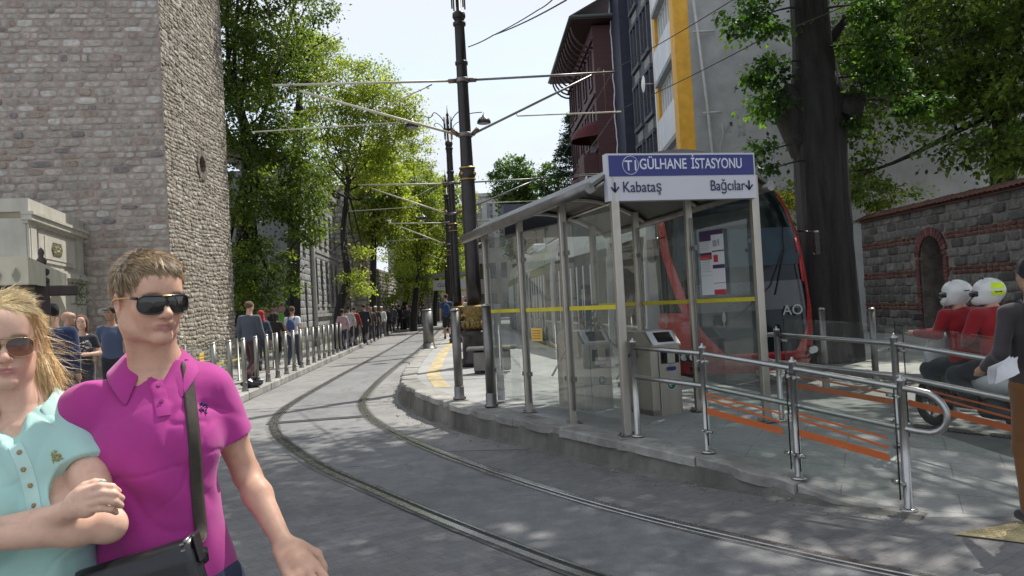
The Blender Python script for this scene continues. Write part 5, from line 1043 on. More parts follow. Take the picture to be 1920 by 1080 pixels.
# --- ramp railings
def railing(posts, label, h=.95, loop_end=True, loop_start=False, glass=True, stripes=(), gh=None, goff=.05, lower=True):
    """posts: list of (x, y, z)"""
    t = empty('ramp_railing', tuple(posts[0]), label, 'railing'); Ps = [np.array(p_, float) for p_ in posts]
    for p_ in Ps:
        g = MB(); g.lathe([(.062, 0), (.062, .012), (.045, .022), (.030, .026), (.030, h - .03), (.034, h - .028), (.034, h - .008), (.012, h + .004), (.012, h + .02), (.002, h + .024)], p_, 14); g.build('post', 'steel', t)
    off = unit(Ps[-1] - Ps[0]); nrm = np.array([-off[1], off[0], 0]); nrm /= np.linalg.norm(nrm)
    zt, zl = h - .07, h - .36
    top = [p_ + (0, 0, zt) + nrm * 0 for p_ in Ps]; low = [p_ + (0, 0, zl) for p_ in Ps]
    d1 = unit(Ps[-1] - Ps[-2]); d0 = unit(Ps[0] - Ps[1]); pts = []
    def arc(p1, p2, d): c = (p1 + p2) / 2; r_ = np.linalg.norm(p1 - p2) / 2; return [c + (p1 - c) * math.cos(k) + d * r_ * 1.15 * math.sin(k) for k in np.linspace(0, math.pi, 11)]
    path = list(top)
    if loop_end: path = path + [top[-1] + d1 * .10] + arc(top[-1] + d1 * .14, low[-1] + d1 * .14, d1)[1:-1] + [low[-1] + d1 * .10] 
    path = path + low[::-1] if lower else path
    if loop_start: path = path + [low[0] + d0 * .06] + arc(low[0] + d0 * .08, top[0] + d0 * .08, d0)[1:-1] + [top[0] + d0 * .06, top[0]]
    g = MB(); P2 = []
    for a, b in zip(path[:-1], path[1:]): P2 += [a, (a + b) / 2]
    P2.append(path[-1]); g.tube(P2, .0235, 10); g.build('handrail', 'steel', t)
    if glass:
        gh_ = gh or h - .08
        for i in range(len(Ps) - 1):
            if glass != True and i not in glass: continue
            a, b = Ps[i], Ps[i + 1]; U = unit(b - a); n_ = unit(np.cross(U, (0, 0, 1))); n_ = -n_ if n_[1] > 0 else n_
            n_ = n_ * goff; A_, B_ = a + U * .05 + n_, b - U * .03 + n_
            g = MB(); g.plate([A_ + (0, 0, .08), B_ + (0, 0, .08), B_ + (0, 0, gh_), A_ + (0, 0, gh_)], .010); pn = g.build('glass_panel', 'rail_glass', t)
            g = MB()
            for e in (A_ + U * .0, B_ + U * .0): g.tube([e + (0, 0, .08), e + (0, 0, gh_)], .006, 4)
            g.build('glass_edge', 'screen_dark', pn)
            g = MB()
            for e, s_ in ((a, 1), (b, -1)):
                for zz in (.2, h - .13 if gh is None else h - .13): q = e + (0, 0, zz); g.tube([q, q + n_ * 1.5], .012, 6); g.tube([q + n_ * .7 + U * s_ * .005, q + n_ * .7 + U * s_ * .09], .016, 6); g.tube([q + n_ * 1.45 + U * s_ * .05, q + n_ * .3 + U * s_ * .05], .014, 8)
            g.build('glass_clamp', 'steel', pn)
            if i in stripes:
                for (z0, z1, z2, z3) in ((.36, .415, .34, .395), (.49, .508, .43, .448), (.53, .547, .50, .515)):
                    nf = n_ / goff * .004; nf = nf if True else -nf
                    A2, B2 = A_ + U * .01 + unit(n_) * .004, B_ - U * .06 + unit(n_) * .004
                    g = MB(); g.plate([A2 + (0, 0, z0), B2 + (0, 0, z2), B2 + (0, 0, z3), A2 + (0, 0, z1)], .002 * (1 if np.cross(B2 - A2, (0, 0, 1)) @ n_ > 0 else 1)); g.build('orange_stripe', 'orange_vinyl', pn)
    return t
railing([(1.16, 7.91, .268), (1.66, 7.13, .228), (2.2, 6.40, .125), (2.74, 5.74, .012)], 'nearest stainless ramp railing with glass panels and orange stripes', .95, True, False, [1, 2], (1, 2))
railing([(2.77, 8.48, .25), (3.39, 7.18, .19), (4.0, 5.90, .02)], 'second stainless ramp railing further back beside the tram track', .98, False, True, True, (0, 1), gh=1.08, goff=-.06)
# thin glass barrier by the track
# --- tall tram pole and its twins
def tram_pole(x, y, z, s, label, detail=True, arms=True, lamp=False, H=8.6, ped=True):
    t = empty('tram_pole', (x, y, z), label, 'pole', None); g = MB()
    lean = 0
    shaft = [(.175 * s, .0), (.175 * s, 1.28)] 
    sh = [(.155 * s, 2.0), (.150 * s, 3.6), (.140 * s, 4.12), (.132 * s, 4.32), (.122 * s, 5.0), (.112 * s, 6.6), (.102 * s, H - .95)]
    g.lathe([(.16 * s, 1.25)] + sh + [(.11 * s, H - .94), (.11 * s, H - .9), (.055 * s, H - .88), (.05 * s, H - .2)], (x, y, z), 20); g.build('shaft', 'pole_black', t)
    g = MB(); g.lathe([(.36 * s, 0), (.36 * s, .14), (.30 * s, .18), (.30 * s, .62), (.33 * s, .66), (.33 * s, .72), (.24 * s, .78)], (x, y, z), 20); pd = g.build('pedestal', 'pole_black', t)
    g = MB(); g.lathe([(.20 * s, .78), (.25 * s, .84), (.26 * s, .96), (.20 * s, 1.02), (.19 * s, 1.06), (.24 * s, 1.10), (.24 * s, 1.17), (.27 * s, 1.22), (.27 * s, 1.27), (.165 * s, 1.30)], (x, y, z), 24); cl = g.build('gilded_collar', 'gold_ornament', t)
    g = MB()
    for k in range(12): a = k * math.pi / 6; g.tube([(x + .255 * s * math.cos(a), y + .255 * s * math.sin(a), z + .80), (x + .28 * s * math.cos(a), y + .28 * s * math.sin(a), z + .90), (x + .22 * s * math.cos(a), y + .22 * s * math.sin(a), z + 1.0)], [.015, .035, .015], 6)
    g.build('acanthus_leaf', 'gold_ornament', cl)
    g = MB(); zz = 3.98
    g.lathe([(.145 * s, zz - .02), (.165 * s, zz), (.165 * s, zz + .03), (.15 * s, zz + .05), (.19 * s, zz + .13), (.15 * s, zz + .22), (.165 * s, zz + .24), (.165 * s, zz + .27), (.135 * s, zz + .29)], (x, y, z), 20); bd = g.build('collar', 'pole_black', t)
    for dz in (.0, .245): g = MB(); g.lathe([(.168 * s, zz + dz - .002), (.172 * s, zz + dz + .012), (.168 * s, zz + dz + .028)], (x, y, z), 20); g.build('gold_ring', 'gold_paint', bd)
    g = MB()
    for k in range(4): a = k * math.pi / 2 - .6; g.lathe([(.03, -.0), (.034, .03), (.03, .06)], (x + .185 * s * math.cos(a), y + .185 * s * math.sin(a), z + zz + .1), 8)
    g.build('rosette', 'gold_paint', bd)
    g = MB()
    for z_ in (H - 1.05, H - 1.9 if s > .9 else H - 1.5): g.lathe([(.115 * s, z_ - .05), (.135 * s, z_ - .03), (.135 * s, z_ + .03), (.11 * s, z_ + .05)], (x, y, z), 16)
    g.lathe([(.115 * s, H - .95), (.14 * s, H - .9), (.135 * s, H - .82), (.09 * s, H - .78)], (x, y, z), 16); g.build('band', 'pole_black', t)
    g = MB()       # crown of little uprights
    for k in range(6): a = k * math.pi / 3 + .3; g.tube([(x + .14 * s * math.cos(a), y + .14 * s * math.sin(a), z + H - .72), (x + .14 * s * math.cos(a), y + .14 * s * math.sin(a), z + H + .1)], .018 * s, 6)
    g.lathe([(.05, H - .4), (.15 * s, H - .38), (.15 * s, H - .34), (.05, H - .32)], (x, y, z), 12); g.lathe([(.05 * s, H - .2), (.035 * s, H + .1), (.06 * s, H + .15), (.02 * s, H + .25), (.004, H + .55)], (x, y, z), 12); g.build('crown_piece', 'pole_black', t); return t
def tri(pts, r, g): g.tube(pts, r, 7)
P1 = np.array([-.82, 17.1, .35]); t = tram_pole(P1[0], P1[1], P1[2], 1.02, 'nearest black cast iron tram pole with gilded base left of the shelter', H=8.4)
P1 = P1 + np.array([0.0, 0, 0])
def cantilever(y, x0, left, right, zt, zlow, zarm, label, d=None, r=.026, group='catenary brackets on the tram poles'):
    t = empty('catenary_bracket', (x0, y, zlow), label, 'bracket', group)
    for nm, sgn in (('left', -1), ('right', 1)):
        xe = left if sgn < 0 else right; g = MB(); X = lambda f_: x0 + (xe - x0) * f_
        g.tube([(x0 + sgn * .12, y, zt), (X(1), y, zt + .12 * (sgn < 0))], r, 8); g.build('top_tube', 'tube_pale' if sgn < 0 else 'steel_dark', t)
        g = MB(); g.tube([(x0 + sgn * .13, y, zlow), (X(.86), y, zt - .03)], r, 8); g.build('strut', 'tube_pale' if sgn < 0 else 'steel_dark', t)
        g = MB(); g.tube([(X(.46), y, zlow + (zt - zlow) * .53), (X(.16), y, zt - .05)], r * .55, 6) if sgn < 0 else None
        arm0 = (X(.34), zlow + (zt - zlow) * .36); g.tube([(arm0[0], y, arm0[1]), (arm0[0] + sgn * .02, y, zarm + .03), (X(1.03 if sgn > 0 else 1.12), y, zarm)], r * .6, 6); g.build('registration_arm', 'tube_pale', t)
        g = MB(); g.tube([(X(.93), y, zt + .06), (X(.93), y, zarm)], .006, 4); g.tube([(X(.90), y - .05, zt + .08), (X(.90), y + .05, zt + .08)], .03, 8)
        g.tube([(x0 + sgn * .13, y, zt), (x0 + sgn * .30, y, zt)], .05, 8); g.tube([(x0 + sgn * .15, y, zlow), (x0 + sgn * .28, y, zlow + .13)], .05, 8); g.build('insulator', 'insulator', t)
    g = MB(); g.lathe([(.135, -.05), (.15, -.04), (.15, .04), (.135, .05)], (x0, y, zt), 14); g.lathe([(.14, -.05), (.16, -.04), (.16, .04), (.14, .05)], (x0, y, zlow), 14); g.build('clamp', 'steel_dark', t)
cantilever(17.1, -.82, -4.9, 2.45, 6.48, 5.30, 5.62, 'nearest catenary bracket of pale tubes on the big black pole')
tram_pole(-1.98, 28.6, .35, 1.0, 'second black tram pole with lamp arms behind the nearest one', H=8.0)
cantilever(28.6, -1.98, -5.3, 1.6, 6.05, 4.95, 5.25, 'second catenary bracket further along the street', r=.028)
tram_pole(-3.2, 42, .35, 1.0, 'third black tram pole partly hidden behind the second', H=8.0)
cantilever(42, -3.2, -6.2, .2, 6.05, 4.9, 5.25, 'third catenary bracket seen against the lime green trees', r=.03)
cantilever(57, -4.6, -7.4, -1.6, 6.05, 4.9, 5.25, 'farthest catenary bracket above the crowd', r=.03)
tram_pole(-4.6, 57, .3, 1.0, 'farthest black tram pole at the opposite stop', H=8.0)
def lampset(x, y, z, arm, label, fl=True):
    t = empty('street_lamp', (x, y, z), label, 'street lamp', 'lamps on the tram poles')
    for sgn in (-1, 1):
        g = MB(); q = []
        for k in np.linspace(0, math.pi * .9, 10): q.append((x + sgn * (.10 + .28 * (1 - math.cos(k))), y, z - .9 + .62 * math.sin(k * .55) + .6 * (k / math.pi)))
        g.tube([(x + sgn * .1, y, z - 1.6), (x + sgn * .1, y, z - .9)], .016, 5); g.tube(spline([(x + sgn * .1, y, z - .9), (x + sgn * .16, y, z - .42), (x + sgn * .45, y, z - .12), (x + sgn * .62, y, z - .30), (x + sgn * .86, y, z - .22), (x + sgn * 1.25, y, z - .2)], 18), .018, 5)
        g.tube(spline([(x + sgn * .1, y, z - 1.0), (x + sgn * .2, y, z - .65), (x + sgn * .42, y, z - .5), (x + sgn * .5, y, z - .62)], 10), .014, 5); g.build('lamp_arm', 'pole_black', t)
        g = MB(); c = (x + sgn * 1.3, y, z - .62); g.lathe([(.22, .0), (.25, .02), (.24, .10), (.17, .20), (.07, .25), (.05, .31), (.015, .33), (.015, .42)], c, 18); hd = g.build('lamp_head', 'pole_black', t)
        g = MB(); g.lathe([(.20, -.005), (.21, .0), (.15, .003)], c, 16); g.build('lens', 'clear_glass' if False else 'etched', hd)
        g = MB()
        for k in range(18): a = k * math.pi / 9; g.tube([(c[0] + .25 * math.cos(a), c[1] + .25 * math.sin(a), c[2] + .02), (c[0] + .21 * math.cos(a), c[1] + .21 * math.sin(a), c[2] + .16)], .006, 4)
        g.build('ribs', 'etched', hd)
lampset(-1.98, 28.6, 8.75, 1.3, 'twin lamp on the second tram pole, one lamp head visible right of the nearest pole')
lampset(-3.2, 42, 6.9, 1.2, 'smaller twin lamp on the third tram pole against the lime green trees')
# --- overhead wires
mat('wire', (.05, .045, .04), .5, .5)
def wire(pts, r, label, group='overhead wires'):
    g = MB(); q = []
    for a, b in zip(pts[:-1], pts[1:]):
        a, b = np.array(a, float), np.array(b, float); L = np.linalg.norm(b - a)
        for f_ in np.linspace(0, 1, 10)[:-1]: p_ = a + (b - a) * f_; p_[2] -= 4 * f_ * (1 - f_) * L * (.008); q.append(p_)
    q.append(np.array(pts[-1], float)); g.tube(q, r, 5); return tag(g.build('overhead_wire', 'wire'), label, 'cable', group)
lw = [( -1.2, 7.5), (-3.75, 13.0), (-4.6, 17.1), (-5.1, 28.6), (-5.9, 42), (-7.2, 57), (-8.6, 80)]
wire([(x, y, 5.62 if i < 3 else 5.25) for i, (x, y) in enumerate(lw)], .008, 'contact wire hanging over the left hand track'); wire([(x, y, 6.6 if i < 3 else 6.1) for i, (x, y) in enumerate(lw)], .007, 'carrier wire above the left hand track')
rw = [(8.5, 7.0), (6.0, 9.4), (4.2, 12.8), (2.45, 17.1), (1.5, 28.6), (.2, 42), (-1.6, 57), (-3, 80)]
wire([(x, y, 5.65 if i < 4 else 5.25) for i, (x, y) in enumerate(rw)], .009, 'lower wire crossing in front of the yellow pilaster'); wire([(x, y, 6.55 if i < 4 else 6.1) for i, (x, y) in enumerate(rw)], .009, 'upper wire crossing in front of the yellow pilaster')
wire([P(878, 88, 17.1), P(925, 66, 15), P(1062, 0, 11)], .012, 'thin cable running up from the nearest pole to the top of the picture'); wire([P(925, 66, 15), P(1010, 18, 13), P(1040, -5, 11)], .010, 'branching cable beside the one leaving the nearest pole')
# --- info sign board of the opposite stop at the far end
t = empty('opposite_stop', (-5.3, 60, .3), 'far tram stop canopy with pale name boards and portal frame', 'shelter')
g = MB(); g.box((-5.2, 61, 4.05), (5.2, 3, .25)); g.build('canopy', 'concrete_slab', t)
for x in (-7.4, -6.3, -3.3): g = MB(); g.box((x, 60, 2.1), (.16, .16, 3.9)); g.build('column', 'steel_dark', t)
g = MB(); g.box((-4.6, 59.3, 3.25), (2.5, .1, .75)); b_ = g.build('name_board', 'sign_white', t); text('Gülhane', 'lettering', .42, (-5.5, 59.24, 3.12), (1, 0, 0), (0, 0, 1), 'ink_blue', b_)
g = MB(); g.box((-4.3, 59.35, 2.5), (1.9, .1, .35)); g.build('info_board', 'sign_white', t); g = MB(); g.box((-4.3, 59.30, 1.6), (2.0, .1, .4)); g.build('info_board', 'sign_white', t)
# --- plain unlit white post beyond the shelter glass
t = empty('white_post', (-.2, 17.8, .35), 'narrow plain white post standing past the shelter', 'advert pillar')
p_ = G(937, 757, .33); g = MB(); g.box((p_[0] + .02, p_[1] + .3, 1.0), (.10, .16, 1.3), bev=.01); g.build('pillar', 'sign_white', t)
t.location = (p_[0], p_[1] + .3, .33)
for o_ in [o for o in SC.objects if o.parent == t]:
    for v in o_.data.vertices: v.co += Vector((-.2 - p_[0], 17.8 - p_[1] - .3, .35 - .33))
# utility cabinet beside the tall pole
t = empty('utility_cabinet', (-1.0, 15.4, .35), 'low dark bench like cabinet at the foot of the nearest tram pole', 'cabinet')
g = MB(); g.box((-.45, 15.2, .82), (.95, .45, .07), bev=.02); g.build('worktop', 'steel_dark', t); g = MB(); g.box((-.45, 15.25, .58), (.7, .35, .38), bev=.02); g.build('cabinet_body', 'steel_dark', t); g = MB(); g.lathe([(.12, 0), (.12, .03), (.09, .05), (.09, .42)], (-.68, 15.2, .35), 12); g.build('pedestal', 'pole_black', t)
bn = empty('litter_bag', (-5.98, 16.6, .15), 'crumpled dark litter bag lying between the first two kerb bollards', 'bag'); mat('bag_black', (.02, .02, .022), .3, var=.3)
V = []; rs = np.random.default_rng(8)
for i in range(9):
    for j in range(14): ph, th_ = math.pi * i / 8, 2 * math.pi * j / 14; r_ = .17 * (1 + .25 * math.sin(3 * th_ + 2 * ph) + rs.uniform(-.08, .08)); V.append((-5.62 + r_ * 1.3 * math.sin(ph) * math.cos(th_), 17.05 + r_ * math.sin(ph) * math.sin(th_), .165 + .09 + r_ * .55 * math.cos(ph)))
g = MB(); g.grid(np.array(V).reshape(9, 14, 3), closed=True, smooth=False); g.build('bag_body', 'bag_black', bn); g = MB(); g.tube([(-5.55, 17.0, .33), (-5.5, 16.95, .38), (-5.44, 16.95, .36)], .02, 5); g.build('knot', 'bag_black', bn)
# ------------------------------------------------------------------ tram
mat('tram_red', (.36, .012, .016), .28, var=.06, vs=3, coat=.6); mat('tram_white', (.62, .63, .64), .3, var=.05, vs=2, coat=.4, dirt=.2); mat('tram_grey', (.12, .125, .13), .5, var=.15, vs=3)
mat('tram_black', (.012, .012, .014), .25, var=.2, vs=3, coat=.5); mat('rubber', (.02, .02, .02), .8, var=.2); mat('tram_window', (.015, .018, .02), .08, var=.3, vs=.8, spec=.5)
mat('led_dull', (.12, .02, .01), .4); mat('lamp_glass', (.75, .75, .72), .15, spec=.8)
m_, t_, b_ = _new('windscreen'); b_.inputs['Base Color'].default_value = (.006, .010, .012, 1); b_.inputs['Roughness'].default_value = .08; b_.inputs['Specular IOR Level'].default_value = .3; b_.inputs['Coat Weight'].default_value = 0
mat('blind_blue', (.015, .035, .052), .6, var=.2, vs=3)
tramC = spline(np.array([(4.02, 12.3), (3.98, 13.3), (3.88, 15), (3.68, 17), (3.2, 19.6), (2.55, 23), (2.05, 28), (1.6, 34), (1.1, 42)]), 300)
seg = np.r_[0, np.cumsum(np.linalg.norm(np.diff(tramC, axis=0), axis=1))]
def tp(s): return np.array([np.interp(s, seg, tramC[:, 0]), np.interp(s, seg, tramC[:, 1])])
t = empty('tram', (*tp(1), 0.02), 'red and white low floor tram at the stop with dark raked windscreen', 'tram')
HW = 1.30
# straight nose car axis
s0, s1 = 1.0, 5.0; a0, a1 = tp(s0), tp(s1); ax = unit(a1 - a0); rt = np.array([-ax[1], ax[0]]);  rt = rt if rt[0] > 0 else -rt     # rt: towards picture right
def TP(s, x, z): return np.array([*(a0 + ax * s + rt * x), z])
# nose profile: for height z how far back the front surface starts, and half width by distance from tip
def front(z):      # distance back from the bumper
    return np.interp(z, [.3, .55, .95, 1.25, 1.9, 2.6, 3.1, 3.35, 3.5], [.15, .0, .02, .08, .20, .36, .54, .72, 1.15])
zs = np.array([.28, .42, .6, .85, 1.1, 1.35, 1.7, 2.05, 2.4, 2.7, 2.95, 3.15, 3.32, 3.44, 3.52])
def hw(z): return HW * np.interp(z, [.28, .6, 1.0, 2.4, 3.0, 3.3, 3.52], [.90, .97, 1.0, .98, .90, .78, .50])
NX = 31; us = np.linspace(-1, 1, NX)
def nose_pt(u, z, out=0):
    x = (hw(z) + out) * np.sign(u) * abs(np.sin(u * math.pi / 2)) ** .86; wrap = .75 + .15 * (z < 1.2)
    s = front(z) + wrap * (1 - math.cos(abs(u) ** 1.6 * math.pi / 2)) ** 1.25 * 1.25 - out
    return TP(s, x, z if z < 3 else 3 + (z - 3) * 1.45)
grid_ = np.array([[nose_pt(u, z) for u in us] for z in zs])
# body shell: front red below the windscreen, pillars red, roof white
def patch(zr, ur, m, name, out=0, par=t, nz_=12, nu=20):
    g = MB(); g.grid(np.array([[nose_pt(u, z, out) for u in np.linspace(*ur, nu)] for z in np.linspace(*zr, nz_)])); return g.build(name, m, par)
shell = patch((.28, .60), (-1, 1), 'tram_red', 'front_apron', nz_=14, nu=40)
UB = lambda z: np.interp(z, [.6, 1.0, 1.5, 2.4, 3.2, 3.52], [-.22, -.42, -.56, -.74, -.86, -.9]); UR = lambda z: np.interp(z, [.6, 1.0, 1.5, 2.6, 3.5], [.34, .50, .58, .58, .50])
def slant(z0, z1, fa, fb, m, nm, out, par=None, nz_=18, nu=14):
    g = MB(); g.grid(np.array([[nose_pt(fa(z) + (fb(z) - fa(z)) * k, z, out) for k in np.linspace(0, 1, nu)] for z in np.linspace(z0, z1, nz_)])); return g.build(nm, m, par or t)
slant(.58, 1.32, lambda z: -1, lambda z: UB(z), 'tram_red', 'apron_side', .002); slant(.58, 3.52, UR, lambda z: 1, 'tram_red', 'pillar', .002)
slant(1.32, 3.52, lambda z: UB(z) - .13, lambda z: UB(z), 'tram_red', 'pillar', .006)
slant(1.32, 3.0, lambda z: -1, lambda z: UB(z) - .13, 'windscreen', 'cab_side_window', .002)
slant(3.0, 3.52, lambda z: -1, lambda z: UB(z) - .13, 'tram_white', 'cab_roof_side', .002)
0
ws = slant(.60, 3.30, UB, UR, 'windscreen', 'windscreen', .004, None, 24, 40)
patch((3.30, 3.52), (-.74, .50), 'tram_black', 'destination_hood', nu=30)
patch((1.30, 1.78), (-.5, .5), 'tram_black', 'dashboard', .012, ws, 8, 24)
g = MB(); g.grid(np.array([[nose_pt(u, z, .013) for u in np.linspace(-.62, .54, 30)] for z in np.linspace(2.05, 2.7, 8)])); g.build('sun_blind', 'blind_blue', ws)
g = MB(); q = [nose_pt(u, z, .03) for u, z in ((-.1, 1.2), (.15, 1.7), (.32, 2.3))]; g.tube(q, .012, 6); q = [nose_pt(u, z, .035) for u, z in ((.18, 1.55), (.33, 2.3), (.38, 2.7))]; g.tube(q, .010, 5); g.build('wiper', 'rubber', ws)
for u in (-.62, .62):
    g = MB(); g.grid(np.array([[nose_pt(u + du, z, .012) for du in np.linspace(-.13, .13, 8)] for z in np.linspace(.50, .66, 5)])); hl = g.build('headlight', 'tram_black', t)
    for du in (-.06, .05): g = MB(); c = nose_pt(u + du, .58, .02); V = []; g.tube([c, c - np.array([*(ax * .02), 0])], .06, 12); g.build('lamp', 'lamp_glass', hl)
g = MB(); g.grid(np.array([[nose_pt(u, z, .03) for u in np.linspace(-.95, .95, 30)] for z in (.28, .40, .44)])); g.build('bumper', 'tram_red', t)
g = MB(); 
for u in (-.8, .8): c = nose_pt(u, 2.65, .03); d = np.array([*(rt * (1 if u > 0 else -1) * .28 - ax * .12), -.05]); g.tube([c, c + d], .018, 6); g.box(c + d + (0, 0, -.18), (.14, .10, .42), bev=.03)
g.build('side_mirror', 'tram_black', t)
for u0 in (.52,):
    for z0, z1 in ((2.25, 2.5), (1.75, 2.15)): g = MB(); g.tube([nose_pt(u0, z0, .02), nose_pt(u0 + .01, z1, .02)], .02, 6); g.build('marker_light', 'ink_red', t)
text('AO', 'lettering', .24, nose_pt(.22, 1.2, .03), np.array([*rt, 0]), (0, 0, 1), 'etched', ws)
# carriage modules behind the nose
def profile(out=0):
    return np.array([(-HW * .93 - out, .28), (-HW - out, .6), (-HW - out, 1.0), (-HW * .985 - out, 2.45), (-HW * .93 - out, 2.95), (-HW * .80, 3.43 + out), (-HW * .5, 3.70 + out), (HW * .5, 3.70 + out), (HW * .80, 3.43 + out), (HW * .93 + out, 2.95), (HW * .985 + out, 2.45), (HW + out, 1.0), (HW + out, .6), (HW * .93 + out, .28)])
def module(sa, sb, first=False):
    A, B = tp(sa), tp(sb)
    if first: A = a0 + ax * 2.0
    d = unit(B - A); r_ = np.array([-d[1], d[0]]); r_ = r_ if r_[0] > 0 else -r_; L = np.linalg.norm(B - A)
    Q = lambda s, x, z: np.array([*(A + d * s + r_ * x), z])
    pr = profile(); g = MB()
    lo = [(x, z) for x, z in pr]; 
    g.grid(np.array([[Q(s, x, z) for x, z in pr] for s in (0, L)]), smooth=False)
    for s in (0, L): g.add([Q(s, x, z) for x, z in pr], [tuple(range(len(pr)))])
    b = g.build('body', 'tram_white', t)
    for sg in (-1, 1):
        g = MB(); g.grid(np.array([[Q(s, sg * x, z) for x, z in ((HW * .93 + .006, .29), (HW + .006, .6), (HW + .006, 1.02))] for s in (0, L)]), smooth=False); g.build('skirt', 'tram_grey', b)
        g = MB(); g.grid(np.array([[Q(s, sg * x, z) for x, z in ((HW + .008, 1.06), (HW * .985 + .008, 2.45), (HW * .965 + .008, 2.78))] for s in (.08, L - .08)]), smooth=False); w_ = g.build('window_band', 'tram_window', t)
        g = MB()
        for q in np.arange(1.1, L - .3, 1.35): g.plate([Q(q, sg * (HW + .012), 1.06), Q(q + .05, sg * (HW + .012), 1.06), Q(q + .05, sg * (HW * .985 + .012), 2.45), Q(q, sg * (HW * .985 + .012), 2.45)], .01)
        if L > 1.6: g.build('mullion', 'tram_black', w_)
        if sg < 0 and L > 3:
            for q in (L * .25, L * .62):
                g = MB()
                for e in (0, .66): g.grid(np.array([[Q(q + e + s, -x, z) for x, z in ((HW + .016, .42), (HW + .016, 1.0), (HW * .985 + .016, 2.5))] for s in (0, .62)]), smooth=False)
                dr = g.build('door', 'tram_window', t); g = MB()
                for e in (.66, 1.28, 0): g.tube([Q(q + e, -HW - .02, .45), Q(q + e, -HW * .985 - .022, 2.48)], .022, 5)
                for e in (.55, .75): g.tube([Q(q + e, -HW - .05, 1.1), Q(q + e, -HW * .985 - .05, 1.9)], .014, 6)
                g.build('door_edge', 'tram_white', dr)
        if sg < 0:
            pass
    g = MB(); g.box(Q(L * .5, 0, 3.80), (1.7, min(L * .6, 3), .28), rz=math.atan2(d[1], d[0]) - math.pi / 2, bev=.05); g.build('roof_pod', 'tram_white', t)
    return A, B
module(0, 5.6, True); sj = 6.1
g = MB(); g.add([], []) if False else None
for (a, b) in ((6.1, 11.2), (11.8, 17.4), (18.0, 24.0), (24.6, 30.5)): module(a, b)
for sj in (5.6, 11.2, 17.4, 24.0):
    A, B = tp(sj - .02), tp(sj + (.52 if sj < 6 else .62)); d = unit(B - A); r_ = np.array([-d[1], d[0]]); r_ = r_ if r_[0] > 0 else -r_; g = MB()
    pr = profile(-.06) * (.96, .98) + (0, .02); L = np.linalg.norm(B - A)
    V = []
    for k in range(9): s = L * k / 8; sc = 1 - .03 * (k % 2); V.append([np.array([*(A + d * s + r_ * x * sc), z * (1 - .01 * (k % 2))]) for x, z in pr])
    g.grid(np.array(V), smooth=False); g.build('gangway_bellows', 'tram_grey', t)
# nose side red sweep over the first module: slanting red pillar on the platform side
A = a0 + ax * 1.55
for s in (3.3, 4.7, 9, 14, 21):       # wheels
    for sg in (-1, 1):
        c = (a0 + ax * s) if s < 5 else tp(s); dd = ax if s < 5 else unit(tp(s + .2) - tp(s)); r_ = np.array([-dd[1], dd[0]]); g = MB(); g.tube([(*(c + r_ * sg * .66), .32), (*(c + r_ * sg * .80), .32)], .30, 18); g.build('wheel', 'steel_dark', t)
# pantograph
c = tp(11.0); d = unit(tp(11.4) - tp(10.6)); r_ = np.array([-d[1], d[0]]); r_ = r_ if r_[0] > 0 else -r_
Qp = lambda s, x, z: np.array([*(c + d * s + r_ * x), z])
g = MB(); 
for x in (-.35, .35): g.tube([Qp(-.3, x, 3.72), Qp(1.25, x * .8, 4.55), Qp(0.0, x * .55, 5.18)], .03, 6)
g.tube([Qp(1.25, -.3, 4.55), Qp(1.25, .3, 4.55)], .025, 6); g.tube([Qp(-.3, -.5, 3.7), Qp(-.3, .5, 3.7)], .05, 6); g.tube([Qp(-.1, 0, 3.75), Qp(1.2, 0, 4.48)], .018, 5)
pn = g.build('pantograph', 'steel', t); g = MB()
for s in (-.15, .15): g.tube(spline([Qp(s, -.85, 5.02), Qp(s, -.6, 5.20), Qp(s, 0, 5.23), Qp(s, .6, 5.20), Qp(s, .85, 5.02)], 12), .022, 6)
g.build('contact_strip', 'cable', pn)
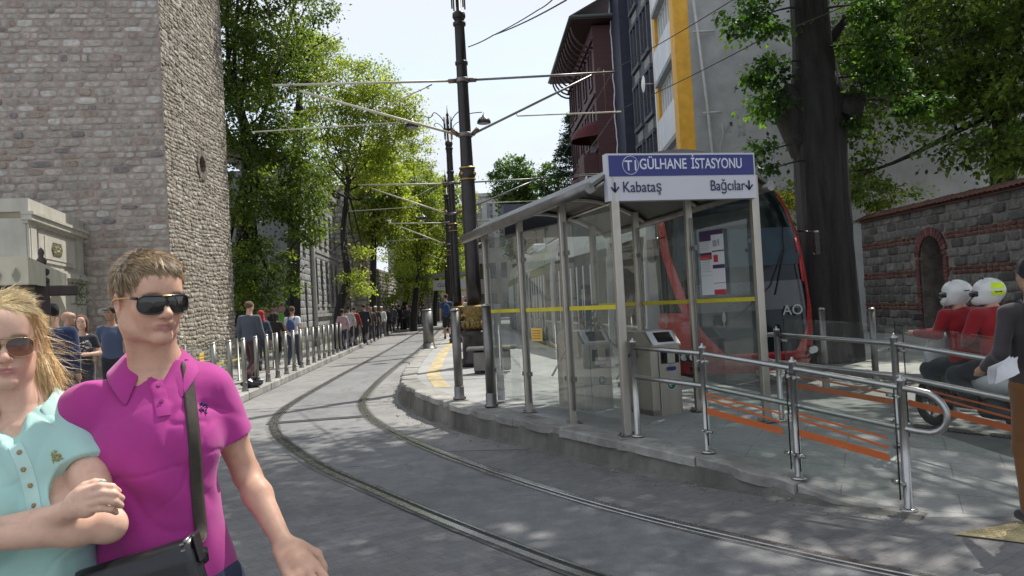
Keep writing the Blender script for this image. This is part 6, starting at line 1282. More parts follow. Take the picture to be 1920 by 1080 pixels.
# ------------------------------------------------------------------ implicit bodies -> one continuous mesh
class Body:
    """list of rounded primitives blended into one surface, meshed with naive surface nets"""
    def __init__(s): s.p = []
    def cone(s, a, b, ra, rb, k=.02, op='u'): s.p.append(('c', np.array(a, float), np.array(b, float), ra, rb, k, op)); return s
    def chain(s, pts, rs, k=.02, op='u'):
        for i in range(len(pts) - 1): s.cone(pts[i], pts[i + 1], rs[i], rs[i + 1], k, op)
        return s
    def ell(s, c, r, k=.02, op='u', M=None): s.p.append(('e', np.array(c, float), np.array(r, float), None if M is None else np.array(M, float), 0, k, op)); return s
    def cut(s, n, d, where=None, k=.004): s.p.append(('h', unit(n), d, None if where is None else (np.array(where[0], float), where[1]), 0, k, 's')); return s      # remove n.x > d (inside optional sphere)
    def xf(s, M, o, sc=1.0):
        q = Body(); M = np.array(M); o = np.array(o)
        for t in s.p:
            if t[0] == 'c': q.p.append(('c', M @ (t[1] * sc) + o, M @ (t[2] * sc) + o, t[3] * sc, t[4] * sc, t[5] * sc, t[6]))
            elif t[0] == 'e': q.p.append(('e', M @ (t[1] * sc) + o, t[2] * sc, M if t[3] is None else M @ t[3], 0, t[5] * sc, t[6]))
            else:
                n = M @ t[1]; w = None if t[3] is None else (M @ (t[3][0] * sc) + o, t[3][1] * sc); q.p.append(('h', n, t[2] * sc + n @ o, w, 0, t[5], 's'))
        return q
    def __add__(s, o): q = Body(); q.p = s.p + o.p; return q
    def bounds(s):
        lo, hi = [], []
        for t in s.p:
            if t[6] != 'u': continue
            if t[0] == 'c': r_ = max(t[3], t[4]); lo.append(np.minimum(t[1], t[2]) - r_); hi.append(np.maximum(t[1], t[2]) + r_)
            else: r_ = max(t[2]); lo.append(t[1] - r_); hi.append(t[1] + r_)
        return np.min(lo, 0), np.max(hi, 0)
    def mesh(s, vox, lo=None, hi=None, disp=None, smooth=2):
        l, h = s.bounds(); l = l - 4 * vox; h = h + 4 * vox
        if lo is not None: l = np.maximum(l, lo)
        if hi is not None: h = np.minimum(h, hi)
        n = np.ceil((h - l) / vox).astype(int) + 1; ax_ = [l[i] + np.arange(n[i]) * vox for i in range(3)]
        F = np.full(n, 1.0, np.float32)
        for t in s.p:
            k = t[5]; mar = k + 4 * vox
            if t[0] == 'c': r_ = max(t[3], t[4]) + mar; a, b = np.minimum(t[1], t[2]) - r_, np.maximum(t[1], t[2]) + r_
            elif t[0] == 'e': r_ = max(t[2]) + mar; a, b = t[1] - r_, t[1] + r_
            else:
                if t[3] is None: a, b = l, h
                else: a, b = t[3][0] - t[3][1], t[3][0] + t[3][1]
            i0 = np.clip(np.floor((a - l) / vox).astype(int), 0, n); i1 = np.clip(np.ceil((b - l) / vox).astype(int) + 1, 0, n)
            if (i1 <= i0).any(): continue
            sl_ = tuple(slice(i0[q], i1[q]) for q in range(3)); X = ax_[0][sl_[0]][:, None, None]; Y = ax_[1][sl_[1]][None, :, None]; Z = ax_[2][sl_[2]][None, None, :]
            if t[0] == 'c':
                A, B = t[1], t[2]; d = B - A; L2 = d @ d + 1e-12
                hh = np.clip(((X - A[0]) * d[0] + (Y - A[1]) * d[1] + (Z - A[2]) * d[2]) / L2, 0, 1)
                D = np.sqrt((X - A[0] - hh * d[0]) ** 2 + (Y - A[1] - hh * d[1]) ** 2 + (Z - A[2] - hh * d[2]) ** 2) - (t[3] + (t[4] - t[3]) * hh)
            elif t[0] == 'e':
                x, y, z = X - t[1][0], Y - t[1][1], Z - t[1][2]
                if t[3] is not None: M = t[3]; x, y, z = M[0, 0] * x + M[1, 0] * y + M[2, 0] * z, M[0, 1] * x + M[1, 1] * y + M[2, 1] * z, M[0, 2] * x + M[1, 2] * y + M[2, 2] * z
                r_ = t[2]; k0 = np.sqrt((x / r_[0]) ** 2 + (y / r_[1]) ** 2 + (z / r_[2]) ** 2); k1 = np.sqrt((x / r_[0] ** 2) ** 2 + (y / r_[1] ** 2) ** 2 + (z / r_[2] ** 2) ** 2) + 1e-9; D = k0 * (k0 - 1) / k1
            else:
                D = -(X * t[1][0] + Y * t[1][1] + Z * t[1][2] - t[2])
                if t[3] is not None: c, R_ = t[3]; D = np.maximum(D, np.sqrt((X - c[0]) ** 2 + (Y - c[1]) ** 2 + (Z - c[2]) ** 2) - R_ + 3 * vox)
            D = np.broadcast_to(D, F[sl_].shape); f = F[sl_]
            if t[6] == 'u':
                w = np.clip(.5 + .5 * (f - D) / k, 0, 1); F[sl_] = f * (1 - w) + D * w - k * w * (1 - w)
            else:
                w = np.clip(.5 - .5 * (f + D) / k, 0, 1); F[sl_] = f * (1 - w) - D * w + k * w * (1 - w)
        if disp is not None: F += disp(ax_[0][:, None, None], ax_[1][None, :, None], ax_[2][None, None, :]).astype(np.float32)
        return nets(F, l, vox, smooth)
def nets(F, o, vox, smooth=2):
    S = F < 0; n = F.shape
    c = np.zeros(tuple(k - 1 for k in n), np.int8)
    for i in (0, 1):
        for j in (0, 1):
            for k in (0, 1): c += S[i:n[0] - 1 + i, j:n[1] - 1 + j, k:n[2] - 1 + k]
    act = (c > 0) & (c < 8); ids = np.full(act.shape, -1, np.int64); I = np.argwhere(act); ids[act] = np.arange(len(I))
    if len(I) == 0: return np.zeros((0, 3)), np.zeros((0, 4), int)
    acc = np.zeros((len(I), 3)); cnt = np.zeros(len(I))
    cor = [(i, j, k) for i in (0, 1) for j in (0, 1) for k in (0, 1)]
    vals = {q: F[I[:, 0] + q[0], I[:, 1] + q[1], I[:, 2] + q[2]].astype(float) for q in cor}
    for q in cor:
        for a in range(3):
            if q[a]: continue
            p = list(q); p[a] = 1; p = tuple(p); va, vb = vals[q], vals[p]; m = (va < 0) != (vb < 0); t = np.where(m, va / (va - vb + 1e-20), 0)
            for b in range(3): acc[:, b] += np.where(m, q[b] + (t if b == a else 0), 0)
            cnt += m
    V = (I + acc / cnt[:, None]) * vox + o; Q = []
    for a in range(3):
        b, d = (a + 1) % 3, (a + 2) % 3
        s0 = [slice(None)] * 3; s1 = [slice(None)] * 3; s0[a] = slice(0, n[a] - 1); s1[a] = slice(1, n[a])
        A, B = S[tuple(s0)], S[tuple(s1)]; E = np.argwhere(A != B); E = E[(E[:, b] > 0) & (E[:, d] > 0) & (E[:, b] < n[b] - 1) & (E[:, d] < n[d] - 1)]
        if len(E) == 0: continue
        def idx(db, dd): e = E.copy(); e[:, b] += db; e[:, d] += dd; return ids[e[:, 0], e[:, 1], e[:, 2]]
        q = np.stack([idx(-1, -1), idx(0, -1), idx(0, 0), idx(-1, 0)], 1); fl = ~A[E[:, 0], E[:, 1], E[:, 2]]; q[fl] = q[fl][:, ::-1]; Q.append(q)
    Q = np.concatenate(Q); Q = Q[(Q >= 0).all(1)]
    for _ in range(smooth):
        s_ = np.zeros_like(V); c_ = np.zeros(len(V))
        for i in range(4):
            j = (i + 1) % 4; np.add.at(s_, Q[:, i], V[Q[:, j]]); np.add.at(s_, Q[:, j], V[Q[:, i]]); np.add.at(c_, Q[:, i], 1); np.add.at(c_, Q[:, j], 1)
        V = V * .5 + .5 * s_ / np.maximum(c_, 1)[:, None]
    return V, Q
def vnoise(seed, sx, sy, sz, amp):
    rs = np.random.default_rng(seed); G_ = rs.uniform(-1, 1, (32, 32, 32))
    def f(X, Y, Z):
        def ip(u, n=32): i = np.floor(u).astype(int); t = u - i; t = t * t * (3 - 2 * t); return i % n, (i + 1) % n, t
        (x0, x1, tx), (y0, y1, ty), (z0, z1, tz) = ip(X / sx + 100), ip(Y / sy + 100), ip(Z / sz + 100)
        g = lambda a, b, c: G_[a, b, c]
        return amp * (((g(x0, y0, z0) * (1 - tx) + g(x1, y0, z0) * tx) * (1 - ty) + (g(x0, y1, z0) * (1 - tx) + g(x1, y1, z0) * tx) * ty) * (1 - tz) + ((g(x0, y0, z1) * (1 - tx) + g(x1, y0, z1) * tx) * (1 - ty) + (g(x0, y1, z1) * (1 - tx) + g(x1, y1, z1) * tx) * ty) * tz)
    return f
# ---------------- anatomy (person faces -Y, +X = picture right when facing the camera)
def rotz(a): c, s = math.cos(a), math.sin(a); return np.array([[c, -s, 0], [s, c, 0], [0, 0, 1.]])
def rotx(a): c, s = math.cos(a), math.sin(a); return np.array([[1, 0, 0], [0, c, -s], [0, s, c]])
def roty(a): c, s = math.cos(a), math.sin(a); return np.array([[c, 0, s], [0, 1, 0], [-s, 0, c]])
def head_body(female=False):
    b = Body(); f = .93 if female else .92
    b.ell((0, .018, .040), (.076 * f, .096, .082), .01); b.ell((0, -.030, .035), (.064 * f, .060, .062), .03)
    b.ell((0, -.028, -.030), (.060 * f, .062, .070), .03)
    for s in (-1, 1):
        b.cone((s * .057 * f, .005, -.040), (s * .045 * f, -.012, -.072), .019, .016, .03)          # ramus, jaw angle
        b.cone((s * .044 * f, -.016, -.073), (s * .012, -.072, -.098), .0165, .0145, .025)
        b.ell((s * .040 * f, -.062, -.022), (.024, .022, .022), .025)                      # cheekbone
        b.ell((s * .030, -.062, -.050), (.018, .018, .026), .02)
    b.ell((0, -.078, -.097), (.018, .016, .014), .018)                                    # chin
    b.cone((-.036, -.083, .020), (.036, -.083, .020), .013, .013, .022); b.ell((0, -.075, .052), (.05, .025, .035), .03)
    b.ell((0, -.071, -.060), (.026, .021, .020), .018)                                    # muzzle
    for s in (-1, 1): b.ell((s * .032, -.098, .000), (.017, .015, .011), .018, 's')            # sockets
    for s in (-1, 1): b.ell((s * .0315, -.0765, -.001), (.0145, .0135, .0125), .005)           # lids over eyeballs
    nw = .85 if female else 1
    b.chain([(0, -.089, .012), (0, -.098, -.010), (0, -.110, -.030)], [.0085 * nw, .0085 * nw, .0115 * nw], .010)
    b.ell((0, -.109, -.033), (.0115 * nw, .011, .0095), .006)
    for s in (-1, 1): b.ell((s * .0125 * nw, -.097, -.036), (.0080, .011, .0080), .007); 
    for s in (-1, 1): b.ell((s * .0065, -.1045, -.0445), (.0035, .005, .003), .003, 's')
    b.cone((-.0235, -.086, -.0625), (0, -.0965, -.0600), .0036, .0052, .007); b.cone((.0235, -.086, -.0625), (0, -.0965, -.0600), .0036, .0052, .007)
    b.cone((-.019, -.086, -.0705), (0, -.0950, -.0725), .0042, .0062, .007); b.cone((.019, -.086, -.0705), (0, -.0950, -.0725), .0042, .0062, .007)
    b.cone((-.0255, -.090, -.0662), (0, -.1025, -.0655), .0012, .0014, .0022, 's'); b.cone((.0255, -.090, -.0662), (0, -.1025, -.0655), .0012, .0014, .0022, 's')
    for s in (-1, 1):                                                                    # ears
        M = rotz(s * .35) @ roty(s * .12)
        b.ell((s * .079 * f, .012, -.004), (.0085, .019, .031), .006, M=M); b.ell((s * .0865 * f, .006, .0), (.0055, .0115, .019), .004, 's', M=M); b.cone((s * .078 * f, .004, -.028), (s * .078 * f, .006, -.033), .007, .005, .006)
    q = Body(); kz = .91
    for t in b.p:
        f_ = lambda v: np.array([v[0], v[1], v[2] * (kz if v[2] < -.02 else 1)])
        if t[0] == 'c': q.p.append((t[0], f_(t[1]), f_(t[2])) + t[3:])
        else: q.p.append((t[0], f_(t[1])) + t[2:])
    return q
def hand(b, wrist, d, n, L=.185, curl=.35, spread=.16, side=1, k=.004, curls=None, thumb=.5, w=1.0):
    """d: wrist->fingers, n: back-of-hand normal; side +1 puts the thumb along cross(d,n)"""
    d = unit(d); n = unit(np.array(n) - d * (np.array(n) @ d)); s = np.cross(d, n) * side; W = np.array(wrist, float); r = L / .185 * w
    P_ = lambda a, c, e: W + d * a * L + s * c * L + n * e * L
    for c in (-.19, -.065, .065, .19): b.cone(P_(.05, c * .6, 0), P_(.50, c, .0), .0145 * r, .0125 * r, .012)
    b.ell(P_(.28, 0, -.02), (.030 * r,) * 3, .012)
    fl = [.82, .95, .90, .72]; cs = [.20, .07, -.065, -.19]
    for i in range(4):
        cu = curls[i] if curls else curl; base = P_(.50, cs[i], 0); dd = unit(d + s * spread * (cs[i] * 2.2)); seg = [.20 * fl[i], .15 * fl[i], .12 * fl[i]]; pts = [base]; ang = cu * .5
        for q in seg: v = dd * math.cos(ang) - n * math.sin(ang); pts.append(pts[-1] + v * q * L * 1.12); ang += cu
        b.chain(pts, [.0105 * r, .0096 * r, .0088 * r, .0072 * r], k)
    t0 = P_(.10, .17, -.03); t1 = P_(.30, .33, -.10 - .05 * thumb); t2 = P_(.47, .36 - .05 * thumb, -.15 - .1 * thumb); t3 = P_(.59, .33 - .1 * thumb, -.17 - .14 * thumb)
    b.chain([t0, t1, t2, t3], [.0165 * r, .0135 * r, .0110 * r, .0085 * r], .008)
    return [t3]
def hair_tufts(V, NV, mask, L, r, dirf, rs, n, cols, seg=3, lift=.25, curl=0, w=.0022):
    """thin tapered locks rooted on the scalp"""
    idx = rs.choice(np.flatnonzero(mask), n); P0 = V[idx]; N0 = NV[idx]; D = dirf(P0, N0); D = D + N0 * lift; D /= np.linalg.norm(D, axis=1)[:, None]
    Ls = L(P0) * rs.uniform(.7, 1.2, n); S = np.cross(D, N0 + rs.normal(0, .2, (n, 3))); S /= np.linalg.norm(S, axis=1)[:, None] + 1e-9; R_ = []
    P_ = P0.copy(); pts = [P_]; 
    for k in range(seg):
        D = D * .8 + dirf(P_, N0) * .35 + rs.normal(0, .06 + curl, (n, 3)); D /= np.linalg.norm(D, axis=1)[:, None]; P_ = P_ + D * (Ls / seg)[:, None]; pts.append(P_)
    VV = []; ww = np.linspace(1, .15, seg + 1) * w
    for k in range(seg + 1): VV += [pts[k] - S * ww[k], pts[k] + N0 * ww[k] * .6, pts[k] + S * ww[k]]
    VV = np.stack(VV, 1); m = 3 * (seg + 1); F = []
    for k in range(seg):
        for j in range(2): F.append([k * 3 + j, k * 3 + j + 1, k * 3 + 3 + j + 1, k * 3 + 3 + j])
    F = (np.arange(n)[:, None, None] * m + np.array(F)[None]).reshape(-1, 4); C = np.repeat(np.array(cols)[rs.integers(0, len(cols), n)] * rs.uniform(.75, 1.3, (n, 1)), m, axis=0)
    return VV.reshape(-1, 3), F, C
def vnormals(V, F):
    fn = np.cross(V[F[:, 2]] - V[F[:, 0]], V[F[:, 3]] - V[F[:, 1]]); N_ = np.zeros_like(V)
    for i in range(4): np.add.at(N_, F[:, i], fn)
    return N_ / (np.linalg.norm(N_, axis=1)[:, None] + 1e-12)
def skin_mat(name, sub=.12):
    m, t, b = _new(name); a = N(t, 'ShaderNodeAttribute', attribute_name='col'); n = ramp(t, noise(t, 34, 7, .7), [(.28, (.90, .80, .78)), (.5, (1, 1, 1)), (.72, (1.07, 1.08, 1.08))])
    c = mixc(t, 1.0, a.outputs[0], n, 'MULTIPLY'); t.links.new(c, b.inputs['Base Color']); b.inputs['Roughness'].default_value = .5; b.inputs['Specular IOR Level'].default_value = .4
    b.inputs['Subsurface Weight'].default_value = sub; b.inputs['Subsurface Radius'].default_value = (.012, .005, .003); b.inputs['Subsurface Scale'].default_value = 1; bump(t, b, noise(t, 420, 3), .12, .0006); return m
def cloth_mat(name, col, weave=900, rough=.85, var=.06, sheen=.25):
    m, t, b = _new(name); c = ramp(t, noise(t, 5, 4), [(.3, tuple(x * (1 - var) for x in col)), (.7, tuple(x * (1 + var) for x in col))]); t.links.new(c, b.inputs['Base Color'])
    b.inputs['Roughness'].default_value = rough; b.inputs['Sheen Weight'].default_value = sheen; b.inputs['Specular IOR Level'].default_value = .25
    b1 = bump(t, b, noise(t, weave, 2), .25, .0006); bump(t, b, noise(t, 14, 4, .6), .25, .006, b1); return m
skin_mat('skin'); mat('hair', (.2, .15, .1), .42, attr=True, var=.12, vs=60, spec=.5)
# ------------------------------------------------------------------ people
CM = {}
def dilated(b, d): return [(q[0], q[1], q[2], q[3] + d, q[4] + d, q[5], q[6]) if q[0] == 'c' else (q[0], q[1], q[2] + d) + q[3:] for q in b.p if q[6] == 'u']
def cm(col, **k):
    key = ('cloth_' + '_'.join('%02d' % int(c * 99) for c in col))
    if key not in MATS: cloth_mat(key, col, **k)
    return key
def paint(V, base, lip=None, Mh=None, oh=None, brow=None, ruddy=1.0):
    C = np.tile(np.array(base, float), (len(V), 1))
    if Mh is not None:
        L = (V - oh) @ np.array(Mh)         # head local
        nl = np.exp(-((L[:, 0] / .0245) ** 4 + ((L[:, 1] + .092) / .018) ** 4 + ((L[:, 2] + .0600 + 4 * L[:, 0] ** 2) / .0092) ** 4))[:, None]
        if lip is not None: C = C * (1 - nl) + np.array(lip) * nl
        for s in (-1, 1):
            ck = np.exp(-(((L[:, 0] - s * .043) / .024) ** 2 + ((L[:, 2] + .03) / .022) ** 2))[:, None] * (L[:, 1:2] < -.03) * .35 * ruddy; C = C * (1 - ck) + C * np.array((1.08, .80, .78)) * ck
            if brow is not None:
                bz = .020 + .004 * np.cos((np.abs(L[:, 0]) - .03) * 60); bw = (np.exp(-(((L[:, 0] - s * .033) / .019) ** 6 + ((L[:, 2] - bz) / .0042) ** 2)) * (L[:, 1] < -.06))[:, None] * .8; C = C * (1 - bw) + np.array(brow) * bw
        nt = np.exp(-((L[:, 0] / .018) ** 2 + ((L[:, 1] + .112) / .014) ** 2 + ((L[:, 2] + .033) / .014) ** 2))[:, None] * .3; C = C * (1 - nt) + C * np.array((1.05, .82, .80)) * nt
    return C
STAND = dict(armL=((.235, .03, 1.16), (.245, -.06, .92)), armR=((-.235, .03, 1.16), (-.245, -.06, .92)), legL=((.095, -.01, .49), (.10, .03, .08)), legR=((-.095, -.01, .49), (-.10, .03, .08)))
WALK = dict(armL=((.235, .10, 1.17), (.25, .04, .93)), armR=((-.235, -.06, 1.17), (-.23, -.20, .96)), legL=((.09, -.13, .51), (.10, -.20, .10)), legR=((-.09, -.02, .50), (-.10, .28, .16)))
WALK2 = dict(armL=((.235, -.07, 1.17), (.23, -.21, .97)), armR=((-.235, .10, 1.17), (-.25, .05, .93)), legL=((.09, -.02, .50), (.10, .26, .15)), legR=((-.09, -.12, .51), (-.10, -.20, .10)))
PHONE = dict(STAND, armR=((-.24, .0, 1.18), (-.08, -.20, 1.22)), armL=((.24, .0, 1.18), (.10, -.24, 1.18)))
def limbs_of(pose, s=1): return {k: [np.array(q, float) for q in v] for k, v in pose.items()}
def figure(pos, face, H, pose, top, bottom, skin=(.50, .32, .24), hair=(.05, .03, .02), hstyle='short', sleeve='long', bkind='long', vox=.016, label='', group=None, female=False, shoe=(.02, .02, .02), turn=0, hat=None, bag=None, lean=0.0, build=1.0, topcut=.90, hips=None):
    """face: degrees, 0 looks towards the camera side (-Y), 180 walks away"""
    sc = H / 1.8; M = rotz(R(face)); o = np.array(pos, float); J = limbs_of(pose); T_ = Body(); A_ = Body(); Lg = Body(); w = build * (.93 if female else 1)
    hp = np.array(hips if hips is not None else (0, 0, .95), float); ln = rotx(lean)
    tz = lambda p: ln @ (np.array(p, float) - (0, 0, .95)) + hp
    sh = {s: tz((s * .18 * w, .01, 1.435)) for s in (-1, 1)}
    T_.ell(tz((0, 0, .97)), (.165 * w, .115 * w, .12), .03).ell(tz((0, .0, 1.13)), ((.135 if female else .145) * w, .10 * w, .14), .05).ell(tz((0, .0, 1.31)), (.160 * w, .112 * w, .16), .05).cone(tz((-.13 * w, .015, 1.435)), tz((.13 * w, .015, 1.435)), .062, .062, .05).cone(tz((0, .02, 1.45)), tz((0, .01, 1.52)), .07, .058, .04)
    if female:
        for s in (-1, 1): T_.ell(tz((s * .07, -.085, 1.30)), (.06, .05, .06), .03)
    N_ = Body().cone(tz((0, .012, 1.46)), tz((0, -.008, 1.61)), .056 * w, .052 * w, .02)
    hm = M @ rotz(R(turn)); ho = M @ (tz((0, -.022, 1.685)) * sc) + o
    for s, k in ((1, 'armL'), (-1, 'armR')): e, wr = J[k]; A_.chain([sh[s], e, wr], [.050 * w, .040 * w, .028 * w], .02); hd = unit(wr - e); A_.cone(wr, wr + hd * .09, .030, .034, .02); [A_.cone(wr + hd * .08 + np.array([0, q, 0]), wr + hd * (.165 - abs(q) * .6) + np.array([0, q * 1.2, 0]), .011, .008, .006) for q in (-.027, -.009, .009, .027)]; A_.cone(wr + hd * .03, wr + hd * .10 + np.array([-s * .02, -.04, 0]), .014, .010, .008)
    for s, k in ((1, 'legL'), (-1, 'legR')): kn, an = J[k]; hj = hp + np.array([s * .085, 0, -.03]); Lg.chain([hj, kn, an], [.085 * w, .058 * w, .038 * w], .03); ft = an + np.array([s * .015, -.15, -.045]); Lg.cone(an + np.array([0, .03, -.035]), ft, .036, .028, .02)
    t = empty('person', tuple(o), label, 'person', group)
    body = (T_ + N_ + A_ + Lg).xf(M, o, sc) + head_body(female).xf(hm, ho, sc)
    V, F = body.mesh(vox, smooth=1); tri_mesh('body', V, F, 'skin', t, paint(V, skin, np.array(skin) * (.85, .5, .5), hm, ho, hair))
    C_ = Body(); d = .016; ex = lambda b, dd: b
    for q in T_.p:
        if q[0] == 'c': C_.cone(q[1], q[2], q[3] + d, q[4] + d * .7, q[5])
        else: C_.ell(q[1], q[2] + d, q[5])
    for s, k in ((1, 'armL'), (-1, 'armR')):
        e, wr = J[k]
        if sleeve == 'long': C_.chain([sh[s], e, wr - unit(wr - e) * .01], [.062 * w, .054 * w, .042 * w], .02)
        elif sleeve == 'short': C_.cone(sh[s], sh[s] + (e - sh[s]) * .55, .066 * w, .062 * w, .02)
        elif sleeve == 'none': pass
    if topcut: C_.cut((0, 0, -1), -topcut)
    C_.cut(ln @ np.array([0, -.25, 1]), float(unit(ln @ np.array([0, -.25, 1])) @ tz((0, -.05, 1.475))), (tz((0, 0, 1.56)), .16))
    V, F = C_.xf(M, o, sc).mesh(vox * .9, disp=vnoise(int(abs(o[0] * 100)) % 50, .10, .10, .22, .009), smooth=1); tri_mesh('shirt' if sleeve != 'long' else 'jacket', V, F, cm(top), t)
    B_ = Body(); d = .014; B_.ell(hp + (0, 0, .0), (.172 * w, .122 * w, .13), .03)
    for s, k in ((1, 'legL'), (-1, 'legR')):
        kn, an = J[k]; hj = hp + np.array([s * .085, 0, -.03])
        if bkind == 'long': B_.chain([hj, kn, an + (0, 0, .03)], [.098 * w, .076 * w, .064 * w], .03)
        elif bkind == 'shorts': B_.chain([hj, kn + (0, 0, .03)], [.10 * w, .085 * w], .03)
    if bkind == 'skirt': B_.cone(hp, (J['legL'][0] + J['legR'][0]) / 2 + (0, 0, -.05), .17, .20, .05)
    B_.cut((0, 0, 1), hp[2] + .10)
    V, F = B_.xf(M, o, sc).mesh(vox * .95, disp=vnoise(7, .08, .08, .15, .008), smooth=1); tri_mesh('trousers' if bkind != 'skirt' else 'skirt', V, F, cm(bottom), t)
    for s, k in ((1, 'legL'), (-1, 'legR')):
        an = J[k][1]; S_ = Body().cone(an + np.array([0, .035, -.035]), an + np.array([s * .015, -.15, -.048]), .046, .036, .03).cone(an + (0, .02, -.01), an + (0, 0, .03), .046, .044, .02); S_.cut((0, 0, -1), float(-(an[2] - .08))) 
        V, F = S_.xf(M, o, sc).mesh(max(vox * .8, .007), smooth=1); tri_mesh('shoe', V, F, cm(shoe), t)
    Hb = Body().ell((0, .022, .050), (.087, .108, .089), .01)
    if hstyle in ('long', 'pony'):
        Hb.cone((0, .07, .02), (0, .075, -.16 if hstyle == 'long' else -.05), .075, .05 if hstyle == 'long' else .03, .03); 
        if hstyle == 'long': [Hb.cone((s * .070, .02, .02), (s * .072, .01, -.14), .028, .022, .02) for s in (-1, 1)]
    if hstyle == 'scarf': Hb.ell((0, .03, -.04), (.085, .09, .09), .03); Hb.cone((0, .03, -.08), (0, .02, -.17), .08, .11, .03)
    Hb.cut((0, -.80, -.60), .033, ((0, -.07, -.02), .125)) if hstyle not in ('long', 'scarf') else Hb.cut((0, -1, -.25), .046, ((0, -.08, -.035), .10))
    if hstyle == 'short': Hb.cut((0, 0, -1), .075)
    if hstyle != 'bald':
        V, F = Hb.xf(hm, ho, sc).mesh(vox * .7, disp=vnoise(9, .02, .02, .05, .006), smooth=1); tri_mesh('hair' if hstyle != 'scarf' else 'headscarf', V, F, cm(hair), t)
    if hat:
        Ht = Body().ell((0, .015, .070), (.090, .105, .062), .01).ell((0, -.115, .068), (.062, .06, .012), .02); V, F = Ht.xf(hm, ho, sc).mesh(vox * .6, smooth=1); tri_mesh('cap', V, F, cm(hat), t)
    if bag:
        Bg = Body().ell(tz((0, .19, 1.24)), (.13, .085, .20), .02).ell(tz((0, .24, 1.16)), (.09, .05, .11), .02); V, F = Bg.xf(M, o, sc).mesh(vox * .8, smooth=1)
        bt = empty('backpack', tuple(M @ (tz((0, .2, 1.2)) * sc) + o), 'rucksack carried by the ' + label[:1].lower() + ' '.join(label[1:].split()[:9]), 'backpack'); tri_mesh('bag_body', V, F, cm(bag), bt)
        g = MB(); [g.tube([M @ (tz(p_) * sc) + o for p_ in ((s * .085, .14, 1.40), (s * .10, .03, 1.515), (s * .10, -.10, 1.44), (s * .105, -.125, 1.30), (s * .13, .02, 1.12))], .016, 6) for s in (-1, 1)]; g.build('shoulder_strap', cm((.02, .02, .03)), bt)
    return t
LP = lambda px, d: np.array([P(px, 560, d)[0], d, .15])
SK = [(.56, .36, .27), (.42, .25, .17), (.36, .21, .14)]
# group beside the gate
figure(LP(98, 10.2), 200, 1.80, STAND, (.025, .04, .10), (.03, .03, .04), SK[1], (.012, .010, .010), 'short', vox=.012, label='person in a navy jacket with dark curly hair standing behind the blond woman', build=1.12)
figure(LP(124, 12.6), 120, 1.74, STAND, (.02, .03, .07), (.03, .03, .04), SK[1], (.03, .02, .02), 'bald', vox=.013, label='bald person in a dark blue jacket half hidden by the curly haired one')
wm = figure(LP(151, 12.0), 20, 1.66, PHONE, (.03, .03, .035), (.04, .04, .05), SK[0], (.10, .035, .018), 'long', 'short', vox=.012, label='person with long reddish hair in a patterned black top holding a handbag strap', female=True)
mat('print_white', (.5, .5, .48), .8)
b_ = next(o for o in SC.objects if o.parent == wm and o.name.startswith('shirt')); g = MB(); rs = random.Random(3)
from mathutils.bvhtree import BVHTree
def bvh_of(o): return BVHTree.FromPolygons([v.co[:] for v in o.data.vertices], [p_.vertices[:] for p_ in o.data.polygons])
bt_ = bvh_of(b_); bs_ = BASE[wm.name]
for i in range(26):
    x, z = rs.uniform(-.10, .10), rs.uniform(1.10, 1.28); M_ = rotz(R(20)); a = M_ @ np.array([x, -.4, z]); hit = bt_.ray_cast(Vector(a), Vector(M_ @ np.array([0, 1, 0])))
    if hit[0]: c = np.array(hit[0]) + bs_ - M_ @ np.array([0, .004, 0]); d_ = M_ @ np.array([rs.uniform(.008, .02), 0, rs.uniform(-.01, .01)]); g.tube([c - d_, c + d_], .006, 5)
g.build('printed_pattern', 'print_white', b_)
figure(LP(207, 13.2), 10, 1.80, STAND, (.075, .095, .16), (.03, .03, .04), SK[2], (.03, .02, .02), 'short', 'short', vox=.012, label='person in a black cap and blue grey T-shirt at the foot of the stone tower', hat=(.015, .015, .017), turn=-25)
# along the left fence
figure(LP(466, 18.6), 160, 1.86, WALK, (.075, .085, .11), (.07, .03, .035), SK[0], (.12, .07, .035), vox=.014, label='big person in a grey blue hooded sweatshirt seen from behind at the fence', build=1.22)
figure(LP(488, 21.5), 200, 1.66, WALK2, (.035, .05, .085), (.05, .05, .06), SK[1], (.38, .02, .02), 'scarf', vox=.015, label='person with a red headscarf and navy top next to the hooded one', female=True)
figure(LP(515, 23.5), 180, 1.60, WALK, (.03, .025, .025), (.02, .02, .02), SK[1], (.03, .02, .02), 'long', vox=.016, label='small dark clothed person walking before the graffiti', female=True)
figure(LP(546, 23.2), 178, 1.74, WALK2, (.62, .64, .70), (.05, .06, .10), SK[1], (.08, .05, .03), 'short', 'short', vox=.014, label='person in a white T-shirt with blue braces like straps walking away', bag=(.06, .09, .20))
def far(px, d, face, H, top, bottom, lb, **k): return figure(LP(px, d), face, H, k.pop('pose', WALK), top, bottom, k.pop('skin', SK[1]), k.pop('hair', (.03, .02, .018)), vox=.021, label=lb, group=None, **k)
far(640, 31, 180, 1.62, (.55, .35, .38), (.05, .05, .07), 'person in a pale pink top behind the left bollards', female=True, hstyle='pony')
far(652, 33, 180, 1.74, (.50, .50, .52), (.04, .04, .05), 'person in a light grey shirt just beyond the pink top')
far(663, 35, 160, 1.70, (.30, .03, .03), (.04, .04, .05), 'person in a red top in the left hand crowd')
far(681, 36, 175, 1.80, (.025, .03, .045), (.03, .03, .04), 'tall person in black with a white bag strap by the second stone tower', build=1.1)
far(694, 39, 10, 1.68, (.10, .06, .045), (.05, .05, .06), 'person in brown walking towards us past the second stone tower')
far(703, 41, 0, 1.72, (.045, .045, .05), (.03, .03, .03), 'person with a pale cap among the left hand crowd', hat=(.6, .58, .52))
far(714, 43, 5, 1.70, (.55, .54, .52), (.10, .10, .12), 'person in a cream jacket and light cap near the end of the fence', hat=(.6, .6, .6), pose=WALK2)
